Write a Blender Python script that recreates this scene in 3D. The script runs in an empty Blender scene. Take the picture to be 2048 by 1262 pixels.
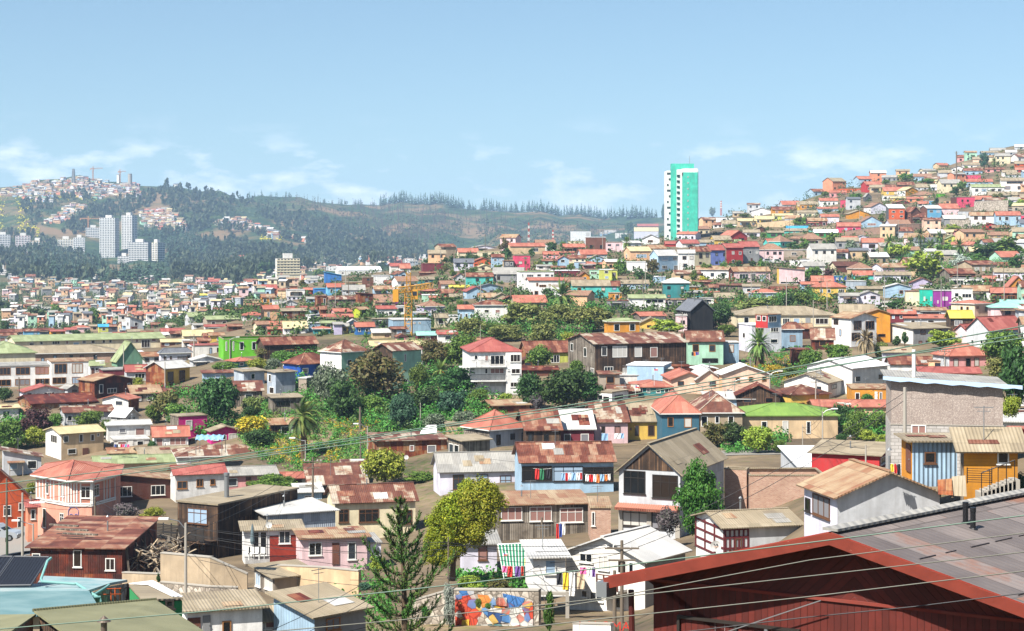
import bpy,math,random
from mathutils import Vector,Matrix
random.seed(7)
R=math.radians
sc=bpy.context.scene
COL=sc.collection
F,HY=3822.0,450.0
cd=bpy.data.cameras.new('camera');cam=bpy.data.objects.new('camera',cd);COL.objects.link(cam)
cam.location=(0,0,0);cam.rotation_euler=(R(90),0,0)
cd.sensor_width=36;cd.lens=36*F/2048
cd.shift_y=-(631-HY)/2048
cd.clip_start=.5;cd.clip_end=20000
sc.camera=cam
SUN=Vector((-.42,-.47,.78)).normalized()
elev=math.asin(SUN.z);azim=math.atan2(SUN.x,SUN.y)
sd=bpy.data.lights.new('sun','SUN');so=bpy.data.objects.new('sun',sd);COL.objects.link(so)
sd.energy=5.0;sd.angle=R(.5);sd.color=(1,.95,.87)
so.rotation_euler=SUN.to_track_quat('Z','Y').to_euler();so.location=(0,0,300)
sc.view_settings.view_transform='Standard';sc.view_settings.look='None'
sc.view_settings.gamma=1;sc.view_settings.exposure=1.27
W=bpy.data.worlds.new('World');sc.world=W;W.use_nodes=True
wt=W.node_tree;wt.nodes.clear()
def wn(t,**k):
 n=wt.nodes.new(t)
 for a,b in k.items():setattr(n,a,b)
 return n
sky=wn('ShaderNodeTexSky',sky_type='NISHITA',sun_disc=False,sun_elevation=elev,sun_rotation=azim,altitude=50,air_density=1.0,dust_density=.9,ozone_density=.6)
bg=wn('ShaderNodeBackground');bg.inputs[1].default_value=.056
bgc=wn('ShaderNodeBackground');bgc.inputs[0].default_value=(.86,.91,1,1);bgc.inputs[1].default_value=.62
tc=wn('ShaderNodeTexCoord')
mp=wn('ShaderNodeMapping');mp.inputs['Scale'].default_value=(24,24,66);mp.inputs['Location'].default_value=(3.1,.4,2.2)
nz=wn('ShaderNodeTexNoise');nz.inputs['Scale'].default_value=1;nz.inputs['Detail'].default_value=7;nz.inputs['Roughness'].default_value=.58
rp=wn('ShaderNodeValToRGB');rp.color_ramp.elements[0].position=.5;rp.color_ramp.elements[1].position=.72
sx=wn('ShaderNodeSeparateXYZ')
band=wn('ShaderNodeValToRGB')
be=band.color_ramp.elements
be[0].position=0;be[0].color=(.25,)*3+(1,)
be[1].position=.058;be[1].color=(0,0,0,1)
for p_,v_ in((.012,.8),(.024,1),(.036,.75),(.046,.22)):
 e_=be.new(p_);e_.color=(v_,v_,v_,1)
mu=wn('ShaderNodeMath',operation='MULTIPLY');mixs=wn('ShaderNodeMixShader');wo=wn('ShaderNodeOutputWorld')
L=wt.links.new
sv=wn('ShaderNodeVectorMath',operation='ADD');sv.inputs[1].default_value=(0,0,.075)
L(tc.outputs['Generated'],sv.inputs[0]);L(sv.outputs[0],sky.inputs[0])
L(tc.outputs['Generated'],mp.inputs[0]);L(mp.outputs[0],nz.inputs['Vector']);L(nz.outputs[0],rp.inputs[0])
L(tc.outputs['Generated'],sx.inputs[0]);L(sx.outputs[2],band.inputs[0])
L(rp.outputs[0],mu.inputs[0]);L(band.outputs[0],mu.inputs[1]);L(mu.outputs[0],mixs.inputs[0])
tn=wn('ShaderNodeMix',data_type='RGBA',blend_type='MULTIPLY');tn.inputs[0].default_value=1;tn.inputs[7].default_value=(1,1.12,1.13,1)
L(sky.outputs[0],tn.inputs[6]);L(tn.outputs[2],bg.inputs[0]);L(bg.outputs[0],mixs.inputs[1]);L(bgc.outputs[0],mixs.inputs[2]);L(mixs.outputs[0],wo.inputs[0])
sc.cycles.max_bounces=6;sc.cycles.diffuse_bounces=2;sc.cycles.glossy_bounces=2;sc.cycles.transmission_bounces=3
sc.cycles.volume_bounces=0;sc.cycles.transparent_max_bounces=6;sc.cycles.caustics_reflective=False;sc.cycles.caustics_refractive=False
sc.cycles.use_denoising=True
def lin(h):
 if isinstance(h,(tuple,list)):return tuple(h)
 h=h.lstrip('#');o=[]
 for i in(0,2,4):
  c=int(h[i:i+2],16)/255
  o.append(c/12.92 if c<=.04045 else((c+.055)/1.055)**2.4)
 return tuple(q*.85 for q in o)
class NT:
 def __init__(s,name):
  s.m=bpy.data.materials.new(name);s.m.use_nodes=True;s.t=s.m.node_tree
  s.b=s.t.nodes['Principled BSDF'];s.out=s.t.nodes['Material Output']
  s.b.inputs['Specular IOR Level'].default_value=.3
 def n(s,t,**k):
  n=s.t.nodes.new(t)
  for a,b in k.items():
   if hasattr(n,a)and a not in n.inputs:setattr(n,a,b)
   else:n.inputs[a].default_value=b
  return n
 def l(s,a,b):s.t.links.new(a,b)
 def uv(s,sc3=(1,1,1),rnd=True):
  c=s.n('ShaderNodeTexCoord');m=s.n('ShaderNodeMapping');m.inputs['Scale'].default_value=sc3
  s.l(c.outputs['UV'],m.inputs[0])
  if rnd:
   oi=s.n('ShaderNodeObjectInfo');q=s.n('ShaderNodeMath',operation='MULTIPLY');q.inputs[1].default_value=91.7
   s.l(oi.outputs['Random'],q.inputs[0]);cb=s.n('ShaderNodeCombineXYZ')
   s.l(q.outputs[0],cb.inputs[2]);s.l(cb.outputs[0],m.inputs['Location'])
  return m.outputs[0]
 def noise(s,vec,scale,detail=4,rough=.55):
  n=s.n('ShaderNodeTexNoise');n.inputs['Scale'].default_value=scale;n.inputs['Detail'].default_value=detail;n.inputs['Roughness'].default_value=rough
  if vec is not None:s.l(vec,n.inputs['Vector'])
  return n.outputs[0]
 def ramp(s,fac,stops,const=False):
  r=s.n('ShaderNodeValToRGB');e=r.color_ramp.elements
  if const:r.color_ramp.interpolation='CONSTANT'
  while len(e)<len(stops):e.new(.5)
  for q,(p,c)in zip(e,stops):
   q.position=p;q.color=(c[0],c[1],c[2],1)if not isinstance(c,(int,float))else(c,c,c,1)
  s.l(fac,r.inputs[0]);return r.outputs[0]
 def mix(s,fac,a,b,mode='MIX'):
  m=s.n('ShaderNodeMix',data_type='RGBA',blend_type=mode)
  for sock,v in((m.inputs[0],fac),(m.inputs[6],a),(m.inputs[7],b)):
   if isinstance(v,(int,float)):sock.default_value=v
   elif isinstance(v,tuple):sock.default_value=(v[0],v[1],v[2],1)
   else:s.l(v,sock)
  return m.outputs[2]
 def math(s,op,a,b=None):
  m=s.n('ShaderNodeMath',operation=op)
  for i,v in enumerate((a,b)):
   if v is None:continue
   if isinstance(v,(int,float)):m.inputs[i].default_value=v
   else:s.l(v,m.inputs[i])
  return m.outputs[0]
 def bump(s,h,strength=.5,dist=.03):
  b=s.n('ShaderNodeBump');b.inputs['Strength'].default_value=strength;b.inputs['Distance'].default_value=dist
  s.l(h,b.inputs['Height']);s.l(b.outputs[0],s.b.inputs['Normal'])
 def sep(s,v):
  x=s.n('ShaderNodeSeparateXYZ');s.l(v,x.inputs[0]);return x.outputs
MC={}
def plain(key,col,rough=.7,metal=0,spec=.3):
 k=('p',key)
 if k not in MC:
  t=NT(key);t.b.inputs['Base Color'].default_value=(*lin(col),1);t.b.inputs['Roughness'].default_value=rough
  t.b.inputs['Metallic'].default_value=metal;t.b.inputs['Specular IOR Level'].default_value=spec
  MC[k]=t.m
 return MC[k]
def wallmat(colkey,col,style):
 """painted wall: uneven paint, rain streaks; style '' plaster, '-' boards, '|' sheet"""
 k=('w',colkey,style)
 if k in MC:return MC[k]
 t=NT('wall_'+colkey);c=lin(col)
 v=t.uv();vs=t.uv((1.3,.16,1))
 a=t.noise(v,.55,5,.6);b=t.noise(vs,1.6,4,.6);g=t.noise(v,7,3)
 col1=t.mix(t.ramp(a,[(.32,0),(.7,1)]),tuple(x*.74 for x in c),tuple(min(.92,x*1.1+.005)for x in c))
 dirt=tuple(x*.55+y for x,y in zip(c,(.035,.03,.024)))
 col2=t.mix(t.math('MULTIPLY',t.ramp(b,[(.45,0),(.72,1)]),.72),col1,dirt)
 col2=t.mix(t.math('MULTIPLY',t.ramp(g,[(.55,0),(.72,1)]),.3),col2,dirt)
 uvp=t.sep(t.uv(rnd=False))
 if style=='-':
  fr=t.math('FRACT',t.math('MULTIPLY',uvp[1],5.5))
  col2=t.mix(t.math('MULTIPLY',t.ramp(fr,[(0,1),(.14,0)]),.45),col2,tuple(x*.3 for x in c))
  t.bump(fr,.6,.03)
 elif style=='|':
  fr=t.math('SINE',t.math('MULTIPLY',uvp[0],26))
  col2=t.mix(t.math('MULTIPLY',t.ramp(fr,[(.0,1),(.35,0)]),.22),col2,tuple(x*.4 for x in c))
  t.bump(fr,.7,.05)
 else:
  t.bump(g,.25,.02)
 t.l(col2,t.b.inputs['Base Color']);t.b.inputs['Roughness'].default_value=.85
 MC[k]=t.m;return t.m
def sheetmat(key,stops,sheet=(.9,2.3),seam=.35,tint=.5,tintc=(.05,.03,.02),rough=.6,corr=.5,streak=True,metal=0.0):
 """sheet metal or boards laid piece by piece: every piece has a tone of its own"""
 k=('s',key)
 if k in MC:return MC[k]
 t=NT(key);v=t.uv();v0=t.uv(rnd=True)
 br=t.n('ShaderNodeTexBrick');br.offset=.37;br.inputs['Color1'].default_value=(0,0,0,1);br.inputs['Color2'].default_value=(1,1,1,1)
 br.inputs['Mortar'].default_value=(.5,.5,.5,1);br.inputs['Scale'].default_value=1;br.inputs['Mortar Size'].default_value=.022
 br.inputs['Brick Width'].default_value=sheet[0];br.inputs['Row Height'].default_value=sheet[1]
 oi=t.n('ShaderNodeObjectInfo');cb=t.n('ShaderNodeCombineXYZ');q=t.math('MULTIPLY',oi.outputs['Random'],57.3)
 t.l(q,cb.inputs[0]);t.l(t.math('MULTIPLY',q,2.31),cb.inputs[1])
 c0=t.n('ShaderNodeTexCoord');ad=t.n('ShaderNodeVectorMath',operation='ADD');t.l(c0.outputs['UV'],ad.inputs[0]);t.l(cb.outputs[0],ad.inputs[1])
 t.l(ad.outputs[0],br.inputs['Vector'])
 a=t.noise(v,.8,6,.62)
 val=t.math('ADD',t.math('MULTIPLY',br.outputs['Color'],.62),t.math('MULTIPLY',t.math('SUBTRACT',a,.5),1.15))
 val=t.math('ADD',val,.19)
 col=t.ramp(val,[(p,lin(c))for p,c in stops])
 if streak:
  b=t.noise(t.uv((2.6,.3,1)),1.3,5,.6)
  col=t.mix(t.math('MULTIPLY',t.ramp(b,[(.5,0),(.74,1)]),tint),col,tintc)
 if seam:col=t.mix(t.math('MULTIPLY',br.outputs['Fac'],seam),col,(.02,.016,.013))
 uvp=t.sep(t.uv(rnd=False))
 if corr:
  s_=t.math('SINE',t.math('MULTIPLY',uvp[0],33))
  col=t.mix(t.math('MULTIPLY',t.ramp(s_,[(0,1),(.5,0)]),.2*corr),col,(.03,.025,.02))
  t.bump(s_,corr*.7,.04)
 t.l(col,t.b.inputs['Base Color']);t.b.inputs['Roughness'].default_value=rough;t.b.inputs['Metallic'].default_value=metal
 MC[k]=t.m;return t.m
def brickmat(key,c1,c2,mortar,bw=.24,bh=.08,ms=.012):
 k=('b',key)
 if k in MC:return MC[k]
 t=NT(key);c0=t.n('ShaderNodeTexCoord');br=t.n('ShaderNodeTexBrick')
 for n,c in(('Color1',c1),('Color2',c2),('Mortar',mortar)):br.inputs[n].default_value=(*lin(c),1)
 br.inputs['Scale'].default_value=1;br.inputs['Brick Width'].default_value=bw;br.inputs['Row Height'].default_value=bh;br.inputs['Mortar Size'].default_value=ms
 t.l(c0.outputs['UV'],br.inputs['Vector'])
 a=t.noise(t.uv(),.9,5)
 col=t.mix(t.math('MULTIPLY',t.ramp(a,[(.35,0),(.7,1)]),.45),br.outputs['Color'],tuple(x*.5 for x in lin(c2)))
 t.l(col,t.b.inputs['Base Color']);t.b.inputs['Roughness'].default_value=.9;t.bump(br.outputs['Fac'],-.4,.01)
 MC[k]=t.m;return t.m
PAINT=dict(w='#E6E4E0',pw='#DDD9D2',lg='#BFC1C4',g='#8E8F90',dg='#55565A',bk='#1B1C20',cr='#DCCFAE',be='#C9AE8A',ta='#AD9A80',ye='#D8B354',oc='#CC8A28',pe='#E2B48C',sa='#D98C6C',fl='#E4BFA6',pk='#D99A98',pl='#E0C0C2',hp='#C8197E',cp='#D6486A',re='#B02A2C',br='#6B4234',ma='#6E2430',pu='#8C2C8C',li='#B9AFCB',lw='#D2CFDC',bl='#2E6FB4',db='#0F4AA0',vi='#6F7FBE',lb='#9DB9CE',sk='#6FB2D6',tq='#4FB8AE',ct='#12B89C',te='#2F7F80',bt='#38697E',mi='#A3CDB3',gn='#2F8C52',lm='#62B21C',ly='#A9B42A',ol='#7E7F58',dk='#5E3226',yg='#C4C860',sg='#76A084',orr='#C9592C',co='#A29484')
PN=dict(w='white',pw='off-white',lg='light grey',g='grey',dg='dark grey',bk='black',cr='cream',be='beige',ta='taupe',ye='yellow',oc='ochre',pe='peach',sa='salmon',fl='flesh pink',pk='pink',pl='pale pink',hp='magenta',cp='coral pink',re='red',br='brown',ma='maroon',pu='purple',li='lilac',lw='pale lilac',bl='blue',db='deep blue',vi='violet blue',lb='pale blue',sk='sky blue',tq='turquoise',ct='bright teal',te='teal',bt='petrol blue',mi='mint green',gn='green',lm='lime green',ly='acid yellow',ol='olive',dk='dark brown',yg='yellow-green',sg='sage green',orr='orange',co='concrete',rust='rusty sheet',rdark='dark rusty sheet',wood='weathered wooden',wdark='dark wooden',zincw='grey sheet metal',brick='brick',osb='chipboard',block='concrete block',stone='stone')
RUST=[(0,'#46241A'),(.3,'#643426'),(.5,'#784838'),(.66,'#8A5C46'),(.82,'#987C66'),(1,'#A39A8E')]
def M_wall(k):
 st=''
 if k[-1]in '-|':st=k[-1];k=k[:-1]
 if k in PAINT:return wallmat(k,PAINT[k],st)
 if k=='rust':return sheetmat('rusty_sheet',[(0,'#3A1C14'),(.35,'#6A2C1A'),(.55,'#8A4A26'),(.75,'#97714C'),(1,'#A9A59B')],(.85,1.9),tint=.6,rough=.8)
 if k=='rdark':return sheetmat('dark_rusty_sheet',[(0,'#22100D'),(.4,'#45190F'),(.6,'#6A2A17'),(.85,'#8A4B28'),(1,'#A08A78')],(.8,1.8),tint=.6,rough=.8)
 if k=='wood':return sheetmat('weathered_boards',[(0,'#3B3630'),(.4,'#665D52'),(.65,'#8A8073'),(1,'#A79F92')],(.16,2.4),seam=.7,tint=.4,rough=.9,corr=0)
 if k=='wdark':return sheetmat('dark_boards',[(0,'#1E1713'),(.45,'#3B2C22'),(.7,'#56402F'),(1,'#7A5F47')],(.18,2.2),seam=.7,tint=.4,rough=.9,corr=0)
 if k=='zincw':return sheetmat('grey_sheet',[(0,'#8A929C'),(.5,'#A9B3BE'),(1,'#C4CAD0')],(.8,2.2),seam=.3,tint=.25,tintc=(.16,.13,.1),rough=.55)
 if k=='brick':return brickmat('brick','#A06C54','#BC937A','#B0A79C')
 if k=='block':return brickmat('concrete_block','#A8A39E','#B9B4AF','#8A8580',.45,.21,.02)
 if k=='stone':return stonemat()
 if k=='osb':return osbmat()
 return wallmat('w',PAINT['w'],st)
def osbmat():
 if 'osb' in MC:return MC['osb']
 t=NT('chipboard');v=t.uv(rnd=False)
 vo=t.n('ShaderNodeTexVoronoi');vo.inputs['Scale'].default_value=24;t.l(v,vo.inputs['Vector'])
 x=t.sep(vo.outputs['Color'])[0]
 col=t.ramp(x,[(0,lin('#8A7C75')),(.4,lin('#978A82')),(.8,lin('#A3968D')),(.97,lin('#B9ADA2'))])
 n=t.noise(v,.7,4);col=t.mix(t.math('MULTIPLY',t.ramp(n,[(.4,0),(.7,1)]),.35),col,lin('#77665E'))
 br=t.n('ShaderNodeTexBrick');br.offset=.0;br.inputs['Scale'].default_value=1;br.inputs['Brick Width'].default_value=1.22;br.inputs['Row Height'].default_value=2.44;br.inputs['Mortar Size'].default_value=.012
 t.l(v,br.inputs['Vector']);col=t.mix(t.math('MULTIPLY',br.outputs['Fac'],.5),col,(.1,.08,.07))
 t.l(col,t.b.inputs['Base Color']);t.b.inputs['Roughness'].default_value=.85;MC['osb']=t.m;return t.m
def stonemat():
 if 'stone' in MC:return MC['stone']
 t=NT('rubble_stone');v=t.uv(rnd=False)
 vo=t.n('ShaderNodeTexVoronoi');vo.feature='DISTANCE_TO_EDGE';vo.inputs['Scale'].default_value=2.6;t.l(v,vo.inputs['Vector'])
 vc=t.n('ShaderNodeTexVoronoi');vc.inputs['Scale'].default_value=2.6;t.l(v,vc.inputs['Vector'])
 col=t.ramp(t.sep(vc.outputs['Color'])[0],[(0,lin('#7E7468')),(.5,lin('#A2978A')),(1,lin('#C0B6A8'))])
 col=t.mix(t.ramp(vo.outputs['Distance'],[(.0,1),(.08,0)]),col,lin('#5E564C'))
 t.l(col,t.b.inputs['Base Color']);t.b.inputs['Roughness'].default_value=.9;t.bump(vo.outputs['Distance'],.6,.1);MC['stone']=t.m;return t.m
RN=dict(rust='rusty',patch='rust-and-zinc patched',red='red',sal='salmon red',tan='beige',otan='rust-stained beige',zinc='white zinc',grey='grey',slate='dark grey',pgr='pale green',lime='lime green',cream='cream',tile='brown tile',brn='brown',blu='blue',yel='yellow',teal='pale teal',w='white',non='flat')
def M_roof(k):
 if k=='rust':return sheetmat('roof_rust',RUST[:5]+[(1,'#8E6E5A')],tint=.45)
 if k=='rustd':return sheetmat('roof_rust_dark',[(0,'#33150F'),(.4,'#552016'),(.65,'#6E3222'),(.9,'#8C5B42'),(1,'#A39080')],tint=.45)
 if k=='patch':return sheetmat('roof_patched',[(0,'#4A261C'),(.4,'#6A4032'),(.58,'#7E5644'),(.66,'#9A8874'),(.85,'#AEA596'),(1,'#BFBAB0')],(1.1,2.6),tint=.4)
 if k=='red':return sheetmat('roof_red',[(0,'#86443E'),(.5,'#98524A'),(1,'#A8665C')],seam=.25,tint=.3,tintc=lin('#8A5540'))
 if k=='sal':return sheetmat('roof_salmon',[(0,'#925244'),(.5,'#A46452'),(1,'#B47C68')],seam=.22,tint=.3,tintc=lin('#8E5238'))
 if k=='tan':return sheetmat('roof_beige',[(0,'#7C705E'),(.45,'#90836C'),(1,'#A39680')],seam=.25,tint=.35,tintc=lin('#6E6250'))
 if k=='otan':return sheetmat('roof_stained',[(0,'#7E4A36'),(.35,'#8E6A50'),(.6,'#9C8468'),(1,'#AC9A7E')],seam=.3,tint=.4,tintc=lin('#7E4A30'))
 if k=='zinc':return sheetmat('roof_zinc',[(0,'#A9A8A6'),(.5,'#BEBCB8'),(1,'#D0CEC8')],seam=.22,tint=.22,tintc=lin('#94897C'),rough=.5)
 if k=='w':return sheetmat('roof_white',[(0,'#DCDDDE'),(1,'#EDEDEE')],seam=.12,tint=.1,tintc=lin('#B0A9A0'),rough=.5)
 if k=='grey':return sheetmat('roof_grey',[(0,'#807E7A'),(.5,'#94918B'),(1,'#A6A39B')],seam=.25,tint=.3,tintc=lin('#6C655A'))
 if k=='slate':return sheetmat('roof_slate',[(0,'#56585E'),(1,'#747880')],(.3,.25),seam=.3,tint=.2)
 if k=='pgr':return sheetmat('roof_pale_green',[(0,'#76805A'),(.5,'#8A946C'),(1,'#9CA67E')],seam=.22,tint=.35,tintc=lin('#857C56'))
 if k=='olv':return sheetmat('roof_olive',[(0,'#8A8A62'),(.5,'#9C9A70'),(1,'#A9A67E')],seam=.18,tint=.25,tintc=lin('#6A6848'))
 if k=='lime':return sheetmat('roof_lime',[(0,'#64823A'),(1,'#7C9A46')],seam=.2,tint=.15)
 if k=='cream':return sheetmat('roof_cream',[(0,'#B0A078'),(1,'#C6B992')],seam=.2,tint=.3,tintc=lin('#A0855A'))
 if k=='tile':return sheetmat('roof_tile',[(0,'#7A5848'),(.5,'#8E6C58'),(1,'#A08068')],(.3,.35),seam=.35,tint=.3,corr=.3)
 if k=='brn':return sheetmat('roof_brown',[(0,'#4A2A22'),(1,'#6A4234')],seam=.3)
 if k=='blu':return sheetmat('roof_blue',[(0,'#2E86B4'),(1,'#4FA6CC')],seam=.15,tint=.15)
 if k=='yel':return sheetmat('roof_yellow',[(0,'#B8A63C'),(1,'#CDBB5A')],seam=.15,tint=.2)
 if k=='teal':return sheetmat('roof_teal',[(0,'#7FB4A8'),(1,'#9DC8BC')],seam=.2,tint=.2)
 if k=='dred':return sheetmat('roof_dull',[(0,'#5A5250'),(.42,'#6C6461'),(.7,'#7C726E'),(.84,'#7E5C4E'),(1,'#8C6654')],(.85,3.2),seam=.45,tint=.35,tintc=lin('#5A5456'),corr=.12)
 return M_roof('tan')
GLASS=[plain('glass_dark','#11151A',.12,0,.6),plain('glass_grey','#2C333B',.15,0,.6),plain('glass_brown','#2A211C',.2,0,.5)]
CURT=[plain('curtain_white','#B9B5AE',.9),plain('curtain_blue','#8FA4B8',.9),plain('curtain_rose','#8E6A62',.9),plain('curtain_grey','#77767A',.9)]
FRM=dict(w=plain('frame_white','#D8D6D0',.6),b=plain('frame_brown','#5E3F2A',.7),k=plain('frame_dark','#2A2420',.6),o=plain('frame_wood','#93653A',.7))
WOODP=plain('pole_wood','#6A5F52',.9);CONC=plain('pole_concrete','#9C968C',.9);STEEL=plain('steel_grey','#8D9092',.45,.6)
BLKM=plain('black_metal','#18181A',.5);WHITEP=plain('white_paint','#DAD9D5',.5);CABLE=plain('cable_black','#16171A',.6)
class MB:
 def __init__(s):s.v=[];s.f=[];s.m=[];s.uv=[];s.mats=[]
 def mi(s,m):
  if m not in s.mats:s.mats.append(m)
  return s.mats.index(m)
 def poly(s,pts,m=None,uvs=None):
  i=len(s.v);s.v.extend([tuple(p)for p in pts]);s.f.append(tuple(range(i,i+len(pts))));s.m.append(s.mi(m)if m else 0)
  if uvs is None:
   a=Vector(pts[0]);b=Vector(pts[1])-a;n=None
   for k in range(2,len(pts)):
    n=b.cross(Vector(pts[k])-a)
    if n.length>1e-9:break
   n=n.normalized()if n is not None and n.length>1e-9 else Vector((0,0,1))
   if abs(n.z)<.95:u=Vector((0,0,1)).cross(n).normalized();w=n.cross(u)
   else:u=Vector((1,0,0));w=Vector((0,1,0))
   uvs=[(Vector(p).dot(u),Vector(p).dot(w))for p in pts]
  s.uv.extend(uvs)
 def box(s,x0,y0,z0,x1,y1,z1,m=None):
  p=[(x0,y0,z0),(x1,y0,z0),(x1,y1,z0),(x0,y1,z0),(x0,y0,z1),(x1,y0,z1),(x1,y1,z1),(x0,y1,z1)]
  for q in((0,1,5,4),(1,2,6,5),(2,3,7,6),(3,0,4,7),(4,5,6,7),(3,2,1,0)):s.poly([p[i]for i in q],m)
 def slab(s,pts,th,m=None,mside=None):
  """polygon (counter-clockwise from above) with thickness th below it"""
  P_=[Vector(p)for p in pts];n=(P_[1]-P_[0]).cross(P_[2]-P_[0]).normalized()
  if n.z<0:P_.reverse();n=-n
  Q=[p-n*th for p in P_]
  s.poly(P_,m);s.poly(list(reversed(Q)),mside or m)
  for i in range(len(P_)):
   j=(i+1)%len(P_);s.poly([P_[i],Q[i],Q[j],P_[j]],mside or m)
 def tube(s,pts,r,m=None,n=6,cap=True):
  pts=[Vector(p)for p in pts];rs=r if isinstance(r,(list,tuple))else[r]*len(pts);rings=[]
  for i,p in enumerate(pts):
   d=(pts[min(i+1,len(pts)-1)]-pts[max(i-1,0)])
   d=d.normalized()if d.length>1e-9 else Vector((0,0,1))
   a=d.cross(Vector((0,0,1))if abs(d.z)<.9 else Vector((1,0,0))).normalized();b=d.cross(a)
   rings.append([p+(a*math.cos(2*math.pi*k/n)+b*math.sin(2*math.pi*k/n))*rs[i]for k in range(n)])
  for i in range(len(rings)-1):
   for k in range(n):
    s.poly([rings[i][k],rings[i][(k+1)%n],rings[i+1][(k+1)%n],rings[i+1][k]],m,[(0,0),(.1,0),(.1,.1),(0,.1)])
  if cap:s.poly(list(reversed(rings[0])),m);s.poly(rings[-1],m)
 def bar(s,a,b,w,h,m=None):
  a=Vector(a);b=Vector(b);d=(b-a).normalized();up=Vector((0,0,1))if abs(d.z)<.95 else Vector((0,1,0))
  x=d.cross(up).normalized()*w/2;y=x.normalized().cross(d)*h/2
  A=[a-x-y,a+x-y,a+x+y,a-x+y];B=[q+(b-a)for q in A]
  for q in((0,1,2,3),):s.poly([A[i]for i in q][::-1],m)
  s.poly(B,m)
  for i in range(4):
   j=(i+1)%4;s.poly([A[i],A[j],B[j],B[i]],m)
 def build(s,name,mats=None,parent=None,loc=None,smooth=False):
  me=bpy.data.meshes.new(name);me.from_pydata(s.v,[],s.f);me.update()
  ms=s.mats or(mats if isinstance(mats,(list,tuple))else[mats])
  for m in ms:
   if m:me.materials.append(m)
  if s.mats:me.polygons.foreach_set('material_index',s.m)
  ul=me.uv_layers.new(name='UVMap');ul.data.foreach_set('uv',[c for q in s.uv for c in q])
  if smooth:me.polygons.foreach_set('use_smooth',[True]*len(me.polygons))
  return link(name,me,parent,loc)
def link(name,me,parent=None,loc=None):
 o=bpy.data.objects.new(name,me);COL.objects.link(o)
 if parent is not None:o.parent=parent
 if loc is not None:o.location=loc
 return o
def empty(name,loc,rz=0):
 o=bpy.data.objects.new(name,None);COL.objects.link(o);o.location=loc;o.rotation_euler=(0,0,rz);o.empty_display_size=.5
 return o
TAGS=[]
def tag(o,label=None,cat=None,group=None,kind=None):
 if label:o['label']=label
 if cat:o['category']=cat
 if group:o['group']=group
 if kind:o['kind']=kind
 return o
def P(px,py,D):return Vector(((px-1024)/F*D,D,-(py-HY)/F*D))
def PX(v):return(1024+v[0]/v[1]*F,HY-v[2]/v[1]*F)
NEAR={-500:[(5,1500),(25,1700),(60,1330),(110,1230),(165,1150),(205,1105),(230,1060),(280,930),(310,850),(345,790),(420,712),(500,690),(620,676),(800,655),(1000,632)],0:[(5,1500),(25,1700),(60,1340),(110,1235),(165,1160),(205,1112),(232,1062),(280,930),(310,850),(345,790),(420,712),(500,690),(620,676),(800,655),(1000,632)],300:[(5,1500),(25,1700),(60,1400),(110,1260),(150,1185),(175,1120),(210,1040),(240,980),(270,930),(300,850),(340,785),(400,720),(480,690),(620,672),(800,652),(1000,630)],500:[(5,1500),(25,1800),(60,1450),(100,1310),(125,1230),(155,1150),(190,1080),(230,1010),(255,950),(285,850),(320,780),(370,715),(430,675),(500,645),(600,610),(760,585),(1000,600)],750:[(5,1500),(25,1800),(60,1450),(100,1300),(125,1230),(155,1160),(190,1080),(225,1005),(250,935),(285,850),(310,790),(350,735),(410,680),(480,635),(560,600),(660,565),(800,545),(1000,560)],1000:[(5,1500),(25,1800),(60,1500),(100,1300),(125,1215),(150,1130),(180,1060),(210,985),(235,930),(262,870),(285,820),(310,775),(350,720),(410,668),(480,612),(560,570),(640,535),(740,505),(830,490),(1000,515)],1250:[(5,1500),(25,1700),(60,1480),(100,1290),(125,1210),(150,1110),(180,1040),(210,975),(235,930),(262,885),(285,815),(310,765),(345,715),(410,655),(480,612),(560,575),(640,535),(740,505),(830,487),(1000,485),(1100,500)],1500:[(5,1300),(25,1500),(60,1350),(100,1180),(130,1130),(155,1060),(180,1000),(215,940),(255,892),(280,820),(310,765),(340,722),(400,668),(480,605),(580,555),(680,515),(780,485),(900,455),(1000,435),(1100,420),(1250,440)],1750:[(5,1300),(25,1400),(60,1230),(90,1080),(120,985),(160,950),(215,925),(255,885),(285,815),(320,745),(380,675),(480,612),(570,565),(680,520),(780,475),(880,430),(980,395),(1080,362),(1250,380)],2048:[(5,1300),(25,1400),(55,1230),(80,1070),(100,985),(120,905),(170,850),(230,805),(290,755),(340,705),(410,640),(490,592),(580,548),(680,505),(780,455),(880,405),(980,352),(1080,312),(1180,288),(1350,300)],2700:[(5,1300),(25,1400),(55,1200),(80,1050),(100,950),(120,880),(170,820),(230,780),(290,730),(340,680),(410,610),(490,552),(580,498),(680,445),(780,395),(880,345),(980,292),(1080,252),(1180,220),(1350,230)]}
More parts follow.
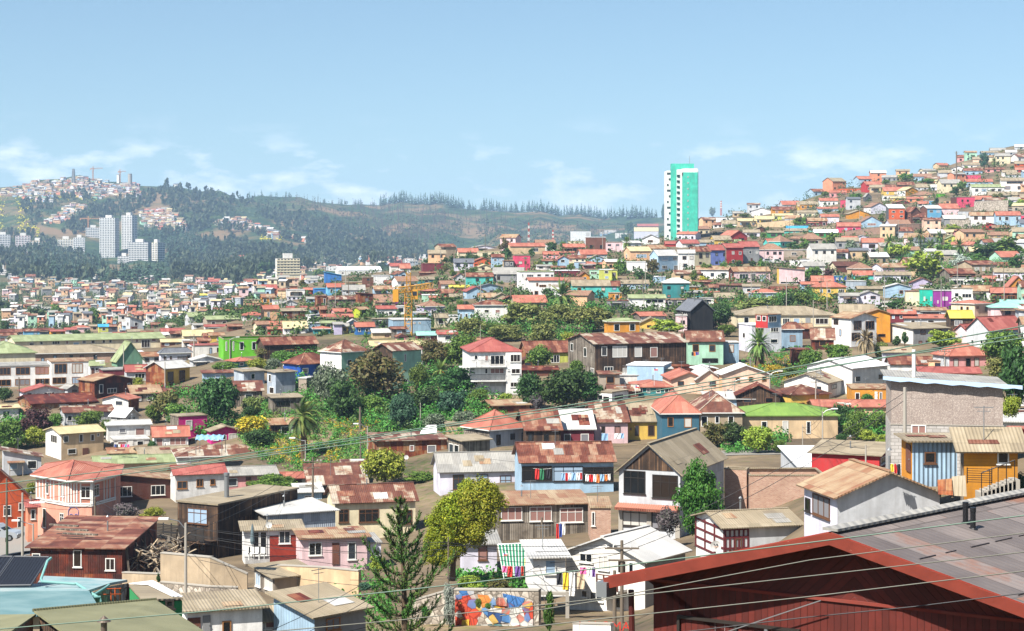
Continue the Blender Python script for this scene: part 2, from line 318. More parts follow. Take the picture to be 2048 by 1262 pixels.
FAR={-500:[(1400,592),(1800,556),(2200,535),(2700,505),(3000,455),(3300,405),(3500,376),(4300,420),(6000,475)],0:[(1400,592),(1800,556),(2200,535),(2700,505),(3000,455),(3300,405),(3500,374),(4300,420),(6000,475)],150:[(1400,592),(1800,557),(2200,540),(2700,508),(3000,450),(3300,395),(3500,360),(4300,420),(6000,475)],300:[(1400,590),(1800,560),(2200,545),(2700,515),(3000,450),(3300,400),(3500,365),(4300,420),(6000,475)],420:[(1400,588),(1800,558),(2200,540),(2700,505),(3000,462),(3300,410),(3500,376),(4300,420),(6000,475)],560:[(1400,580),(1800,548),(2200,530),(2700,505),(3200,445),(3500,415),(3750,397),(4300,420),(6000,475)],700:[(1400,552),(1800,540),(2200,526),(2700,508),(3200,460),(3600,425),(3900,407),(4600,418),(6000,475)],850:[(1400,545),(1800,536),(2200,526),(2700,512),(3200,475),(3700,435),(4050,412),(4600,418),(6000,475)],1000:[(1400,540),(1800,533),(2200,524),(2700,508),(3200,472),(3700,440),(4150,420),(4600,425),(6000,475)],1150:[(1400,540),(1800,530),(2200,520),(2700,505),(3200,475),(3700,448),(4200,433),(4600,436),(6000,475)],1320:[(1400,540),(1800,530),(2200,515),(2700,500),(3200,478),(3700,455),(4200,440),(4600,442),(6000,475)],2700:[(1500,540),(1800,530),(2200,515),(2700,500),(3200,478),(3700,462),(4200,452),(4600,452),(6000,450)]}
def _prof(tab):
 ks=sorted(tab);return ks,[[(d,-(y-HY)/F*d)for d,y in tab[k]]for k in ks]
NK,NP=_prof(NEAR);FK,FP=_prof(FAR)
def _ev(p,D):
 if D<=p[0][0]:return p[0][1]
 for(a,za),(b,zb)in zip(p,p[1:]):
  if D<=b:return za+(zb-za)*(D-a)/(b-a)
 return p[-1][1]
def _tab(ks,ps,px,D):
 if px<=ks[0]:return _ev(ps[0],D)
 for i in range(len(ks)-1):
  if px<=ks[i+1]:
   t=(px-ks[i])/(ks[i+1]-ks[i]);t=t*t*(3-2*t)*.6+t*.4
   return _ev(ps[i],D)*(1-t)+_ev(ps[i+1],D)*t
 return _ev(ps[-1],D)
def _nend(px):
 for i in range(len(NK)-1):
  if px<=NK[i+1]:
   t=max(0,(px-NK[i])/(NK[i+1]-NK[i]));return NP[i][-1][0]*(1-t)+NP[i+1][-1][0]*t
 return NP[-1][-1][0]
def wob(x,y):
 return math.sin(x*.013+1.3)*math.sin(y*.0105+.4)*.6+math.sin(x*.031+y*.023)*.4
def zpd(px,D):
 e=_nend(px)
 if D<=e:z=_tab(NK,NP,px,D)
 elif D>=1500:z=_tab(FK,FP,px,D)
 else:
  t=(D-e)/(1500-e);z=_tab(NK,NP,px,e)*(1-t)+_tab(FK,FP,px,1500)*t
 if D>1700:
  x=(px-1024)/F*D;s=min(1,(D-1700)/900)
  z+=s*(wob(x*.8,D*.8)*9+7*math.sin(px*.021+D*.0011)*math.sin(px*.047+1))-s*(1-min(1,max(0,D-3300)/400))*min(1,max(0,px-480)/150)*14*abs(math.sin(px*.017+D*.0016+math.sin(px*.006)))
 return z
def ground(x,y):
 y=max(y,4.0);return zpd(1024+x/y*F,y)
def hit(px,py,start=20):
 D=start
 while D<5500:
  if HY-zpd(px,D)*F/D<=py:
   lo,hi=D/1.015,D
   for _ in range(12):
    m=(lo+hi)/2
    if HY-zpd(px,m)*F/m<=py:hi=m
    else:lo=m
   return hi
  D*=1.015
 return None
def terrain():
 pxs=[-2600+i*200 for i in range(9)]+[-800+i*40 for i in range(95)]+[3000+i*250 for i in range(9)]
 Ds=[5]
 while Ds[-1]<6000:Ds.append(Ds[-1]*(1.05 if Ds[-1]<1200 else 1.022 if not 2800<Ds[-1]<4700 else 1.006))
 mb=MB();v=[];n=len(pxs)
 for D in Ds:
  for px in pxs:v.append(((px-1024)/F*D,D,zpd(px,D)))
 fc=[(j*n+i,j*n+i+1,(j+1)*n+i+1,(j+1)*n+i)for j in range(len(Ds)-1)for i in range(n-1)]
 me=bpy.data.meshes.new('ground');me.from_pydata(v,[],fc);me.update();me.polygons.foreach_set('use_smooth',[True]*len(fc))
 t=NT('ground_earth');g=t.n('ShaderNodeNewGeometry');pos=g.outputs['Position']
 a=t.noise(pos,.012,6,.62);b=t.noise(pos,.09,5,.6);c=t.noise(pos,.9,4)
 green=t.ramp(b,[(.3,lin('#2E3B20')),(.5,lin('#48552E')),(.7,lin('#6A6C3C'))])
 earth=t.ramp(b,[(.3,lin('#52483C')),(.55,lin('#70624F')),(.75,lin('#8C7A62'))])
 fac=t.ramp(t.math('ADD',t.math('MULTIPLY',a,.6),t.math('MULTIPLY',c,.4)),[(.38,0),(.47,1)])
 y=t.sep(pos)[1];far=t.ramp(t.math('DIVIDE',y,3000),[(.4,0),(.62,1)])
 a2=t.noise(pos,.006,7,.66)
 fgreen=t.ramp(t.noise(pos,.03,7,.7),[(.35,lin('#1E2E1E')),(.5,lin('#2E4228')),(.66,lin('#4E5A34'))])
 fcol=t.mix(t.ramp(a2,[(.5,0),(.6,1)]),fgreen,lin('#746048'))
 col=t.mix(far,t.mix(fac,green,earth),fcol)
 t.l(col,t.b.inputs['Base Color']);t.b.inputs['Roughness'].default_value=.95;t.b.inputs['Specular IOR Level'].default_value=.1
 t.bump(c,.5,.3)
 me.materials.append(t.m);tag(link('ground',me),kind='structure')
terrain()
WCACHE={}
STUFF=None
SMALL=MB()
def absorb(mb,mat4):
 base=len(SMALL.v)
 SMALL.v.extend([tuple(mat4@Vector(p))for p in mb.v]);SMALL.f.extend([tuple(i+base for i in f)for f in mb.f])
 SMALL.m.extend([SMALL.mi(mb.mats[m])for m in mb.m]);SMALL.uv.extend(mb.uv)
def window(parent,w,h,face,u,z,off,near,frame='w',pane=None,mull=None,rng=random):
 """face 'R': on the plane y=0 looking -y; 'L': on the plane x=0 looking -x. u, z is the lower corner, metres"""
 if STUFF is not None:
  q=MB();m_=rng.choice(GLASS);e=.04
  if face=='R':q.poly([(u,-e,z),(u+w,-e,z),(u+w,-e,z+h),(u,-e,z+h)],m_)
  else:q.poly([(-e,u,z),(-e,u-w,z),(-e,u-w,z+h),(-e,u,z+h)],m_)
  absorb(q,STUFF);return
 pane=pane or(rng.choice(GLASS)if rng.random()<.72 else rng.choice(CURT))
 if mull is None:mull=2 if w>1.5 else(1 if w>.75 and near else 0)
 wr,hr=round(w,1),round(h,1);wr=max(wr,.3);hr=max(hr,.3)
 key=(wr,hr,frame,pane.name,mull,near)
 if key not in WCACHE:
  b=.07 if near else .09;fm=FRM[frame];mb=MB()
  def bx(*a):mb.box(*a,fm)
  bx(0,-.05,0,wr,.0,b);bx(0,-.05,hr-b,wr,0,hr);bx(0,-.05,b,b,0,hr-b);bx(wr-b,-.05,b,wr,0,hr-b)
  for i in range(mull):
   x=wr*(i+1)/(mull+1);bx(x-b*.35,-.045,b,x+b*.35,0,hr-b)
  if near:bx(-.06,-.10,-.07,wr+.06,0,-.003)
  if near and hr>1.25 and mull:bx(b,-.04,hr*.68,wr-b,0,hr*.68+.05)
  pb=MB()
  if near:
   pb.poly([(b,-.012,b),(wr-b,-.012,b),(wr-b,-.012,hr-b),(b,-.012,hr-b)],pane);pb.poly([(b,-.004,hr-b),(wr-b,-.004,hr-b),(wr-b,-.004,b),(b,-.004,b)],pane)
   WCACHE[key]=(mb,pb,None)
  else:
   mb.poly([(b,-.012,b),(wr-b,-.012,b),(wr-b,-.012,hr-b),(b,-.012,hr-b)],pane)
   WCACHE[key]=(mb,None,None)
 mb,pb,objs=WCACHE[key]
 if objs is None:
  o=mb.build('window',None,parent);p=pb.build('pane',None,o)if pb else None
  WCACHE[key]=(mb,pb,(o,p))
 else:
  o=objs[0].copy();COL.objects.link(o);o.parent=parent
  if objs[1]:p=objs[1].copy();COL.objects.link(p);p.parent=o
 if face=='R':o.location=(u,-off,z);o.rotation_euler=(0,0,0)
 else:o.location=(-off,u,z);o.rotation_euler=(0,0,R(-90))
 return o
def wallface(mb,a,b,zb,tops,m):
 """one wall from ground point a to b (2-D), tops: [(t, z)] from a to b"""
 ln=math.hypot(b[0]-a[0],b[1]-a[1]);pts=[(a[0],a[1],zb),(b[0],b[1],zb)];uv=[(0,zb),(ln,zb)]
 for t,z in reversed(tops):pts.append((a[0]+(b[0]-a[0])*t,a[1]+(b[1]-a[1])*t,z));uv.append((ln*t,z))
 mb.poly(pts,m,uv)
HOUSES=[];SMALLEST=430
KINDS=[('tenement','tenement'),('apartment','apartment_building'),('shack','shack'),('shed','shed'),('hut','hut'),('cottage','cottage'),('cabin','cabin'),('bungalow','bungalow'),('convent','convent'),('factory','factory_building'),('barn','barn'),('sports hall','sports_hall'),('school','school_building'),('workshop','workshop'),('villa','villa'),('chalet','chalet'),('annexe','annexe'),('block','block_building'),('wing','wing'),('rooftop house','rooftop_house'),('box room','box_room')]
def house(x0,xc,x1,yr,ye,yb,wall='w',roof='tan',typ='gu',win='',label='',D=None,a=None,depth=None,name=None,cat=None,oh=None,frame=None,rn=None,wn_=None,extra=None,group=None,bury=True,th=None,force=False):
 """a house from its photographed corner: left end, near corner, right end, ridge, eave and foot rows"""
 global STUFF
 rng=random.Random(int(x0*13+yb*7+x1))
 small=(not label)and not force and(x1-x0)*(yb-yr)<SMALLEST
 if name is None:
  name,cat='house','house'
  for k_,n_ in KINDS:
   if ' '+k_ in ' '+label:name,cat=n_,n_.replace('_',' ');break
 if D is None:D=hit(xc,yb)
 if D is None:print('NO GROUND',x0,yb);return None
 s=D/F;Lp,Rp=(xc-x0),(x1-xc)
 if Lp<.02*Rp+.6:
  if a is None:a=R(rng.uniform(2,9))
  a=max(a,.02);wr=Rp*s/math.cos(a);wl=depth or min(max(wr*.75,4),8.5)
 elif Rp<.02*Lp+.6:
  if a is None:a=R(rng.uniform(81,87))
  wl=Lp*s/math.sin(a);wr=depth or min(max(wl*.75,4),8.5)
 else:
  if a is None:a=min(max(math.atan2(Lp,Rp),R(12)),R(78))
  wl=Lp*s/math.sin(a);wr=Rp*s/math.cos(a)
 wl=min(wl,40);wr=min(wr,90)
 a0=a;a=a0-math.atan((xc-1024)/F)
 base=P(xc,yb,D);H=max((yb-ye)*s,1.2)
 ca,sa=math.cos(a),math.sin(a)
 def wpos(x,y):return base.x+x*ca-y*sa,base.y+x*sa+y*ca
 def zof(x,y,row):X,Y=wpos(x,y);return-(row-HY)/F*Y-base.z
 zb=-.3
 if bury:
  for q in((0,0),(wr,0),(wr,wl),(0,wl)):
   zb=min(zb,ground(*wpos(*q))-base.z-.2)
  zb=max(zb,-7)
 near=D<235
 mw=[M_wall(k)for k in wall.split('/')];mL,mR=mw[0],mw[-1];mr=M_roof(roof)
 root=None;STUFF=None
 if small:STUFF=Matrix.Translation(base)@Matrix.Rotation(a,4,'Z')
 else:root=empty(name,base,a)
 oh=oh if oh is not None else(.35 if D<450 else .3)
 th=th or(.1 if near else .14)
 W_,Rf=MB(),MB();e=.015
 c=[(0,0),(wr,0),(wr,wl),(0,wl)]
 fas=FRM['w']if rng.random()<.45 else None
 def walls(tz):
  wallface(W_,c[0],c[1],zb,tz[0],mR);wallface(W_,c[1],c[2],zb,tz[1],mR);wallface(W_,c[2],c[3],zb,tz[2],mR);wallface(W_,c[3],c[0],zb,tz[3],mL)
 if typ=='gu':
  rz=zof(0 if Lp>3 else wr/2,wl/2,yr);r=min(max(rz-H,wl*.09),wl*.75)
  walls([[(0,H),(1,H)],[(0,H),(.5,H+r),(1,H)],[(0,H),(1,H)],[(0,H),(.5,H+r),(1,H)]])
  k=r/(wl/2);zl=H-k*oh
  Rf.slab([(-oh,-oh,zl+th),(wr+oh,-oh,zl+th),(wr+oh,wl/2,H+r+th),(-oh,wl/2,H+r+th)],th-e,mr)
  Rf.slab([(wr+oh,wl+oh,zl+th),(-oh,wl+oh,zl+th),(-oh,wl/2,H+r+th),(wr+oh,wl/2,H+r+th)],th-e,mr)
  Rf.bar((-oh,wl/2,H+r+th+.015),(wr+oh,wl/2,H+r+th+.015),.3,.05,mr)
  top=H+r
 elif typ=='gv':
  rz=zof(wr/2,0,yr);r=min(max(rz-H,wr*.09),wr*.9)
  walls([[(0,H),(.5,H+r),(1,H)],[(0,H),(1,H)],[(0,H),(.5,H+r),(1,H)],[(0,H),(1,H)]])
  k=r/(wr/2);zl=H-k*oh
  Rf.slab([(-oh,wl+oh,zl+th),(-oh,-oh,zl+th),(wr/2,-oh,H+r+th),(wr/2,wl+oh,H+r+th)],th-e,mr)
  Rf.slab([(wr+oh,-oh,zl+th),(wr+oh,wl+oh,zl+th),(wr/2,wl+oh,H+r+th),(wr/2,-oh,H+r+th)],th-e,mr)
  Rf.bar((wr/2,-oh,H+r+th+.015),(wr/2,wl+oh,H+r+th+.015),.3,.05,mr)
  top=H+r
 elif typ=='hip':
  mn=min(wl,wr);rz=zof(wr/2,wl/2,yr);r=min(max(rz-H,mn*.12),mn*.6)
  walls([[(0,H),(1,H)]]*4)
  E=[(-oh,-oh),(wr+oh,-oh),(wr+oh,wl+oh),(-oh,wl+oh)];z0=H+.01;z1=H+th
  if wr>=wl:rA,rB=(wl/2,wl/2),(wr-wl/2,wl/2)
  else:rA,rB=(wr/2,wr/2),(wr/2,wl-wr/2)
  A=(*rA,H+r+th);B=(*rB,H+r+th);e4=[(*q,z1)for q in E]
  if wr>=wl:
   for f_ in([e4[0],e4[1],B,A],[e4[1],e4[2],B],[e4[2],e4[3],A,B],[e4[3],e4[0],A]):Rf.poly(f_,mr)
  else:
   for f_ in([e4[0],e4[1],A],[e4[1],e4[2],B,A],[e4[2],e4[3],B],[e4[3],e4[0],A,B]):Rf.poly(f_,mr)
  Rf.poly([(*q,z0)for q in reversed(E)],mr)
  for i in range(4):
   j=(i+1)%4;Rf.poly([(*E[i],z0),(*E[j],z0),(*E[j],z1),(*E[i],z1)],fas or mr)
  for i,q in enumerate(((A if wr>=wl else A),(B if wr>=wl else A),B,(A if wr>=wl else B))):Rf.bar((E[i][0],E[i][1],z1+.01),(q[0],q[1],q[2]+.01),.22,.05,mr)
  if(Vector(A)-Vector(B)).length>.3:Rf.bar((A[0],A[1],A[2]+.01),(B[0],B[1],B[2]+.01),.25,.05,mr)
  top=H+r
 elif typ=='flat':
  walls([[(0,H),(1,H)]]*4);o2=.12
  Rf.slab([(-o2,-o2,H+.16),(wr+o2,-o2,H+.16),(wr+o2,wl+o2,H+.16),(-o2,wl+o2,H+.16)],.15,mr)
  top=H
 elif typ=='par':
  walls([[(0,H),(1,H)]]*4);t2=.18
  Rf.box(.02,.02,H-.6,wr-.02,wl-.02,H-.5,mr)
  for q in((-.03,-.03,wr+.03,t2),(-.03,wl-t2,wr+.03,wl+.03),(-.03,t2,t2,wl-t2),(wr-t2,t2,wr+.03,wl-t2)):
   Rf.box(q[0],q[1],H+.005,q[2],q[3],H+.1,mr)
  top=H
 else:
  if typ=='sR':rz=zof(wr/2,wl,yr);zz=lambda x,y:H+rr*y/wl;ext=wl
  elif typ=='sL':rz=zof(wr,wl/2,yr);zz=lambda x,y:H+rr*x/wr;ext=wr
  elif typ=='sr':rz=zof(wr/2,0,yr);zz=lambda x,y:H+rr*(1-y/wl);ext=wl
  else:rz=zof(0,wl/2,yr);zz=lambda x,y:H+rr*(1-x/wr);ext=wr
  rr=min(max(rz-H,ext*.03),ext*.6)
  walls([[(0,zz(0,0)),(1,zz(wr,0))],[(0,zz(wr,0)),(1,zz(wr,wl))],[(0,zz(wr,wl)),(1,zz(0,wl))],[(0,zz(0,wl)),(1,zz(0,0))]])
  Rf.slab([(x,y,zz(x,y)+th)for x,y in((-oh,-oh),(wr+oh,-oh),(wr+oh,wl+oh),(-oh,wl+oh))],th-e,mr)
  top=H+rr
 if small:absorb(W_,STUFF);absorb(Rf,STUFF)
 else:W_.build('wall',None,root);Rf.build('roof',None,root)
 fr=frame or('w' if rng.random()<.62 else rng.choice('kbo'))
 specs=win.split()if win else['auto']
 for sp in specs:
  if sp in('-','auto'):
   if sp=='-':break
   sp2=[('R',wr),('L',wl)]if Lp>4 else[('R',wr)]
   if Rp<.1*Lp:sp2=[('L',wl)]
   for fc,ln in sp2:
    n=max(1,min(6,round(ln/2.9)));m=max(1,min(4,round(H/2.7)))
    if fc=='L' and ln<2:continue
    gridwin(root,fc,ln,H,n,m,near,fr,rng,.12)
  elif ':' in sp:
   fc=sp[0];ln=wr if fc=='R' else wl
   for q in sp[2:].split('/'):
    kind=None
    if q[-1].isalpha():kind=q[-1];q=q[:-1]
    u,v,w_,h_=[float(t_)for t_ in q.split(',')]
    w_*=ln;hh=h_*H;z=H*(1-v)-hh
    uu=u*ln if fc=='R' else ln-u*ln
    if kind=='d':
     door(root,fc,uu,z,w_,hh,rng);continue
    pane={'c':CURT[0],'p':CURT[2],'m':CURT[1],'g':GLASS[0],'k':GLASS[0]}.get(kind)
    window(root,w_,hh,fc,uu,z,.01,near,kind if kind in('o','b','w')else fr,pane,rng=rng)
  else:
   fc=sp[0];n,m=[int(t_)for t_ in sp[1:].split('x')]
   gridwin(root,fc,wr if fc=='R' else wl,H,n,m,near,fr,rng,0)
 if small:STUFF=None;HOUSES.append((0,0,x0,x1,yr,yb));return None
 if D<420 and typ!='flat' and rng.random()<.3:
  q=MB();xx,yy=wr*rng.uniform(.3,.7),wl*rng.uniform(.3,.6);q.tube([(xx,yy,H),(xx,yy,top+rng.uniform(.4,.9))],.07,STEEL,7);q.tube([(xx,yy,top+.9),(xx,yy,top+1.05)],[.15,.02],STEEL,7)
  q.build('chimney',None,root)
 def part(n_,f_):
  q=MB();f_(q);q.build(n_,None,root)
 fc='R' if Rp>=.5*Lp else 'L';ln=wr if fc=='R' else wl
 def fb(q,u0,u1,d0,d1,z0,z1,m_):
  if fc=='R':q.box(u0,-d1,z0,u1,-d0,z1,m_)
  else:q.box(-d1,u0,z0,-d0,u1,z1,m_)
 if typ in('gu','sR')and D<420 and rng.random()<.7:
  def patches(q):
   for _ in range(rng.randint(1,3)):
    x0_=rng.uniform(0,wr*.75);w_=rng.uniform(.8,1.9);t0=rng.uniform(.05,.6);t1=t0+rng.uniform(.25,.38);m_=M_roof(rng.choice(['tan','rust','grey','otan','rustd','patch','zinc']));top_y=wl/2 if typ=='gu' else wl
    zf=(lambda t:H+(top-H)*t+th*1.08+.03);q.poly([(x0_,top_y*t0,zf(t0)),(x0_+w_,top_y*t0,zf(t0)),(x0_+w_+rng.uniform(-.1,.1),top_y*t1,zf(t1)),(x0_,top_y*t1,zf(t1))],m_)
  part('roof_patch',patches)
 if D>200 and win!='-' and ':' not in win and ln>4 and rng.random()<(.5 if not label else .22):
  m_=rng.choice([M_wall('w'),M_wall('dk'),M_wall('co'),M_wall('wood')]);u0=ln*rng.uniform(0,.3);u1=u0+ln*rng.uniform(.35,.65)
  if H>4.3:
   z=H*.5;part('balcony',lambda q:(fb(q,u0,u1,.02,1.2,z-.15,z,m_),fb(q,u0,u1,1.14,1.2,z+.01,z+.85,m_),fb(q,u0,u0+.06,.02,1.13,z+.01,z+.85,m_)))
  else:
   def porch(q):
    for u in(u0+.05,u1-.15):fb(q,u,u+.1,1.6,1.7,zb,H*.8,m_)
    fb(q,u0-.2,u1+.2,.02,1.9,H*.8,H*.8+.1,M_roof(rng.choice(['tan','zinc','otan','grey'])))
   part('porch',porch)
 if D<500 and rng.random()<.3:part('aerial',lambda q:(q.tube([(wr*.4,wl*.4,H),(wr*.4,wl*.4,top+1.6)],.025,STEEL,4),q.box(wr*.4-.5,wl*.4,top+1.5,wr*.4+.5,wl*.4+.03,top+1.54,STEEL),q.box(wr*.4-.35,wl*.4,top+1.3,wr*.4+.35,wl*.4+.03,top+1.33,STEEL)))
 info=dict(root=root,wr=wr,wl=wl,H=H,top=top,D=D,s=s,a=a)
 if extra:extra(info)
 nst=max(1,min(4,round(H/2.8)))
 w1=wall.split('/')[-1 if Rp>Lp*.5 else 0].rstrip('-|')
 tag(root,None,cat,group)
 px=(x0+x1)/2;py=(yr+yb)/2
 HOUSES.append((px,py,x0,x1,yr,yb))
 TAGS.append([root,label,px,py,(wn_ or PN.get(w1,w1)),(rn or RN.get(roof,'grey')),nst,typ])
 return info
def gridwin(root,fc,ln,H,n,m,near,fr,rng,skip):
 for j in range(m):
  for i in range(n):
   if rng.random()<skip:continue
   w_=min(1.25,ln/n*.5)*rng.uniform(.85,1.1);hh=min(1.25,H/m*.48)
   u=ln*(i+.5)/n-w_/2+rng.uniform(-.1,.1);z=H*j/m+H/m*.36
   if fc=='L':u=u+w_
   window(root,w_,hh,fc,u,z,.01,near,fr,None,rng=rng)
def door(root,fc,u,z,w,h,rng):
 mb=MB();mb.box(0,-.06,0,w,0,h,M_wall(rng.choice(['br','pw','dk','g'])))
 o=mb.build('door',None,root);kb=MB();kb.tube([(w*.85,-.06,h*.47),(w*.85,-.11,h*.47)],.03,STEEL);kb.build('handle',None,o)
 if fc=='R':o.location=(u,-.006,z)
 else:o.location=(-.006,u,z);o.rotation_euler=(0,0,R(-90))
def rows(ox,oy,k,text):
 for ln in text.strip().splitlines():
  ln=ln.strip()
  if not ln or ln[0]=='#':continue
  p=[q.strip()for q in ln.split(';')];p+=['']*(6-len(p))
  kw={};nums=[]
  for t_ in p[0].split():
   if t_[0]=='@':kw['D']=float(t_[1:])
   elif t_.startswith('a='):kw['a']=R(float(t_[2:]))
   elif t_.startswith('d='):kw['depth']=float(t_[2:])
   elif t_.startswith('f='):kw['frame']=t_[2:]
   elif t_.startswith('n='):kw['name']=t_[2:];kw['cat']=t_[2:].replace('_',' ')
   elif t_.startswith('o='):kw['oh']=float(t_[2:])
   elif t_=='nb':kw['bury']=False
   else:nums.append(float(t_))
  x=[ox+q/k for q in nums[:3]];y=[oy+q/k for q in nums[3:6]]
  house(x[0],x[1],x[2],y[0],y[1],y[2],p[1],p[2],p[3]or 'gu',p[4],p[5],**kw)
rows(0,862,3.155,'''
-185 -185 172 246 425 650 d=7;orr-;rust;gv;R:.56,.25,.13,.3k/.82,.2,.1,.2k/.8,.6,.08,.3k;orange wooden chalet with a steep rusty gable roof at the left edge
735 735 1098 258 322 468 f=w;dk-;otan;gr;R:.02,.22,.25,.42/.59,.22,.25,.42;dark brown shingled house with two big windows right of the pink corner house
1108 1108 1417 215 276 452;w-;red;gu;R:.03,.23,.21,.28/.42,.2,.13,.26/.7,.22,.11,.2;white clapboard house with a red roof and firewall behind the dark timber house
1120 1120 1717 106 176 222;pw;patch;hip;R:.21,.45,.07,.4/.64,.45,.08,.4/.85,.45,.08,.4;low off-white house with a hipped rust and zinc roof above the red-roofed clapboard house
600 600 1168 192 245 266 d=7;be;pgr;gu;-;low house under a long pale green tin roof behind the pink corner house
690 690 938 106 158 196;gn-;otan;gu;R6x1;green wooden cabin with a stained tin roof in front of the white balcony house
893 893 1200 126 190 212 d=8;be;tan;gu;-;low hut with a beige gable roof left of the hipped rust roof
175 175 236 438 480 622 @212;sa;red;gu;R:.3,.1,.5,.45;narrow salmon annexe with a small red roof against the pink corner house
''')
rows(400,862,3.155,'''
160 160 482 228 284 400;pk;grey;gu;R:.03,.15,.2,.42/.4,.12,.1,.7d/.66,.18,.16,.35;pink house with a grey tin roof beside the white clapboard house
690 690 1052 212 350 402;wdark;patch;sR;R:.25,.1,.3,.6/.5,.2,.2,.6;low shack under a big patched zinc and rust roof behind the utility pole
500 500 706 264 300 360;lg;sal;gu;R1x1;small grey shack with a bright salmon tin roof left of the utility pole
612 612 768 336 392 452;lb|;zinc;sR;R:.3,.3,.3,.6;tiny blue-grey shack with a bent zinc roof at the utility pole's foot
905 905 1062 196 216 302;zincw;patch;sR;-;corrugated zinc shed with a rust-edged roof left of the yellowish tree
855 855 1362 338 452 690;cr;patch;gu;R:.04,.17,.13,.36g/.29,.19,.25,.36g/.77,.26,.19,.37g;cream house with a patched rust roof and three barred windows behind the araucaria
280 280 640 574 630 838;w;tan;sR;R:.14,.02,.12,.75g/.27,.02,.12,.75g/.6,.02,.21,.4/.91,.05,.09,.38;white and red brick house with railed terrace and folded parasol
640 645 1055 626 682 872;pl;otan;sR;R:.1,.14,.19,.42g/.46,.15,.11,.75d/.7,.15,.12,.6;pale pink house with stained tin roof beside the red brick terrace
268 420 858 462 552 615 @174;wood/zincw;zinc;sR;-;grey plank and sheet lean-to with a patched zinc roof behind the red brick house
945 945 1142 690 716 872 d=5;lw;grey;flat;R:.2,.2,.3,.55;low lilac-white house with one barred window behind the araucaria's left boughs
340 470 732 840 950 1032;wood/co;tan;sR;L:.1,.05,.25,.8m/.55,.1,.4,.7c;grey shack with a beige roof and blue curtain below the red brick terrace
-78 -78 392 1040 1140 1300;w;tan;sR;R:.0,.25,.17,.7d/.2,.2,.1,.7d/.46,.45,.12,.5;white shack with a beige roof and a dark red door below the grey shack
380 392 552 1118 1198 1320 d=6;w;tan;sR;R:.1,.05,.42,.42/.7,.05,.3,.42;low white shack with two small windows right of the dark red door
460 722 1052 1006 1172 1340;lb|/g;tan;sR;R:.22,.14,.27,.5;grey shack with pale blue sheet side, big beige roof and wood-shuttered window
''')
rows(800,862,3.155,'''
-150 -150 298 12 66 200;rust;patch;sR;R:.47,.2,.06,.3/.72,.25,.13,.35;long rusty shed with a patched tin roof beside the yellowish tree
300 396 568 30 66 196;wood;tan;sR;L:.45,.2,.3,.4/.1,.2,.3,.7;grey-brown sheet shed with beige roof joined to the long rusty shed
253 253 768 136 256 410 f=b;lw;grey;gu;R:.155,.13,.14,.62/.45,.15,.14,.6m/.735,.2,.14,.66m;pale lilac house with a grey roof and three brown-framed windows behind the yellow-green tree
768 768 1350 72 196 418;lb;rust;gu;R:.0,.12,.33,.42/.345,.14,.32,.42/.67,.16,.33,.43;pale blue house with a rust roof and a glazed gallery full of drying laundry
620 620 1202 384 470 694;wood;otan;sR;R:.03,.05,.23,.38p/.34,.07,.24,.4p/.67,.12,.25,.4p;weathered grey plank house with a rusty lean-to roof and rose curtains
1202 1202 1330 470 486 690 d=6;brick;otan;flat;R:.05,.1,.2,.45;narrow unplastered brick house between the plank house and the grey gabled house
400 400 612 668 716 912 d=5;lw;grey;sR;R:.44,.06,.29,.45p;small white hut with a red-curtained window and green striped awning
''')
rows(1200,862,3.155,'''
116 506 800 84 264 676 a=72 f=k;lg/zincw;tan;gu;L:.08,.01,.36,.35/.55,.04,.41,.36/.06,.56,.42,.3c/.54,.58,.22,.3;grey two-storey house with beige gable roof, big windows and red tile awning
785 925 942 238 246 512 a=80 d=4;brick;tan;par;-;narrow brick tower wall with concrete edges right of the leafy green tree
945 945 1420 268 284 515;brick;tan;par;-;wide unplastered brick house with a concrete frame and grey parapet
600 785 1262 514 610 808;w/lg;tan;gu;R:.14,.35,.09,.5b;half-timbered white house with red beams, grey side wall and satellite dish
''')
rows(1600,862,3.154,'''
0 0 560 176 252 300 d=14;lg;w;sR;-;low grey building with a bright white tin roof behind the brick house
20 236 880 264 412 690 a=22;lw/lg;otan;gv;L:.28,.1,.5,.5b/.05,.3,.15,.3;light grey house with a low stained gable roof and black-framed window beyond the red ridge
190 190 572 436 562 660 d=9;w;tan;sR;R:.1,.2,.3,.7/.5,.1,.3,.6;low white annexe with a sagging beige tin roof beside the red roof's ridge
640 708 985 32 68 315 @101 nb;oc/lb|;tan;sR;R:.27,.25,.24,.3k L:.5,.1,.4,.7d;pale blue sheet-metal shack on stilts with one small square window
1012 1033 1364 16 100 328 o=.5 @99;wood/oc-;tan;sR;R:.62,.06,.21,.4k;yellow clapboard cabin with a wide beige tin roof and outside stairs
75 500 572 72 182 236;re;tan;sL;R:.1,.2,.6,.6;red hut with a broad beige tin roof beside the grey pole
''')
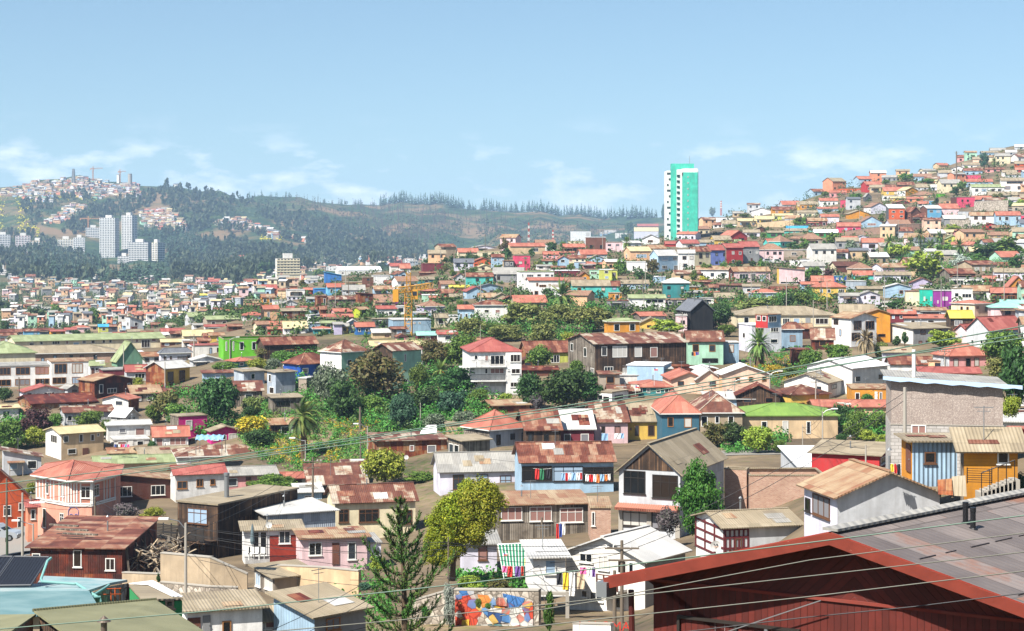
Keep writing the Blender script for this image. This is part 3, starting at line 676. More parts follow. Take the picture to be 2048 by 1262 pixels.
rows(0,600,4.207,'''
1297 1297 1580 1066 1150 1290;w;sal;gu;R:.05,.1,.2,.5p/.45,.1,.5,.45p;white house with salmon roof, porch and rose-curtained windows below the pink house
905 905 1258 1034 1058 1190;w;zinc;gu;R:.27,.2,.16,.3/.65,.2,.22,.55;white house with a balcony and zinc roof behind the green cabin
935 1052 1166 916 996 1046;w;w;gv;R:.2,.1,.55,.5 L:.4,.2,.3,.5;white attic house with a steep white gable on top of the balcony house
960 960 1250 1186 1190 1250 d=5;pw;zinc;flat;R:.1,.1,.25,.7/.4,.1,.15,.8d/.65,.1,.2,.7;open ground floor in shade with drying washing under the white balcony house
385 515 866 1074 1130 1352;w/be;cream;gu;R:.05,.06,.12,.26/.42,.05,.09,.3/.69,.06,.09,.27/.84,.05,.06,.12/.15,.58,.2,.2/.5,.58,.14,.3d L:.35,.1,.4,.3;beige two-storey house with a cream roof and white-framed windows
165 208 546 724 776 838;lw/w;red;gv;R:.05,.1,.12,.75/.2,.1,.06,.75/.28,.1,.1,.8/.46,.1,.27,.6;white bungalow with a maroon gable and red roof below the deco apartments
515 570 662 716 746 806;lg;grey;gv;R:.4,.2,.4,.35;small grey gabled house between maroon-gabled bungalow and rust-red house
150 270 802 836 888 935;rust;rustd;gu;R:.42,.2,.15,.7c/.7,.3,.1,.5;long rusty shed with two pale sheets on its dark red roof
-40 -40 150 890 915 1035;pw;cream;gu;R1x1;off-white house with cream roof at the left edge below the deco apartments
125 205 306 906 940 1002;pw;otan;gv;R:.3,.2,.3,.6;small white gabled hut with a stained tin roof left of the dark red bush
545 545 942 892 950 1068;lg|;patch;gu;R:.05,.2,.1,.4/.6,.2,.1,.4;grey sheet-metal house with a patched rust roof behind the small green trees
664 795 1112 634 684 835 a=30;rust/rdark;otan;gv;R:.12,.2,.1,.5/.33,.45,.25,.28/.86,.2,.08,.3;tall rust-red corrugated house with a gable left of the yellow brick house
865 1080 1168 802 838 955 a=60;w/rust;sal;gu;L:.5,.1,.28,.35/.1,.4,.2,.5;lower white and rust-red house under a salmon tin roof
1115 1115 1352 724 790 865;wood;otan;sR;R:.1,.3,.2,.5/.5,.3,.2,.5;weathered plank shack with a stained roof right of the rust-red house
1300 1300 1662 736 790 850 d=8;wdark;rustd;sR;R:.3,.3,.2,.5;low dark shack under a long brown-red tin roof behind the leafy tree
-60 -60 428 548 562 738 d=10;w;grey;flat;R:.11,.05,.18,.36o/.38,.05,.24,.36o/.71,.05,.23,.36o/.06,.63,.24,.3o/.37,.62,.25,.3o/.71,.62,.24,.28o;white deco apartment block with dark wooden windows at the left edge
432 432 738 512 524 722 d=9;w;otan;flat;R:.08,.08,.33,.4o/.55,.08,.3,.4o/.03,.64,.36,.28o/.55,.64,.25,.3o;white apartment block with two rows of wooden balcony doors beside the stepped deco block
740 758 868 512 548 632;w;pgr;gu;R:.1,.3,.2,.7d/.4,.25,.2,.35;small white wing with a pale green roof right of the wooden balcony doors
865 865 1062 592 606 645 d=6;ma;grey;flat;-;low maroon shed behind the rust-red corrugated house
1062 1066 1232 548 604 690;lg;red;gu;R:.4,.2,.5,.5;grey house with a long red tin roof left of the yellow brick house
1228 1388 1596 522 578 738 a=45;rust/ye-;zinc;gu;R:.1,.18,.23,.5b/.57,.16,.24,.52b/.15,.7,.2,.2b/.6,.7,.2,.2b;yellow brick house with rusty side wall, zinc roof and two tall windows
130 130 1382 320 352 436 d=12;cr;pgr;gu;R:.09,.15,.03,.8/.16,.0,.02,.35/.24,.0,.05,.35/.33,.0,.02,.35/.38,.2,.04,.8/.44,.0,.025,.35/.5,.0,.025,.35/.575,.0,.02,.35/.62,.0,.02,.35/.8,.0,.02,.35/.84,.1,.06,.8/.91,.0,.03,.3/.96,.0,.02,.3;long low cream factory building with a pale green roof left of the green block
-100 -100 132 282 304 396;w;rust;gu;R3x1;white building with a rusty roof at the left end of the long factory
-200 -200 980 406 466 588 d=11;cr/brick;tan;hip;R:.21,.25,.02,.42/.29,.25,.02,.42/.37,.25,.02,.42/.45,.25,.022,.42/.535,.12,.024,.3/.65,.12,.024,.3/.725,.12,.024,.3/.82,.12,.024,.3/.945,.3,.02,.35;long cream convent with arched windows and a beige hipped roof
-150 -150 286 354 456 560 @372 d=14;cr;pgr;hip;-;cream wing with a tall pale green hipped roof at the convent's left end
940 984 1206 354 532 562 a=16 d=9;sg-;pgr;gv;R:.75,.4,.03,.3;sage green A-frame house with a steep pale green roof
1140 1140 1206 430 440 512;hp;w;flat;-;narrow magenta house behind the sage green A-frame
1200 1200 1352 440 476 546;w;otan;gu;R2x1;white house with a stained tin roof between the A-frame and the grey slate house
1338 1352 1606 398 452 546;lw;slate;hip;R:.1,.25,.08,.3/.3,.25,.06,.3/.55,.3,.3,.25/.86,.2,.1,.5;pale lilac house with dark slate hipped roof above the yellow brick house
55 55 132 42 54 90;w;rust
265 265 330 2 12 30;lg;red
210 210 346 35 47 70;sa;rust
130 130 226 110 122 155;cr;tan
30 30 105 155 167 195;w;red
35 35 126 205 215 238;lb;rust
135 135 216 214 226 248;lg;tan
444 444 516 126 136 200;dg;grey
515 515 600 78 90 128;w;grey
585 585 692 44 56 75;w;red
565 565 642 60 70 95;re;grey
630 630 702 8 18 48;lb;grey
710 712 790 132 147 182;cr;cream;hip
900 906 972 54 70 114;w;sal
955 955 1042 32 44 72;oc;w
840 840 892 62 77 122;ol;tan
600 600 682 178 190 218;w;rust
614 614 753 215 236 272;pl;sal;hip;;pale pink villa with a salmon hipped roof left of the bright blue roof
755 755 832 208 222 262;be;tan
830 832 910 205 226 275;yg;blu;gu;;yellow-green house with a bright blue roof near the white obelisk
908 908 1000 208 225 268;dg;rust
1090 1090 1186 98 114 154;w;lb
1225 1225 1302 152 164 205;oc;sal;flat;;ochre house with a flat roof at the foot of the green valley slope
1305 1305 1432 138 150 182;w;red;gu;;white house with a long red roof right of the ochre flat-roofed house
1556 1592 1737 107 142 208;lg;pgr;gu;;grey barn with a pale green roof on the near ridge
1275 1275 1412 190 208 242;ma;rust
1415 1415 1627 195 214 248;w;tan
1630 1630 1712 206 220 248;w;grey
200 200 326 244 264 310;sk;rust;gu;;sky blue row house with a rusty roof beyond the long factory
325 325 453 238 256 304;lb;rust;gu;;pale blue row house with rusty roof, right of the sky blue one
0 0 200 248 272 308;be;rust
430 430 546 254 266 318;oc;red
550 550 642 235 252 290;w;red
862 862 960 278 290 322;lb;grey
1010 1010 1076 248 260 285;lb;grey
962 962 1082 272 290 324;w;red
1080 1080 1202 248 268 328;wood;tan
1196 1196 1292 262 290 328;re;rust
1290 1290 1442 274 300 330;g;zinc
1360 1360 1557 240 268 304;re;red
1440 1440 1560 264 286 330;wood;rust
1545 1545 1790 254 318 345;cr;cream;gu;-;long low house under a wide cream roof left of the lime green block
1720 1720 1790 282 306 355;re;rust
1360 1360 1545 330 356 400;br;cream
1600 1600 1770 372 392 480;brick;w;flat
1540 1540 1700 330 345 400;pw;zinc;flat
''')
rows(400,600,4.207,'''
60 95 336 1064 1106 1214 a=14;hp;pk;gv;R:.05,.25,.22,.5c/.31,.3,.22,.4/.6,.22,.36,.55c;magenta bungalow with a low pink gable and white-curtained windows
-250 -180 58 974 984 1196 a=20;wood/hp;pk;flat;R:.25,.15,.22,.4c;magenta two-storey house with a white-railed balcony
285 370 542 578 604 722 a=28;zincw;tan;sR;R:.33,.17,.2,.4;pale grey sheet-metal house with one window left of the tall metal shed
565 637 802 592 612 802 a=30;zincw;tan;sR;L:.2,.1,.3,.35/.3,.65,.5,.3;tall windowless grey sheet-metal shed with small side balcony
830 896 986 650 662 802 a=60;co/wood;zinc;flat;R:.4,.25,.5,.35;small half-plastered shack with zinc roof below the deep blue house
575 615 852 795 826 965;wood;tan;sR;R:.1,.2,.5,.3;ramshackle plank shack with a beige roof above the wind-bent palm
585 602 860 1006 1050 1152;wdark;otan;sR;R:.3,.2,.3,.6/.65,.2,.3,.6p;low dark shack with rust-edged tin roof behind the palm trunk
290 290 522 690 768 905;wood;patch;sR;R1x1;shack heaped with broken roof sheets under the pale grey metal house
30 30 278 598 616 695;lb|;rust;sR;R1x1;pale blue sheet shed with a rusty roof right behind the leafy tree
700 845 1128 448 546 692 a=34;db;rust;hip;R:.06,.2,.17,.3/.5,.2,.2,.25;deep blue house with a rusty hipped roof
228 310 452 484 522 575;te;sal;hip;R2x1;teal cottage with a salmon hipped roof below the lime green block
-60 -60 176 474 524 560;lg;zinc;gv;R1x1;white-roofed gabled cottage left of the teal cottage
198 198 736 284 332 500 d=10;lm;lm;par;R:.03,.12,.02,.45/.14,.12,.02,.45/.25,.12,.065,.42k/.44,.12,.06,.42k;lime green two-storey block with parapet and tall dark windows
480 545 988 318 378 500 a=16;wdark;rust;gu;R:.4,.35,.2,.5/.65,.4,.2,.5;dark timber house with long rust-red roof right of the lime green block
1010 1190 1420 340 446 700 a=40;w/mi|;patch;hip;R:.2,.23,.18,.2k;mint green sheet-metal house with a radiating patched rust roof, behind dark trees
1456 1622 1864 370 428 752 a=38;wdark/mi|;patch;gu;R:.4,.1,.07,.2k/.28,.75,.25,.13k L3x1;tall mint green sheet house with rust streaks right of the dark tree
''')
rows(400,600,4.207,'''
365 365 540 104 132 175;w;sal;hip;R:.17,.2,.23,.5/.65,.2,.2,.5
512 540 662 46 78 175;wdark/pe;sal;gu;R:.2,.25,.18,.45;peach wooden house with a salmon roof and one tall window on the near ridge
668 690 892 72 94 168;rust;tan;gu;R:.1,.3,.1,.3;rusty barn-like house with a beige roof right of the peach house
740 740 902 54 84 110;re;red;gu;-
935 935 1002 60 84 132;lb;rust
1000 1014 1062 52 76 155;rust;rust
1100 1136 1282 74 100 152;pk;sal;gu;R:.3,.3,.2,.35/.65,.3,.2,.35
1024 1024 1284 128 152 185;pk;sal
1282 1346 1426 60 82 148;ly;otan;gu;R:.2,.1,.5,.45;acid yellow house with a rusty roof left of the yellow crane
1490 1490 1652 50 76 138;w;red;gu;R:.1,.3,.15,.5/.6,.3,.2,.5
1650 1650 1732 44 56 125;w;zinc;flat
890 930 1022 114 130 195 a=60;w/lb|;zinc;flat
900 925 1022 176 196 268;lb;zinc;flat
25 60 334 136 166 238;co;pgr;gu;R:.13,.2,.12,.35/.45,.2,.14,.35/.8,.2,.12,.35;long grey house with a pale green roof at the left end of the ridge
45 45 236 214 236 265;w;red
240 240 352 205 226 265;br;rust
450 482 576 180 206 284;cr;tile;gu
575 575 716 180 216 255;br;sal
710 710 896 180 236 290;w;cream;gu;R:.05,.3,.1,.4/.55,.15,.3,.4
958 962 1102 228 256 290;te;sal;hip;R:.35,.3,.3,.5;teal cottage with a salmon hipped roof above the long rust-red roof
1020 1020 1136 178 196 265;ol;pgr
1130 1130 1196 188 206 294;li;grey
1188 1190 1246 198 222 284;ye;grey
1244 1250 1322 165 186 275;lb;zinc;gv
1300 1316 1462 190 222 294;bl;sal;gu;R:.1,.25,.15,.4/.5,.3,.2,.3;bright blue house with a salmon roof left of the crane mast
1455 1455 1622 244 276 325;be;zinc;gu;R:.6,.4,.2,.3
1595 1595 1732 148 160 240;lb;grey;flat;-
1620 1620 1732 234 246 325;wood;rust
1455 1455 1600 150 162 235;dg;tan;flat
1645 1660 1734 288 322 355;pk;rust;gv
80 84 198 276 300 360;ye;otan;gu;R:.5,.2,.3,.5
-10 -10 82 320 345 400;sa;rust
-60 -60 190 370 385 480;pw;red;flat;R:.55,.2,.08,.6/.8,.2,.08,.6
225 225 312 92 100 132;ma;sal
130 130 262 66 84 135;w;rust
30 30 98 70 82 108;lb;rust
305 305 382 70 86 115;w;rust
1440 1440 1900 345 392 440;cr;cream;gu;-
580 580 700 248 262 290;re;sal
''')
rows(800,600,4.207,'''
95 95 192 390 400 555;pw|;rust;flat;R:.4,.45,.5,.3b;off-white sheet-metal house with one barred window beside the tall mint house
590 590 1014 324 440 805 d=11;w;red;hip;R:.08,.06,.08,.12/.29,.07,.08,.14/.4,.07,.28,.22k/.82,.03,.17,.18/.29,.37,.06,.13/.4,.37,.27,.13/.72,.37,.04,.05/.81,.37,.17,.13/.38,.69,.38,.11c/.8,.69,.17,.11;white three-storey house with a red hipped roof and long balconies
630 630 792 318 378 440;br;brn;gu;R1x1;brown-roofed house just behind the white three-storey house
1010 1070 1512 350 440 548;rust/yg|;rust;gu;R:.45,.25,.17,.6k;pale yellow sheet house with a long rust roof right of the white three-storey house
1015 1015 1132 488 516 575;br;brn;gv;R1x1;brown gabled cottage against the white three-storey house
1015 1015 1322 568 602 650;br;rustd;gu;R:.2,.3,.1,.5;low brown house with dark rusty roof in front of the brown gabled cottage
1405 1640 2422 288 372 645 a=20;wood/wdark;patch;gu;R:.07,.07,.06,.3/.19,.07,.16,.35c/.43,.1,.08,.32c/.6,.12,.08,.32/.1,.7,.1,.2/.3,.75,.08,.15/.5,.72,.1,.2 L:.1,.1,.1,.25k/.6,.15,.1,.3k/.85,.75,.12,.2;long brown tenement of rusty sheets and ochre panels with a patched rust roof
530 755 1062 930 1102 1250 a=36;wood/zincw;sal;hip;R:.18,.25,.12,.6/.57,.25,.12,.35/.88,.25,.1,.6;grey clapboard house with a bright salmon hipped roof and two skylights
1062 1062 1352 928 1096 1250 d=11;wdark;rust;gu;R:.05,.15,.14,.45/.5,.2,.15,.6;grey wooden row house under a rust roof between salmon and zinc roofs
1352 1352 1632 924 1088 1215 d=11;ma;zinc;gu;R:.1,.3,.2,.5/.6,.3,.25,.55;maroon-walled house with a zinc roof and a small dark dormer
678 780 1092 878 918 960;rust;otan;gu;-;rusty shed with half-brown half-beige roof above the salmon hipped roof
395 395 752 1050 1060 1125 d=5;be;tan;flat;-;beige-roofed concrete lean-to left of the salmon hipped roof
490 495 626 44 76 205;lb;sal;gu;R3x1;pale blue sheet house with salmon roof left of the white corner house
628 632 905 6 46 205;pw;rust;hip;R:.05,.2,.06,.25/.28,.22,.15,.18/.62,.22,.15,.18/.28,.85,.15,.15;off-white two-storey corner house with a rusty hipped roof behind the big trees
140 200 378 8 58 135;li;tile;hip;R:.35,.3,.1,.6/.6,.3,.2,.4
100 100 262 74 108 160;lb;zinc;flat
-60 -60 262 156 170 292;lb|;zinc;flat;R:.53,.15,.06,.12/.67,.15,.06,.12;long pale blue sheet-metal building right behind the crane mast
290 300 396 114 142 235;cr;tan;gu;R1x1
395 395 492 124 136 195;pw;zinc;flat;-
152 152 312 268 298 362;ma;teal
318 322 478 258 288 365;w;red;gu
-80 -80 152 352 390 450;pw;cream;gu;-
''')
rows(1200,600,4.207,'''
440 440 738 288 372 525 d=10;mi;patch;gu;R:.22,.15,.17,.4o/.71,.13,.18,.45o;mint green house with flaking rusty roof adjoining the brown tenement
735 740 1036 262 345 545 a=8;mi;patch;gu;R:.13,.13,.17,.32o/.6,.15,.17,.3o/.4,.72,.45,.2g;mint green house with a rust roof and laundry below its window
1034 1036 1168 344 360 530 a=8;lb|;zinc;flat;R:.38,.08,.28,.4o;narrow pale blue sheet house right of the mint green houses
36 70 332 155 186 295;oc;pgr;hip;R:.18,.15,.18,.55g/.68,.15,.18,.55g;ochre wooden rooftop house with a pale green hipped roof
276 345 552 104 136 200;wood/w;sal;gu;-
338 342 516 150 192 240;ye;tan;gv;R:.3,.4,.2,.4
640 642 732 118 132 262;pl;zinc;flat;R:.4,.3,.4,.25
650 762 952 0 88 262 a=24;bk|;slate;gv;-;black corrugated barn-like house with a grey roof
1160 1160 1990 55 130 235 d=12;cr;tan;hip;R:.06,.15,.05,.8/.45,.2,.07,.5/.56,.2,.06,.5/.68,.2,.05,.7d/.78,.2,.13,.5;wide cream house with a beige hipped roof above the red balcony house
1168 1278 1526 200 214 445 a=22;lw/lg;w;flat;R:.1,.08,.28,.18k/.63,.08,.27,.18k/.62,.5,.25,.16k L:.3,.3,.2,.2;grey-white house with a red glazed upper room and deck
1310 1412 1522 118 128 222 @326 a=50 nb;re/lb;otan;flat;R:.05,.05,.6,.6 L:.1,.1,.35,.45/.55,.1,.35,.45;red and pale blue glazed box room on top of the grey-white house
1525 1545 1702 184 250 405;lb|;rust;hip;R1x1;pale blue sheet house with rust and beige hipped roof right of the palm
1620 1620 1770 405 420 548;rdark;rustd;flat;-;dark red rusty sheet annexe right of the stout palm
600 600 892 614 668 790 d=9;fl;sal;gv;R:.18,.1,.18,.33b/.72,.13,.18,.33b;pale peach bungalow with a salmon gable and two brown windows
812 812 1028 590 666 790 d=10;fl;zinc;gv;R:.5,.15,.24,.33b;pale peach house with a zinc roof joined to the peach bungalow
770 800 976 560 605 640 @312 d=8 nb;sa;w;gv;R:.45,.2,.2,.5;salmon attic behind the pale peach houses
978 1028 1424 552 626 806 a=12 d=11;pe/fl;w;gv;R:.28,.14,.09,.22o/.56,.12,.1,.24o/.84,.12,.09,.22o/.1,.7,.05,.3d/.16,.7,.05,.3;cream and yellow house with a white gable roof and ochre windows
300 300 598 682 736 810 d=8;te;sal;hip;R4x1;teal cottage with a long salmon hipped roof and small flag
75 75 322 718 770 830;br;patch;gu;R:.4,.3,.2,.5
-20 100 332 764 782 866 a=60;w;lg;flat;R:.1,.3,.3,.4 L:.4,.4,.4,.45/.05,.3,.3,.4;flat white house behind the pale-lilac and yellow row houses
535 535 602 545 556 705 a=80 d=6;lb;w;flat;-;narrow pale turquoise wall-like house left of the peach bungalow
516 522 832 784 962 1225 a=7 d=12;bt-;sal;hip;R:.15,.1,.17,.3/.6,.1,.2,.32/.6,.72,.2,.28/.25,.72,.06,.28;petrol blue clapboard house with a big salmon hipped roof
830 832 1196 784 954 1210 a=7 d=12;ta-;patch;hip;R:.05,.1,.15,.33/.37,.08,.1,.25/.67,.08,.13,.25;taupe clapboard house with a patched rust and white roof right of the petrol blue house
-46 -46 234 864 1028 1200 d=11;pl-;patch;gu;R:.2,.22,.12,.45/.6,.22,.17,.45;pale pink clapboard row house with a patched rust and cream roof
234 236 514 866 1022 1190 d=11;ye-;tan;gu;R:.05,.3,.07,.15/.2,.17,.13,.55b/.6,.17,.19,.55b;pale yellow clapboard row house with brown windows under a beige roof
1196 1196 1996 880 978 1185 d=10;be;lime;hip;R:.2,.2,.06,.45/.42,.2,.06,.53/.67,.22,.05,.5;long ochre-beige house with a lime green roof and tall shuttered windows
1454 1610 1926 716 802 905;ye;patch;hip;R:.2,.6,.14,.3k/.55,.55,.1,.3k L:.3,.6,.3,.3k;yellow house with a half-beige half-rust hipped roof right of the peach and cream houses
915 915 1312 800 862 905 d=9;lb;zinc;sR;-;low shed with a broad zinc roof below the cream and yellow house
1150 1150 1512 718 800 900;wdark;rustd;gv;R2x1;dark wooden house with a brown-red gable roof left of the yellow hipped house
1150 1230 1420 780 850 900 @300;oc;rustd;gu;R1x1;small ochre house with a brown tin roof at the dark gable's foot
0 0 165 605 625 745;co;rust;sR;R1x1
330 330 480 570 590 680;lb;zinc;flat;R:.4,.2,.4,.5
160 160 330 620 640 700;pw;zinc;flat;-
480 480 600 560 580 690;cr;zinc;sR
600 600 760 545 560 630;rdark;rustd;flat;-;dark rusty sheet wall-house below the mint green houses
''')
rows(1600,600,4.2076,'''
-132 236 356 622 698 832 a=70;w;tan;gu;R:.25,.15,.35,.3 L:.75,.25,.1,.2;white gabled house with beige roof and two windows above the yellow hipped house
58 440 736 500 576 800 a=55;w/w-;w;gu;R:.08,.3,.15,.22/.73,.3,.15,.22;large white house with bright white roof and brown gable top
434 436 768 724 748 892 d=8;oc;otan;flat;R:.08,.2,.12,.6k/.57,.15,.07,.6d/.69,.15,.07,.6k;ochre yellow house with dark tall windows beneath the large white house
1120 1256 1592 370 476 592 a=28;lg/pk;sal;hip;R:.1,.15,.12,.8/.4,.15,.12,.75/.61,.15,.12,.6;pink ornate house with white pilasters and a salmon hipped roof
690 700 932 408 438 545;lw;tan;sR;R:.2,.3,.2,.35;pale lilac cottage with beige roof left of the pink ornate house
760 764 1102 478 542 600;or;rust;gu;-
1080 1082 1252 488 516 590;pe;rust;flat
1005 1010 1502 568 614 690;pe;red;gu;-;low house with a long bright red roof behind the chipboard building
1405 1596 1890 146 252 402 a=50;lg/lb;red;gu;R:.1,.1,.2,.3 L:.2,.6,.12,.25k/.6,.55,.12,.25k;tall grey house with a steep red roof and light gable at the right edge
1310 1405 1470 206 252 370;pl;red;gu;L:.4,.3,.2,.3
552 555 756 80 112 360 a=8;oc;otan;gv;R:.5,.7,.3,.1k;tall ochre yellow house behind the white balcony house
750 752 966 84 116 200;ma;sal;gu;R:.1,.2,.1,.3/.4,.2,.1,.3;maroon house with a salmon roof right of the tall ochre house
878 880 1226 128 156 200;lg;sal;gu;R:.15,.3,.1,.5/.55,.3,.15,.5
750 952 1246 196 244 375 a=35;pw/g;tan;sR;R:.2,.05,.15,.3/.55,.05,.25,.3/.15,.75,.1,.25p/.35,.75,.1,.25;cream-sided grey house with stained beige roof behind two dark cypresses
1230 1272 1452 90 150 260;wdark;yel;gu;R:.15,.2,.35,.4;dark wooden house with a yellow roof left of the tall grey house
1275 1470 1608 4 36 150 a=50;cr/fl;sal;hip;R:.1,.15,.15,.2/.6,.2,.3,.4 L:.4,.2,.1,.4/.65,.2,.1,.4;cream and pink house with a salmon hipped roof beside the purple house
1605 1605 1890 20 66 160;pl;teal;hip;R1x1;pale pink house with a pale teal hipped roof at the right edge
268 430 642 112 156 395 a=38;w;otan;gv;R:.1,.08,.3,.32k/.56,.1,.35,.3k/.02,.5,.33,.28k/.5,.5,.35,.28k L:.1,.05,.25,.2/.4,.4,.1,.25;white two-storey house with dark glazed balconies behind the dead palm
338 342 622 38 110 150;tan;tan;gu;-
-10 -10 100 200 240 330;rdark;otan;gu;-
95 100 282 240 326 420;rdark;patch;gu;R1x1;dark red sheet shack with a patched rust roof left of the white balcony house
760 765 1682 600 700 1165 a=3 d=9 n=warehouse;osb;w;-
1685 1765 1905 958 1004 1075;lg;zinc;gu;R1x1;grey shed with white zinc roof right of the chipboard building
1680 1680 1900 1040 1060 1150 d=4;pw;zinc;sR;-;low white lean-to at the right edge beside the chipboard building
1790 1800 1920 1120 1140 1230 d=4;re;sal;sR;-;red tin-roofed hut behind the yellow clapboard cabin
130 130 762 882 912 970 d=7;be;sal;gu;-;low shed with a long salmon tin roof behind the dark green trees
865 900 1100 62 92 118;wood;tan
965 965 1225 80 110 130;lg;otan
'''.replace('760 765 1682 600 700 1165 a=3 d=9 n=warehouse;osb;w;-\n',''))
rows(400,340,4.207,'''
480 480 645 966 1000 1075;rust;red;gu;R:.5,.2,.1,.25;rusty sheet house with a red roof at the left end of the ridge row
644 648 820 955 978 1050;sa;tan;hip;R:.15,.2,.1,.3/.5,.2,.1,.3;salmon pink house with a cream hipped roof on the near ridge
655 655 730 1040 1044 1080;sk;sk;flat;-
730 734 882 995 1010 1085;w;zinc;flat;R2x1
878 880 975 992 1010 1060;re;sal;gu;R2x1
962 964 1058 990 1000 1055;bl;blu;flat;R:.3,.35,.2,.35;bright blue flat-roofed house on the near ridge
1072 1074 1214 954 986 1058;sk;sal;gu;R:.15,.2,.15,.4/.6,.3,.2,.4;sky blue house with a salmon roof right of the bright blue house
1198 1200 1386 968 1010 1055;lg;grey;gu;R2x1
1050 1052 1190 858 885 955;bl;blu;sl;-;blue school block with a curved sloping roof
1160 1165 1528 812 845 890 d=20;pw;w;gu;R5x1;long sports hall with a half-white half-green roof
1312 1314 1530 810 834 848;w;lime;gu;-;bright green-roofed end of the long sports hall
1210 1212 1370 920 945 985;be;tan;flat;R1x1
1368 1370 1460 895 905 990;br;tan;flat;R1x2
1458 1460 1595 868 890 975;w;zinc;flat;R:.6,.5,.15,.2
1556 1558 1716 930 962 990;w;rust;gu;-
1465 1468 1616 975 1004 1052;lb;otan;gu;R3x1
1600 1605 1767 785 810 875;pw;red;gu;-
1600 1640 1740 852 880 910;lb;rust;gv;-
295 340 365 1072 1078 1180;zincw;zinc;flat;-;windowless pale grey metal tower block at the ridge's left end
362 364 518 1072 1095 1155;be;tan;flat;-;beige blank-walled block right of the pale grey metal tower
520 522 626 1045 1072 1140;oc;otan;gu;R2x1;ochre house with a rust-stained roof on the left ridge
610 612 720 1085 1100 1160;w;grey;flat;R1x1
690 692 826 1095 1125 1165;lg;grey;gv;-
965 990 1085 1055 1064 1150;rust;rust;flat;R:.5,.2,.2,.7
1085 1090 1310 1062 1090 1155;wood;patch;gu;R:.2,.3,.1,.5
1310 1345 1460 1035 1046 1150;rust;rust;sl;R1x1
1470 1474 1650 1048 1110 1150;be;tile;gu;R:.3,.3,.5,.5
1650 1652 1735 1100 1115 1140;pu;rust;flat;-;purple-walled house left of the crane head
900 902 968 1070 1085 1120;lb;grey
735 738 880 1060 1072 1100;lw;grey;flat;R4x1
395 398 515 1125 1140 1180;br;rust
120 122 225 1160 1180 1225;w;red
56 58 165 925 940 985;lg;red
165 167 265 928 942 985;w;grey
370 372 470 915 935 975;w;rust;gu;R3x1
478 480 625 908 922 960;w;grey;flat;R3x1
0 2 90 1040 1055 1100;sk;yel;gu;R4x1;sky blue house with yellow eaves among trees at the valley edge
30 32 120 1108 1120 1150;cr;cream
-80 -78 50 1118 1130 1160;w;red
100 102 240 950 965 1000;lg;rust
380 382 480 985 1000 1035;w;red
60 62 180 1038 1050 1090;pk;rust
715 717 810 905 920 945;re;sal
885 888 1000 890 908 945;lb;grey;gu;R3x1
900 902 1020 915 930 960;lg;grey
850 852 930 780 795 820;w;rust
930 932 1030 772 788 815;w;grey
870 872 970 745 760 780;w;sal
1130 1132 1210 755 770 800;lb;grey
1250 1252 1330 742 756 775;pe;sal
1400 1402 1490 758 772 800;w;rust
1150 1152 1235 740 755 775;cr;sal
1500 1502 1590 728 742 770;br;rust
1615 1617 1700 720 735 765;w;grey
1610 1612 1700 755 765 790;re;sal
295 297 370 716 730 750;w;red
430 432 560 720 740 765;br;red
600 602 660 728 742 770;w;rust
''')
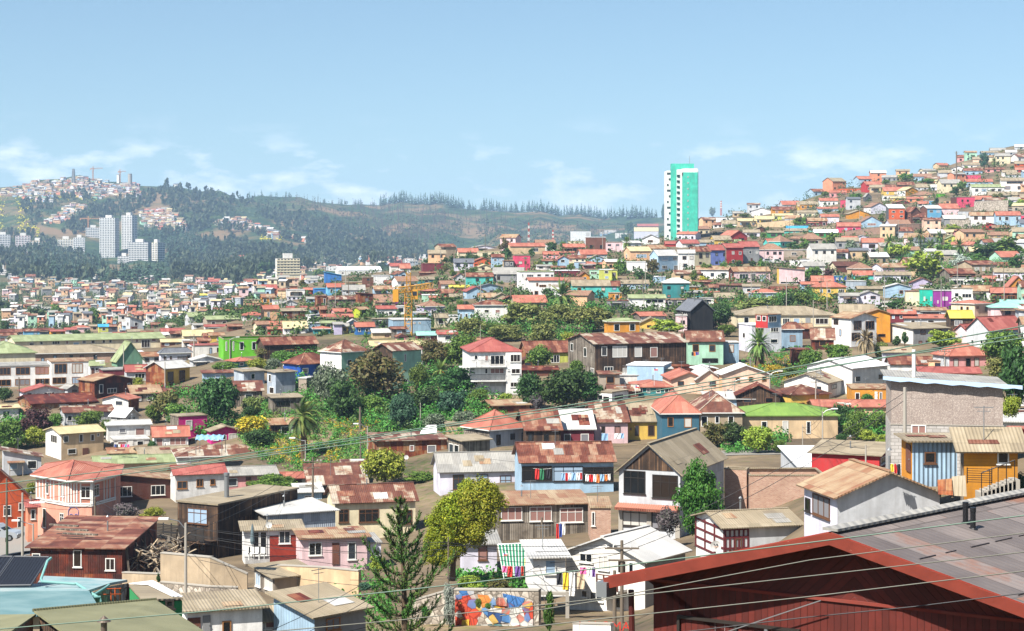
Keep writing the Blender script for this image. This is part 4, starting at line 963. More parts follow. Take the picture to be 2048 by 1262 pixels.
rows(800,380,4.855,'''
566 570 760 566 605 665;cr;sal;gu;R1x1;cream school with salmon roof and a small blue gable on the ridge
700 702 945 545 560 600;lw;grey;gv;R1x1
755 758 980 590 600 650;cr;cream;flat;-
1072 1074 1410 516 548 620;be;sal;gu;R:.6,.2,.2,.5;long low house with a salmon tiled roof behind the round clipped trees
1660 1662 1852 392 402 520;w;w;flat;R:.76,.1,.18,.3;stark white cube-shaped building on the skyline
1800 1802 1998 448 460 582;w/br;w;flat;R:.2,.6,.15,.3/.7,.6,.15,.3;white and brown house with two terraces right of the white cube
1640 1642 1784 486 500 530;cr;cream;flat;-
1586 1590 1796 524 556 610;br;sal;gu;R3x1
1545 1548 1690 600 608 640;pk;sal;gu;-
1390 1394 1536 598 626 680;pk;sal;gu;R:.2,.2,.15,.4/.65,.2,.15,.4;pink house with a salmon roof beside the clipped round trees
1382 1384 1540 676 690 730;mi;rust
1536 1540 1640 640 668 740;bl/lb;sal;gv;R:.2,.1,.4,.4;bright blue and pale blue gabled house right of the pink house
1626 1630 1806 636 664 710;cr;rust;gu;R3x1
1720 1760 2010 580 626 690;lg;sal;gu;R1x1
1836 1838 1986 632 668 700;lb;lb;gv;-
1700 1702 1800 696 702 760;lb;zinc;flat
1752 1754 1925 698 722 760;ye/pk;sal;hip;R2x1
1920 1922 2039 700 722 770;pk;sal;hip;R1x1
1108 1112 1264 612 636 790;cp;cp;flat;R:.6,.1,.2,.12/.25,.35,.25,.2/.62,.35,.15,.2/.2,.8,.3,.2;tall coral pink house with a washing balcony
1002 1006 1108 664 690 795;be/dg;rust;flat;R:.2,.1,.25,.3/.6,.1,.25,.3
890 894 1008 624 652 760;lb;rust;gu;R:.15,.15,.25,.2/.6,.15,.25,.2/.15,.65,.25,.2/.6,.65,.2,.2;pale blue two-storey house with a brown gable left of the coral pink house
718 720 890 658 690 740;orr;sal;gv;R:.35,.3,.12,.4/.6,.3,.12,.4;bright orange house with a salmon gable on the ridge
765 770 884 724 752 780;cr;cream;gv;R:.2,.2,.25,.6
524 528 714 668 705 790;lw;slate;gu;R:.1,.1,.2,.4/.5,.1,.2,.4/.8,.1,.15,.35;pale lilac house with a slate roof and three tall windows on the ridge
218 222 424 708 715 810;ma;rust;flat;-;windowless maroon corrugated building left of the slate-roofed house
745 748 1000 776 800 835;mi;pgr;flat;-;long mint green low building below the orange house
640 644 902 806 842 938;tq;rust;gu;R:.35,.18,.13,.3/.72,.18,.13,.3;turquoise house with a rust gable roof and two windows
520 524 640 808 850 900;lg;rust;gv;R1x1
170 174 520 845 870 915;te;tan;gu;R2x1
370 400 530 882 915 980;br/w;tile;gu;R:.3,.3,.2,.4
190 194 345 796 815 840;br;rust
480 484 672 926 962 985;yg;yel;gu;-;pale yellow-green house with an ochre-yellow roof below the turquoise house
612 650 830 940 985 1060;lb;red;gv;L:.4,.3,.3,.4;pale blue gabled house with a bright red roof
728 740 1000 912 945 1005;lb|;slate;gv;R:.5,.5,.15,.35;blue-grey gabled workshop right of the red-roofed gable
390 410 650 964 1000 1060;br;rust;gu;R1x1
480 486 600 1006 1035 1072;gn;tan;gu;R1x1;small dark green shack with a beige roof
288 292 440 1034 1078 1090;re;sal;gu;-
180 184 370 974 1000 1020;ma;sal
222 226 386 1000 1022 1090;mi;w;flat;R1x1
765 768 930 1004 1045 1095;lw;otan;gu;R1x1
912 916 1060 1002 1040 1095;ta;tan;gv;R:.3,.3,.25,.4
990 1000 1130 1030 1075 1110;wdark;rust;gv;-
1190 1196 1380 1042 1090 1130;lb;tan;gv;-
1160 1164 1496 770 795 985;w;pgr;flat;R:.05,.1,.05,.15/.2,.12,.2,.15/.5,.12,.12,.12/.73,.12,.12,.12/.9,.12,.08,.15;white apartment house with a pale green parapet and many windows
1250 1254 1600 858 880 1035;w;sal;gu;R:.2,.15,.05,.2/.28,.25,.2,.15/.55,.2,.06,.15/.65,.25,.2,.15/.05,.7,.05,.2/.15,.65,.1,.25;white house with a flat rust roof above the wind-blown palm
1476 1480 1750 770 785 850;ma;w;flat;R:.3,.3,.3,.7
1570 1600 1790 850 890 950;oc;tile;gu;R1x1
1735 1738 1842 800 835 890;oc;rust;gv;R1x1;ochre house with a small rust gable above the aqua house
1672 1676 2039 876 932 1048;tq;tan;gu;R:.13,.15,.1,.25/.77,.15,.1,.25;long aqua house with a beige roof and porch
1840 1844 2010 760 775 860;mi;mi;flat;R:.05,.2,.35,.3/.6,.2,.1,.3
1990 1992 2110 760 780 870;yg;pgr;flat;R2x1
1330 1334 1480 730 750 775;w;grey
1470 1474 1600 740 765 790;br;rust
560 600 720 1120 1150 1250 @452;lb;sal
50 54 250 605 625 650;w;zinc;flat;R3x1
0 4 100 720 760 830;w;sal;gu
50 54 140 660 668 720;w;zinc;flat
-10 -8 70 790 815 860;lb;rust;gv
''')
rows(1200,300,3.943,'''
266 270 460 604 640 715;lw;cream;gu;R1x1;pale lilac house with a cream tiled roof left of the tall turquoise tower
292 296 462 582 600 625;br;red;gu;-
334 338 470 668 698 745;w;grey;gv;R:.3,.25,.3,.4
0 4 60 646 660 680;lb;grey;gu;R1x1
30 34 130 632 650 675;lb;grey;gu;R2x1
120 124 240 632 655 710;pw;zinc;flat;R1x1
0 4 42 714 735 785;ma;red;hip;R1x1
44 48 176 708 728 800;pl;tan;flat;R:.1,.2,.2,.2/.6,.2,.2,.2/.1,.7,.2,.2
188 240 405 764 798 872;pe;cream;gu;R:.28,.3,.5,.4 L:.3,.3,.2,.4;cream yellow house with a long window row and yellow-ochre roof
346 400 522 750 778 830;ye;otan;gu;-
212 216 372 880 886 962;w;w;flat;R:.25,.35,.1,.4/.55,.35,.1,.4;flat white house among the green trees
392 458 614 788 832 962 a=40;lb;zinc;gu;R:.2,.1,.3,.2/.75,.1,.22,.2/.2,.62,.25,.2/.8,.62,.2,.3 L:.1,.2,.3,.25/.6,.2,.3,.25;blue-grey house with solar panels on its white roof
612 618 745 778 808 950;w;zinc;gu;R:.25,.2,.25,.2b/.7,.2,.22,.2b/.3,.62,.25,.2b/.8,.7,.1,.25d;white two-storey house with four brown windows right of the blue-grey house
690 742 872 764 800 935 a=35;cr;rust;gu;R:.3,.1,.2,.3/.7,.1,.2,.25/.3,.6,.15,.15;cream row house with a brown-red roof between the white and violet ones
822 870 1000 748 788 910 a=30;lg/vi;red;gu;R:.3,.18,.15,.2/.78,.2,.15,.2/.3,.75,.15,.15;violet blue row house with a bright red roof
940 996 1127 738 770 905 a=30;wood/re;red;gu;R:.33,.2,.15,.2/.75,.22,.15,.2/.33,.7,.15,.2;red row house with a red roof and three windows
1070 1120 1256 722 762 892 a=25;re/g;red;gu;R:.4,.25,.15,.18/.8,.25,.14,.18/.5,.7,.1,.3d;dark grey row house with bright red roof at the row's right end
1250 1256 1446 740 788 880;pl;tile;hip;R:.3,.15,.1,.25/.57,.15,.15,.25/.8,.15,.12,.25/.8,.65,.1,.2;pale pink house with a brown tiled hipped roof beside parked cars
515 518 650 722 756 765;re;red;gu;-
600 650 782 708 738 770;w;red;gu;R1x1
785 790 908 694 724 756;lb;li;gu;R1x1
860 905 1040 676 710 750;ye;tan;gu;R:.2,.5,.6,.3
940 1030 1160 636 680 722;wdark/re;sal;gv;R:.5,.4,.3,.3;dark red gabled house with a salmon roof right of the tower's foot
1288 1330 1432 700 732 770;tq;sal;gu;R:.5,.3,.25,.3;turquoise house with a salmon roof and a brown tiled neighbour
1330 1424 1508 672 724 775;tq;tile;hip;R2x1
1500 1506 1660 658 700 740;co;tile;hip;R3x1
1318 1322 1448 638 652 694;gn;gn;gu;R:.2,.2,.3,.5/.6,.2,.3,.5;emerald green house with an open verandah on the right hill
1448 1452 1660 620 640 660;tq;tan;gu
1470 1474 1640 600 625 640;lb;blu
1128 1132 1260 628 650 686;lw;tan;gu;R2x1
1200 1210 1330 606 628 650;dk;tan;gv
895 898 1052 512 532 576;w;rust;flat;R1x1
910 914 1042 460 480 512;pw;zinc;flat;R4x1;off-white block with roof antennas right of the turquoise tower
892 896 962 572 586 620;w;rust;gu;R2x1
960 964 1096 556 582 612;w;tan;gu;R1x1
1086 1090 1232 540 560 610;be;cream;gu;R3x1;long cream-roofed beige bungalow on the right hill
1220 1224 1370 522 546 586;ye;cream;gu;R3x1
1046 1050 1130 484 496 530;be;grey;gu
1196 1200 1352 456 478 524;w;zinc;gv;R:.4,.4,.15,.4
1358 1362 1574 448 472 514;oc;rust;gu;R:.1,.2,.1,.5/.4,.2,.1,.5/.7,.2,.1,.5;ochre house with a brown railed roof terrace on the right hill
1358 1362 1520 502 518 560;yg;cream;gu;R3x1
1576 1580 1700 404 430 475;oc;tan;gu;R3x1
1412 1440 1580 402 432 462;lg;sal;gu;R1x1
1500 1504 1640 332 350 372;w;grey;gu;R3x1
1410 1414 1510 376 388 418;lb;grey;gu;R3x1
1586 1590 1680 318 336 365;w;rust;gu;R1x1
1640 1645 1720 550 570 612;wdark;sal;gu;R1x1
1170 1174 1262 414 430 465;re;sal;gu
1140 1144 1180 418 432 470;re;red;gu
1095 1098 1150 446 460 480;ma;rust
1265 1270 1400 402 415 430;w;grey;gu
1180 1184 1380 424 440 470;lg;tan;gu
1008 1012 1170 466 480 500;pw;tan
1016 1056 1340 924 958 1046 a=20;rdark/pl;otan;gu;R:.15,.2,.25,.5/.45,.2,.15,.6/.7,.3,.2,.6 L:.4,.2,.2,.4;brown sheet and pink house with stained roof beside a cluttered yard
1395 1412 1612 926 946 1056;ye/pl;pl;sl;R:.05,.82,.9,.15k;pale pink box house on a bright yellow ground floor
1450 1454 1640 780 790 845;co;zinc;flat;R:.3,.3,.2,.4
1505 1510 1644 850 866 915;w;tan;flat;R:.2,.2,.15,.5/.7,.2,.15,.4
1588 1592 1680 1042 1060 1110;lb;sal;gu;R1x1
1345 1350 1560 1080 1105 1140;be;rust;gu;-
1172 1206 1410 1098 1128 1175;lb;sal;hip;R:.3,.2,.2,.6/.75,.2,.15,.6
900 908 1056 1122 1155 1210;sa;tan;gu;R2x1
820 824 940 1128 1145 1165;g;sal;gu
930 934 1130 1056 1068 1125;wood;rust;sR;-;weathered corrugated shed above the black barn
1125 1130 1262 1060 1076 1130;lg;tan;sR;R:.2,.3,.25,.6
678 682 802 1068 1080 1120;oc;grey;sR;R:.3,.5,.2,.4
670 674 816 1110 1125 1165;te;grey;sR;R1x1
745 749 880 1048 1062 1075;br;rust;gu;-
500 506 704 1012 1050 1170;te;w;hip;R:.12,.2,.14,.2/.65,.2,.14,.2/.12,.75,.14,.18/.65,.75,.14,.18;teal two-storey house with a white hipped roof and wooden balcony
422 426 516 985 1000 1050;lb;w;flat;-
228 232 516 1142 1170 1262;w;pgr;gu;R:.45,.1,.5,.3k/.5,.7,.15,.25/.75,.7,.1,.25;white house with pale green roof and a dark glazed upper gallery
516 520 736 1170 1182 1240;re/dg;tile;flat;R3x1
72 76 172 1120 1130 1185;oc;oc;flat;R:.45,.2,.35,.5;bright ochre rooftop box beside the aqua house
60 64 240 1176 1190 1260;g;rust;flat;R2x1
168 172 384 1026 1055 1100;lb;tan;gu;R:.1,.3,.2,.4/.5,.3,.25,.5
0 4 158 1036 1072 1135;tq;rust;gu;R:.1,.2,.25,.3/.6,.2,.2,.3
0 4 95 935 945 1030;yg;w;flat;R1x2
735 740 900 1152 1170 1215;w;grey;flat
1060 1064 1110 700 720 745;gn;pgr
380 384 515 1105 1120 1145;cr;tan
860 864 930 1060 1075 1130;mi;rust
''')
rows(1600,270,3.605,'''
-20 -16 136 484 515 545;ye;tan;gu;R4x1
-20 -16 124 545 560 600;cr;tan;gu;R4x1
140 144 272 456 475 524;w;sal;gu;R:.2,.2,.12,.4/.45,.2,.12,.4/.7,.2,.12,.4;white house with a salmon roof and a row of three windows on the right hill
126 130 276 520 532 570;lb;sal;gu;R2x1
292 296 396 460 470 525;cp;sal;flat;R:.6,.3,.1,.2;coral pink flat-fronted house on the right hill
212 216 332 402 416 456;pk;sal;gu;R3x1
282 286 446 376 386 428;orr;otan;flat;R3x1;orange row house with a stained flat roof on the right hill
440 480 590 336 358 415;re;sal;gu;R3x1;brick red house with a stepped salmon roof on the skyline slope
388 426 514 298 318 378;lb;sal;gu;R3x2;pale blue two-storey house with salmon gable on the skyline
576 590 622 266 285 312;lb;red;gv;R1x1
620 624 690 264 285 305;lb;rust;gu;R1x1
722 726 850 216 234 280;lg;grey;gu;R2x1
850 854 922 254 264 310;w;grey;flat;R2x2
840 844 960 220 236 254;lg;grey;gu;R2x1
1088 1092 1190 224 242 272;w;grey;gv;R3x1;white gabled house left of the bare slope near the hilltop pole
1060 1064 1130 136 150 175;lb;grey;gu
1268 1272 1350 102 112 138;pw;tan;flat;R3x1
1370 1374 1480 94 112 128;lg;grey;gu
1480 1484 1560 108 122 150;lg;zinc;gu;R1x1
1545 1549 1640 66 82 108;lg;zinc;gu;R1x1
1130 1134 1230 145 162 200;pk;rust;gu;R2x1
1170 1174 1300 200 216 246;pw;tan;gu;R3x1
988 992 1060 170 182 200;br;grey
960 964 1060 196 210 240;be;rust;gu
1334 1338 1470 236 248 275;pk;rust;gu;R3x1
1546 1550 1640 190 204 230;orr;tan;gu;R2x1
1550 1554 1640 232 248 276;re;sal;gu;R3x1
1458 1462 1560 254 270 300;w;tan;gu;R2x1
1490 1494 1640 272 286 312;lg;tan;gu;R3x1
1446 1450 1640 310 330 415;w;tan;gu;R:.15,.45,.2,.3/.6,.45,.2,.3/.2,.05,.6,.2;large white apartment house with wide balconies on the right hill
1196 1200 1300 280 290 330;cp;cp;flat;-;coral red blank house near the tall wooden pole
1194 1198 1384 318 338 380;lb;sal;gu;R4x1
1222 1240 1466 356 376 440;w;pgr;gu;R:.1,.2,.1,.3/.3,.2,.15,.3/.6,.2,.1,.3/.8,.2,.1,.3;white terrace house with a pale green roof on the right hill
1360 1364 1566 410 434 460;be;tan;gu;R2x1
1500 1504 1600 448 470 500;lw;grey;gu
1086 1130 1258 428 448 530;dk/cp;grey;flat;R:.25,.2,.12,.2/.55,.2,.12,.2/.5,.7,.2,.2;crimson two-storey house with dark balcony on the right hill
1034 1038 1090 466 475 500;pe;pe;flat
982 986 1046 418 424 450;lm;lm;flat;-;small lime green box house left of the crimson house
600 604 770 376 404 440;ye;sal;gu;R3x1
700 760 850 376 400 442;w/oc;cream;gv;L3x1
596 600 700 432 440 475;w;w;flat;R3x1
648 652 756 446 456 480;ye;cream;gu;R4x1;yellow bungalow with a white window band
768 772 884 448 460 490;sa;sal;gu;R2x1
818 822 966 408 434 465;be;tile;hip;R2x1
834 838 960 354 378 404;lg;tan;gu;R3x1
942 946 1040 358 378 404;lw;zinc;gu;R3x1
700 704 820 340 360 378;br;rust;gu
592 596 690 360 378 405;w;rust;gu
500 504 606 360 378 415;be;tan;gu
456 470 516 418 445 480;dg;grey;gv;R1x1
325 350 506 542 570 608;oc;tan;gv;R:.5,.4,.15,.3;ochre gabled bungalow with a beige roof below the white three-window house
460 510 630 488 520 570;w/lw;tile;gv;R:.7,.5,.12,.3
620 640 752 502 528 650;dg/orr;zinc;sR;R:.2,.15,.2,.12/.7,.15,.2,.12/.2,.42,.12,.12/.7,.42,.2,.12/.2,.72,.12,.12;orange house with a grey upper storey and white roof
750 800 866 520 555 640;br;rust;gv;R1x1
782 786 900 560 590 640;br;rust;gu;R2x1
866 918 1018 508 530 622;br/sk;zinc;gu;R:.15,.12,.25,.2/.65,.12,.25,.2/.2,.65,.15,.25;sky blue house with a white roof and a brown side wall
990 1016 1142 496 530 605;pl;sal;gu;R:.55,.3,.12,.25;pale pink house with salmon roof right of the sky blue house
890 894 976 466 476 510;sk;w;flat;R2x1
846 850 925 476 492 520;w;sal;gu
666 690 790 472 492 505;ma;sal;gv;-
1138 1142 1226 540 552 605;lg;zinc;flat;R1x1
1218 1226 1412 556 578 658;w/w;otan;gu;R:.15,.05,.15,.35k/.45,.05,.15,.35k/.25,.65,.1,.15/.6,.65,.1,.15;white and coral house with black tall windows
1412 1416 1586 552 580 660;lb;sal;gu;R:.1,.1,.1,.35/.35,.1,.15,.35/.8,.1,.1,.35;pale sky-blue two-storey house with long balconies at right
1586 1590 1640 560 580 640;cp;w;flat;R1x1
1320 1324 1420 636 650 690;re;rust;gv;R1x1
1385 1389 1510 652 684 690;br;tile;gu;-
1510 1514 1590 660 690 740;be;grey;gv;R1x2
1355 1359 1500 698 730 745;be;tile;gu
1105 1140 1280 684 712 745;pk;sal;gu;R2x1
1030 1034 1120 682 696 725;cr;cream;gu;R3x1
1050 1054 1150 725 748 780;yg;pgr;gv
410 440 590 586 628 668;lb;tile;gv;R:.3,.2,.4,.4
45 60 196 598 620 668;ma;otan;gu;R3x1
150 154 280 572 590 645;lw;sal;gu;R2x1
262 270 436 630 655 705;cp;sal;gu;R:.3,.3,.12,.35/.65,.3,.12,.35;coral red bungalow with a salmon tin roof above the brick retaining wall
98 104 270 682 700 745;gn;w;gu;R:.2,.2,.2,.5/.5,.2,.15,.5;bright green house with a red-railed verandah
60 64 240 664 680 700;tq;tan;gu
0 4 160 710 752 800;co;tile;hip;R2x1
400 404 502 722 740 775;lw;grey;gv;R1x1
300 304 410 730 748 780;be;sal;gu;R2x1
440 450 600 744 772 845;dk/lw;sal;gu;R:.3,.2,.3,.4/.4,.7,.2,.3;dark balcony house with a salmon hipped roof left of the palms
220 224 344 824 845 892;lw;rust;gu;R2x1
62 66 160 826 845 890;fl;rust;gu;R:.5,.2,.35,.4
0 4 66 884 895 960;w;grey;flat;R1x1
-20 -16 30 950 970 1050;lw;rust;gu;R1x1
214 260 430 915 945 990;cr/dk;brn;gu;R1x1
340 380 520 920 965 1010;be;tile;hip;R1x1
384 388 545 980 1010 1040;tq;sal;gu;R1x1
510 596 796 926 956 1010 a=35;lw/pl;otan;gu;R:.2,.5,.15,.2;pale lilac and pink house with a zinc-patched roof
592 596 702 892 908 930;w;w;flat;R1x1
538 542 795 988 1010 1060;lw;tan;gu;R:.7,.1,.28,.6k
75 90 240 1016 1052 1080;sa;sal;gu;-
234 240 334 1008 1020 1064;db;blu;flat;R:.2,.2,.2,.5c/.55,.2,.2,.5c;bright deep blue box house with two white windows
106 110 328 1058 1098 1165;ye;sal;hip;R:.15,.2,.1,.4/.4,.2,.1,.4/.75,.2,.2,.4;yellow house with an orange-red hipped roof
15 19 130 1060 1085 1120;lb;sal;gu;R1x1
330 360 475 1040 1055 1125;zincw;zinc;flat;-;windowless pale grey sheet-metal house on the right slope
415 419 610 1092 1110 1155;ol;tan;gu;R:.2,.3,.15,.4/.6,.3,.15,.4
600 615 796 1072 1096 1175;lb;zinc;gv;R:.55,.3,.15,.3o;pale blue-grey gabled shed house with a wooden shutter
274 290 420 1140 1160 1240;lw;grey;gu;R1x1
408 425 574 1126 1152 1240;lw;grey;gv;R:.25,.1,.08,.25/.55,.1,.25,.25
570 574 650 1196 1215 1240;w;grey
645 650 760 1180 1200 1215;w;tan
762 764 866 1116 1128 1262;cr;rust;flat;R:.25,.3,.1,.12;cream house wall with a rusty top left of the teal block
865 867 963 1108 1114 1262;ct;ct;flat;R:.25,.35,.12,.2w/.75,.35,.1,.2;bright teal two-storey block beside the purple house
962 964 1090 1112 1124 1262;pu;zinc;flat;R:.5,.3,.28,.2c/.2,.5,.06,.15;vivid purple house with a teal-framed window
1090 1092 1240 1095 1108 1225;w;tan;flat;R:.15,.25,.2,.25k/.5,.3,.45,.25k;white modern house left of the round-fronted wing
1372 1380 1566 1098 1130 1215;dk;sal;gu;R:.6,.3,.3,.4/.1,.3,.3,.4;dark brown timber house with a salmon roof and balcony
1470 1500 1640 1020 1095 1180;dk/oc;sal;gv;R:.4,.5,.25,.3;steep dark-gabled house with a pinkish red roof at the right edge
865 870 1200 1070 1092 1120;w;tan;flat;-
785 800 960 1030 1065 1110;li;rust;gv;-
1010 1080 1260 965 1000 1065;wood/br;rust;gu;R2x1
1140 1240 1418 908 936 1005;ta;rust;gu;R:.1,.25,.18,.4/.4,.25,.12,.4/.7,.25,.2,.4;taupe house with a brown-red roof and three white windows
1400 1404 1610 962 990 1050;lw;tan;gu;R:.1,.3,.08,.4/.35,.3,.08,.4
1080 1084 1316 1020 1036 1085;w;grey;flat;R:.1,.2,.3,.6k/.5,.2,.45,.6k
1390 1394 1510 918 945 970;sa;rust;gu;R2x1
1316 1320 1410 1015 1035 1060;re;sal;gu
1450 1454 1640 1190 1215 1262;te;teal;gu
''')
def Z(ox,oy,k):return lambda x,y,D:P(ox+x/k,oy+y/k,D)
A1=Z(0,862,3.155);A2=Z(400,862,3.155);A3=Z(800,862,3.155);A4=Z(1200,862,3.155);A5=Z(1600,862,3.154)
def TA(o,label,cat,**k):
 tag(o,label,cat,**k);return o
def turquoise_tower():
 D0=846;T=Z(1200,300,3.943);base=T(650,730,D0);root=empty('apartment_tower',base)
 tq=M_wall('ct');wh=M_wall('w');s=D0/F/3.943
 def bx(mb,x0,x1,yt,d0,d1,m,yb=735):
  mb.box((x0-650)*s,d0-D0,(730-yb)*s-3,(x1-650)*s,d1-D0,(730-yt)*s,m)
 mb=MB();bx(mb,536,764,160,852,866,wh);mb.build('core',None,root)
 mb=MB();bx(mb,564,742,107,846.5,851.9,wallmat('tower_teal','#3FB7A0',''));mb.build('fin_wall',None,root)
 mb=MB();bx(mb,640,753,181,836,846.4,wallmat('tower_teal','#3FB7A0',''));bx(mb,640,753,181,835.9,835.98,wallmat('tower_teal','#3FB7A0',''))
 mb.build('front_slab',None,root)
 mb=MB();bx(mb,604,639.5,155,841,846.4,wh);mb.build('stair_shaft',None,root)
 mb=MB();bx(mb,643,750,152,838,846.3,FRM['k'],180);bx(mb,640,753,150,836.5,846.3,wh,155);mb.build('roof_lounge',None,root)
 mb=MB();bx(mb,532,571.5,168,851.5,864,wh);mb.build('balcony_wing',None,root)
 mb=MB();bx(mb,753.2,768,158,842,850,wh);mb.build('side_balconies',None,root)
 for i in range(11):
  y=217+46.6*i;q=MB();q.box((672-650)*s,-10.2,(730-y-6)*s,(682-650)*s,-10.05,(730-y+6)*s,FRM['w']);q.box((673.5-650)*s,-10.24,(730-y-4)*s,(680-650)*s,-10.205,(730-y+4)*s,GLASS[0]);q.build('window',None,root)
 for i in range(12):
  y=206+43.3*i;q=MB();q.box((598-650)*s,-5.3,(730-y-10)*s,(620-650)*s,-5.02,(730-y+9)*s,M_wall('te'));q.box((600-650)*s,-5.36,(730-y-8)*s,(618-650)*s,-5.305,(730-y+7)*s,GLASS[0]);q.build('balcony',None,root)
 for i in range(12):
  y=182+45*i
  for x in(536,550):
   if(i+x)%3==0:continue
   q=MB();q.box((x-650)*s,5.38,(730-y-9)*s,(x+13-650)*s,5.46,(730-y+7)*s,GLASS[1]);q.build('window',None,root)
 q=MB();q.tube([((708-650)*s,1,(730-150)*s),((708-650)*s,1,(730-45)*s)],[.14,.06],STEEL,5);q.build('antenna',None,root)
 TA(root,'tall slim turquoise and white apartment tower on the skyline','tower')
turquoise_tower()
def apartments(x0,xc,x1,yt,yb,D,wall,fl,cl,cr_,label,a=None,band=None):
 def ex(i):
  root,wr,wl,H=i['root'],i['wr'],i['wl'],i['H'];q=MB();m=GLASS[1];e=.06;tot=fl*(cl+cr_)
  for j in range(fl):
   z0=H*(j+.35)/fl;z1=H*(j+.8)/fl
   for n_,ln,fc in((cr_,wr,'R'),(cl,wl,'L')):
    for k in range(n_):
     u0=ln*(k+.22)/n_;u1=ln*(k+.8)/n_;q=q if tot>100 else MB()
     if fc=='R':q.poly([(u0,-e,z0),(u1,-e,z0),(u1,-e,z1),(u0,-e,z1)],m)
     else:q.poly([(-e,u1,z0),(-e,u0,z0),(-e,u0,z1),(-e,u1,z1)],m)
     if tot<=100:q.build('window',None,root)
  if tot>100:o=q.build('windows',None,root);o['kind']='stuff'
  b=MB()
  for j in range(fl):
   z=H*j/fl
   b.box(-.5,-.5,z,wr*(1 if cr_ else .02),-.02,z+.9,M_wall(band or 'w'))
   if cl:b.box(-.5,.0,z,-.02,wl,z+.9,M_wall(band or 'w'))
  b.build('balcony_bands',None,root)
  c=MB();c.box(wr*.3,wl*.3,H+.2,wr*.7,wl*.7,H+4,M_wall('pw'));c.build('lift_house',None,root)
 house(x0,xc,x1,yt,yt,yb,wall,'grey','flat','-',label,D=D,a=a,name='apartment_tower',cat='tower',extra=ex)
C1=lambda x:x/3.943
for q in((787,905,940,535,860,2750,'w',24,6,2,'tall white apartment tower with stacked balconies, left one of the twin towers'),(960,1040,1082,515,835,2800,'w',24,4,2,'tall white apartment tower with stepped top, right one of the twin towers'),(1015,1165,1196,728,990,2380,'lg/g',18,7,0,'broad pale grey apartment block below the twin towers'),(930,1015,1030,838,975,2380,'lg',10,4,0,'lower pale grey apartment wing left of the broad grey block'),(1178,1242,1300,730,960,2420,'cr/g',16,3,3,'cream and blue-grey apartment block at the right end of the cluster'),(678,785,788,612,780,2900,'lg',13,6,0,'unfinished grey apartment block with green netting behind the twin towers'),(458,575,582,702,805,2750,'cr',8,6,0,'cream mid-rise apartment block left of the twin towers'),(580,665,672,690,822,2740,'w',9,5,0,'white mid-rise apartment block next to the twin towers'),(222,440,450,614,705,3000,'lg',7,9,0,'long grey slab block on the slope at far left'),(-40,80,82,668,780,2700,'lg',8,6,0,'grey-brown apartment block at the left edge of the far hill'),(125,238,242,676,800,2650,'pl',9,5,0,'pinkish apartment block among dark eucalyptus trees'),(240,355,360,715,802,2650,'be',6,5,0,'low beige apartment block with a yellow hill cut behind'),(-30,55,58,940,1030,1900,'w',6,4,0,'white apartment block at the left edge in front of the forest')):
 x0,xc,x1,yt,yb,D,w_,fl,cl,cr_,lb=q
 apartments(C1(x0),C1(xc),C1(x1),300+C1(yt),300+C1(yb),D,w_,fl,cl,cr_,lb)
apartments(400+645/4.207,400+648/4.207,400+840/4.207,340+745/4.207,340+880/4.207,1500,'pw/cr',6,0,7,'white hospital-like block with a dark roof storey at the forest edge',band='cr')
def lattice(mb,a,b,w,n,m,r):
 a=Vector(a);b=Vector(b);d=(b-a).normalized();up=Vector((0,0,1))if abs(d.z)<.9 else Vector((0,1,0))
 x=d.cross(up).normalized()*w/2;y=x.normalized().cross(d)*w/2
 cs=[x+y,-x+y,-x-y,x-y]
 for c in cs:mb.tube([a+c,b+c],r,m,4)
 for i in range(n):
  p0=a+(b-a)*(i/n);p1=a+(b-a)*((i+1)/n)
  for k in range(4):
   c0,c1=cs[k],cs[(k+1)%4];mb.tube([p0+c0,p0+c1],r*.6,m,4,False)
   mb.tube([p0+(c0 if i%2 else c1),p1+(c1 if i%2 else c0)],r*.6,m,4,False)
def crane(px,yb,yt,D,jib,cj,m,name_lbl,w=1.5,r=.095):
 b=P(px,yb,D);t=P(px,yt,D);root=empty('tower_crane',b);h=t.z-b.z
 q=MB();lattice(q,(0,0,-3),(0,0,h),w,int((h+3)/w/1.2),m,r);q.build('mast',None,root)
 J=Vector(jib);q=MB();lattice(q,(0,0,h),Vector((0,0,h))+J,w*.8,max(5,int(J.length/w/2)),m,r*.7);q.build('jib',None,root)
 K=Vector(cj);q=MB();lattice(q,(0,0,h),Vector((0,0,h))+K,w*.8,max(3,int(K.length/w/1.3)),m,r*.9);q.build('counter_jib',None,root)
 q=MB();e=Vector((0,0,h))+K;q.box(e.x-.6,e.y-1,h-2.4,e.x+.6,e.y+1,h+.2,m);q.build('counterweight',None,root)
 q=MB();lattice(q,(0,0,h),(0,0,h+w*2.4),w*.6,3,m,r*.8);q.tube([(0,0,h+w*2.4),Vector((0,0,h))+J*.7],r*.35,m,4);q.tube([(0,0,h+w*2.4),Vector((0,0,h))+K*.9],r*.35,m,4);q.build('cat_head',None,root)
 q=MB();q.box(w*.5,-w*.6,h-2.2,w*.5+1.3,w*.6,h-.1,m);q.box(w*.5+.2,-w*.6-.05,h-1.4,w*.5+1.1,-w*.6-.01,h-.5,GLASS[1]);q.build('cab',None,root)
 TA(root,name_lbl,'crane')
YC=plain('crane_yellow','#D89A1E',.55)
D_=415
YC.node_tree.nodes['Principled BSDF'].inputs['Base Color'].default_value=(*lin('#C08A2A'),1)
crane(817,690,578,D_,P(863,571,452)-P(817,578,D_),(-2.2,-9,0),YC,'yellow tower crane with lattice mast behind the long rust-red roofs')
OC=plain('crane_orange','#C08A62',.6)
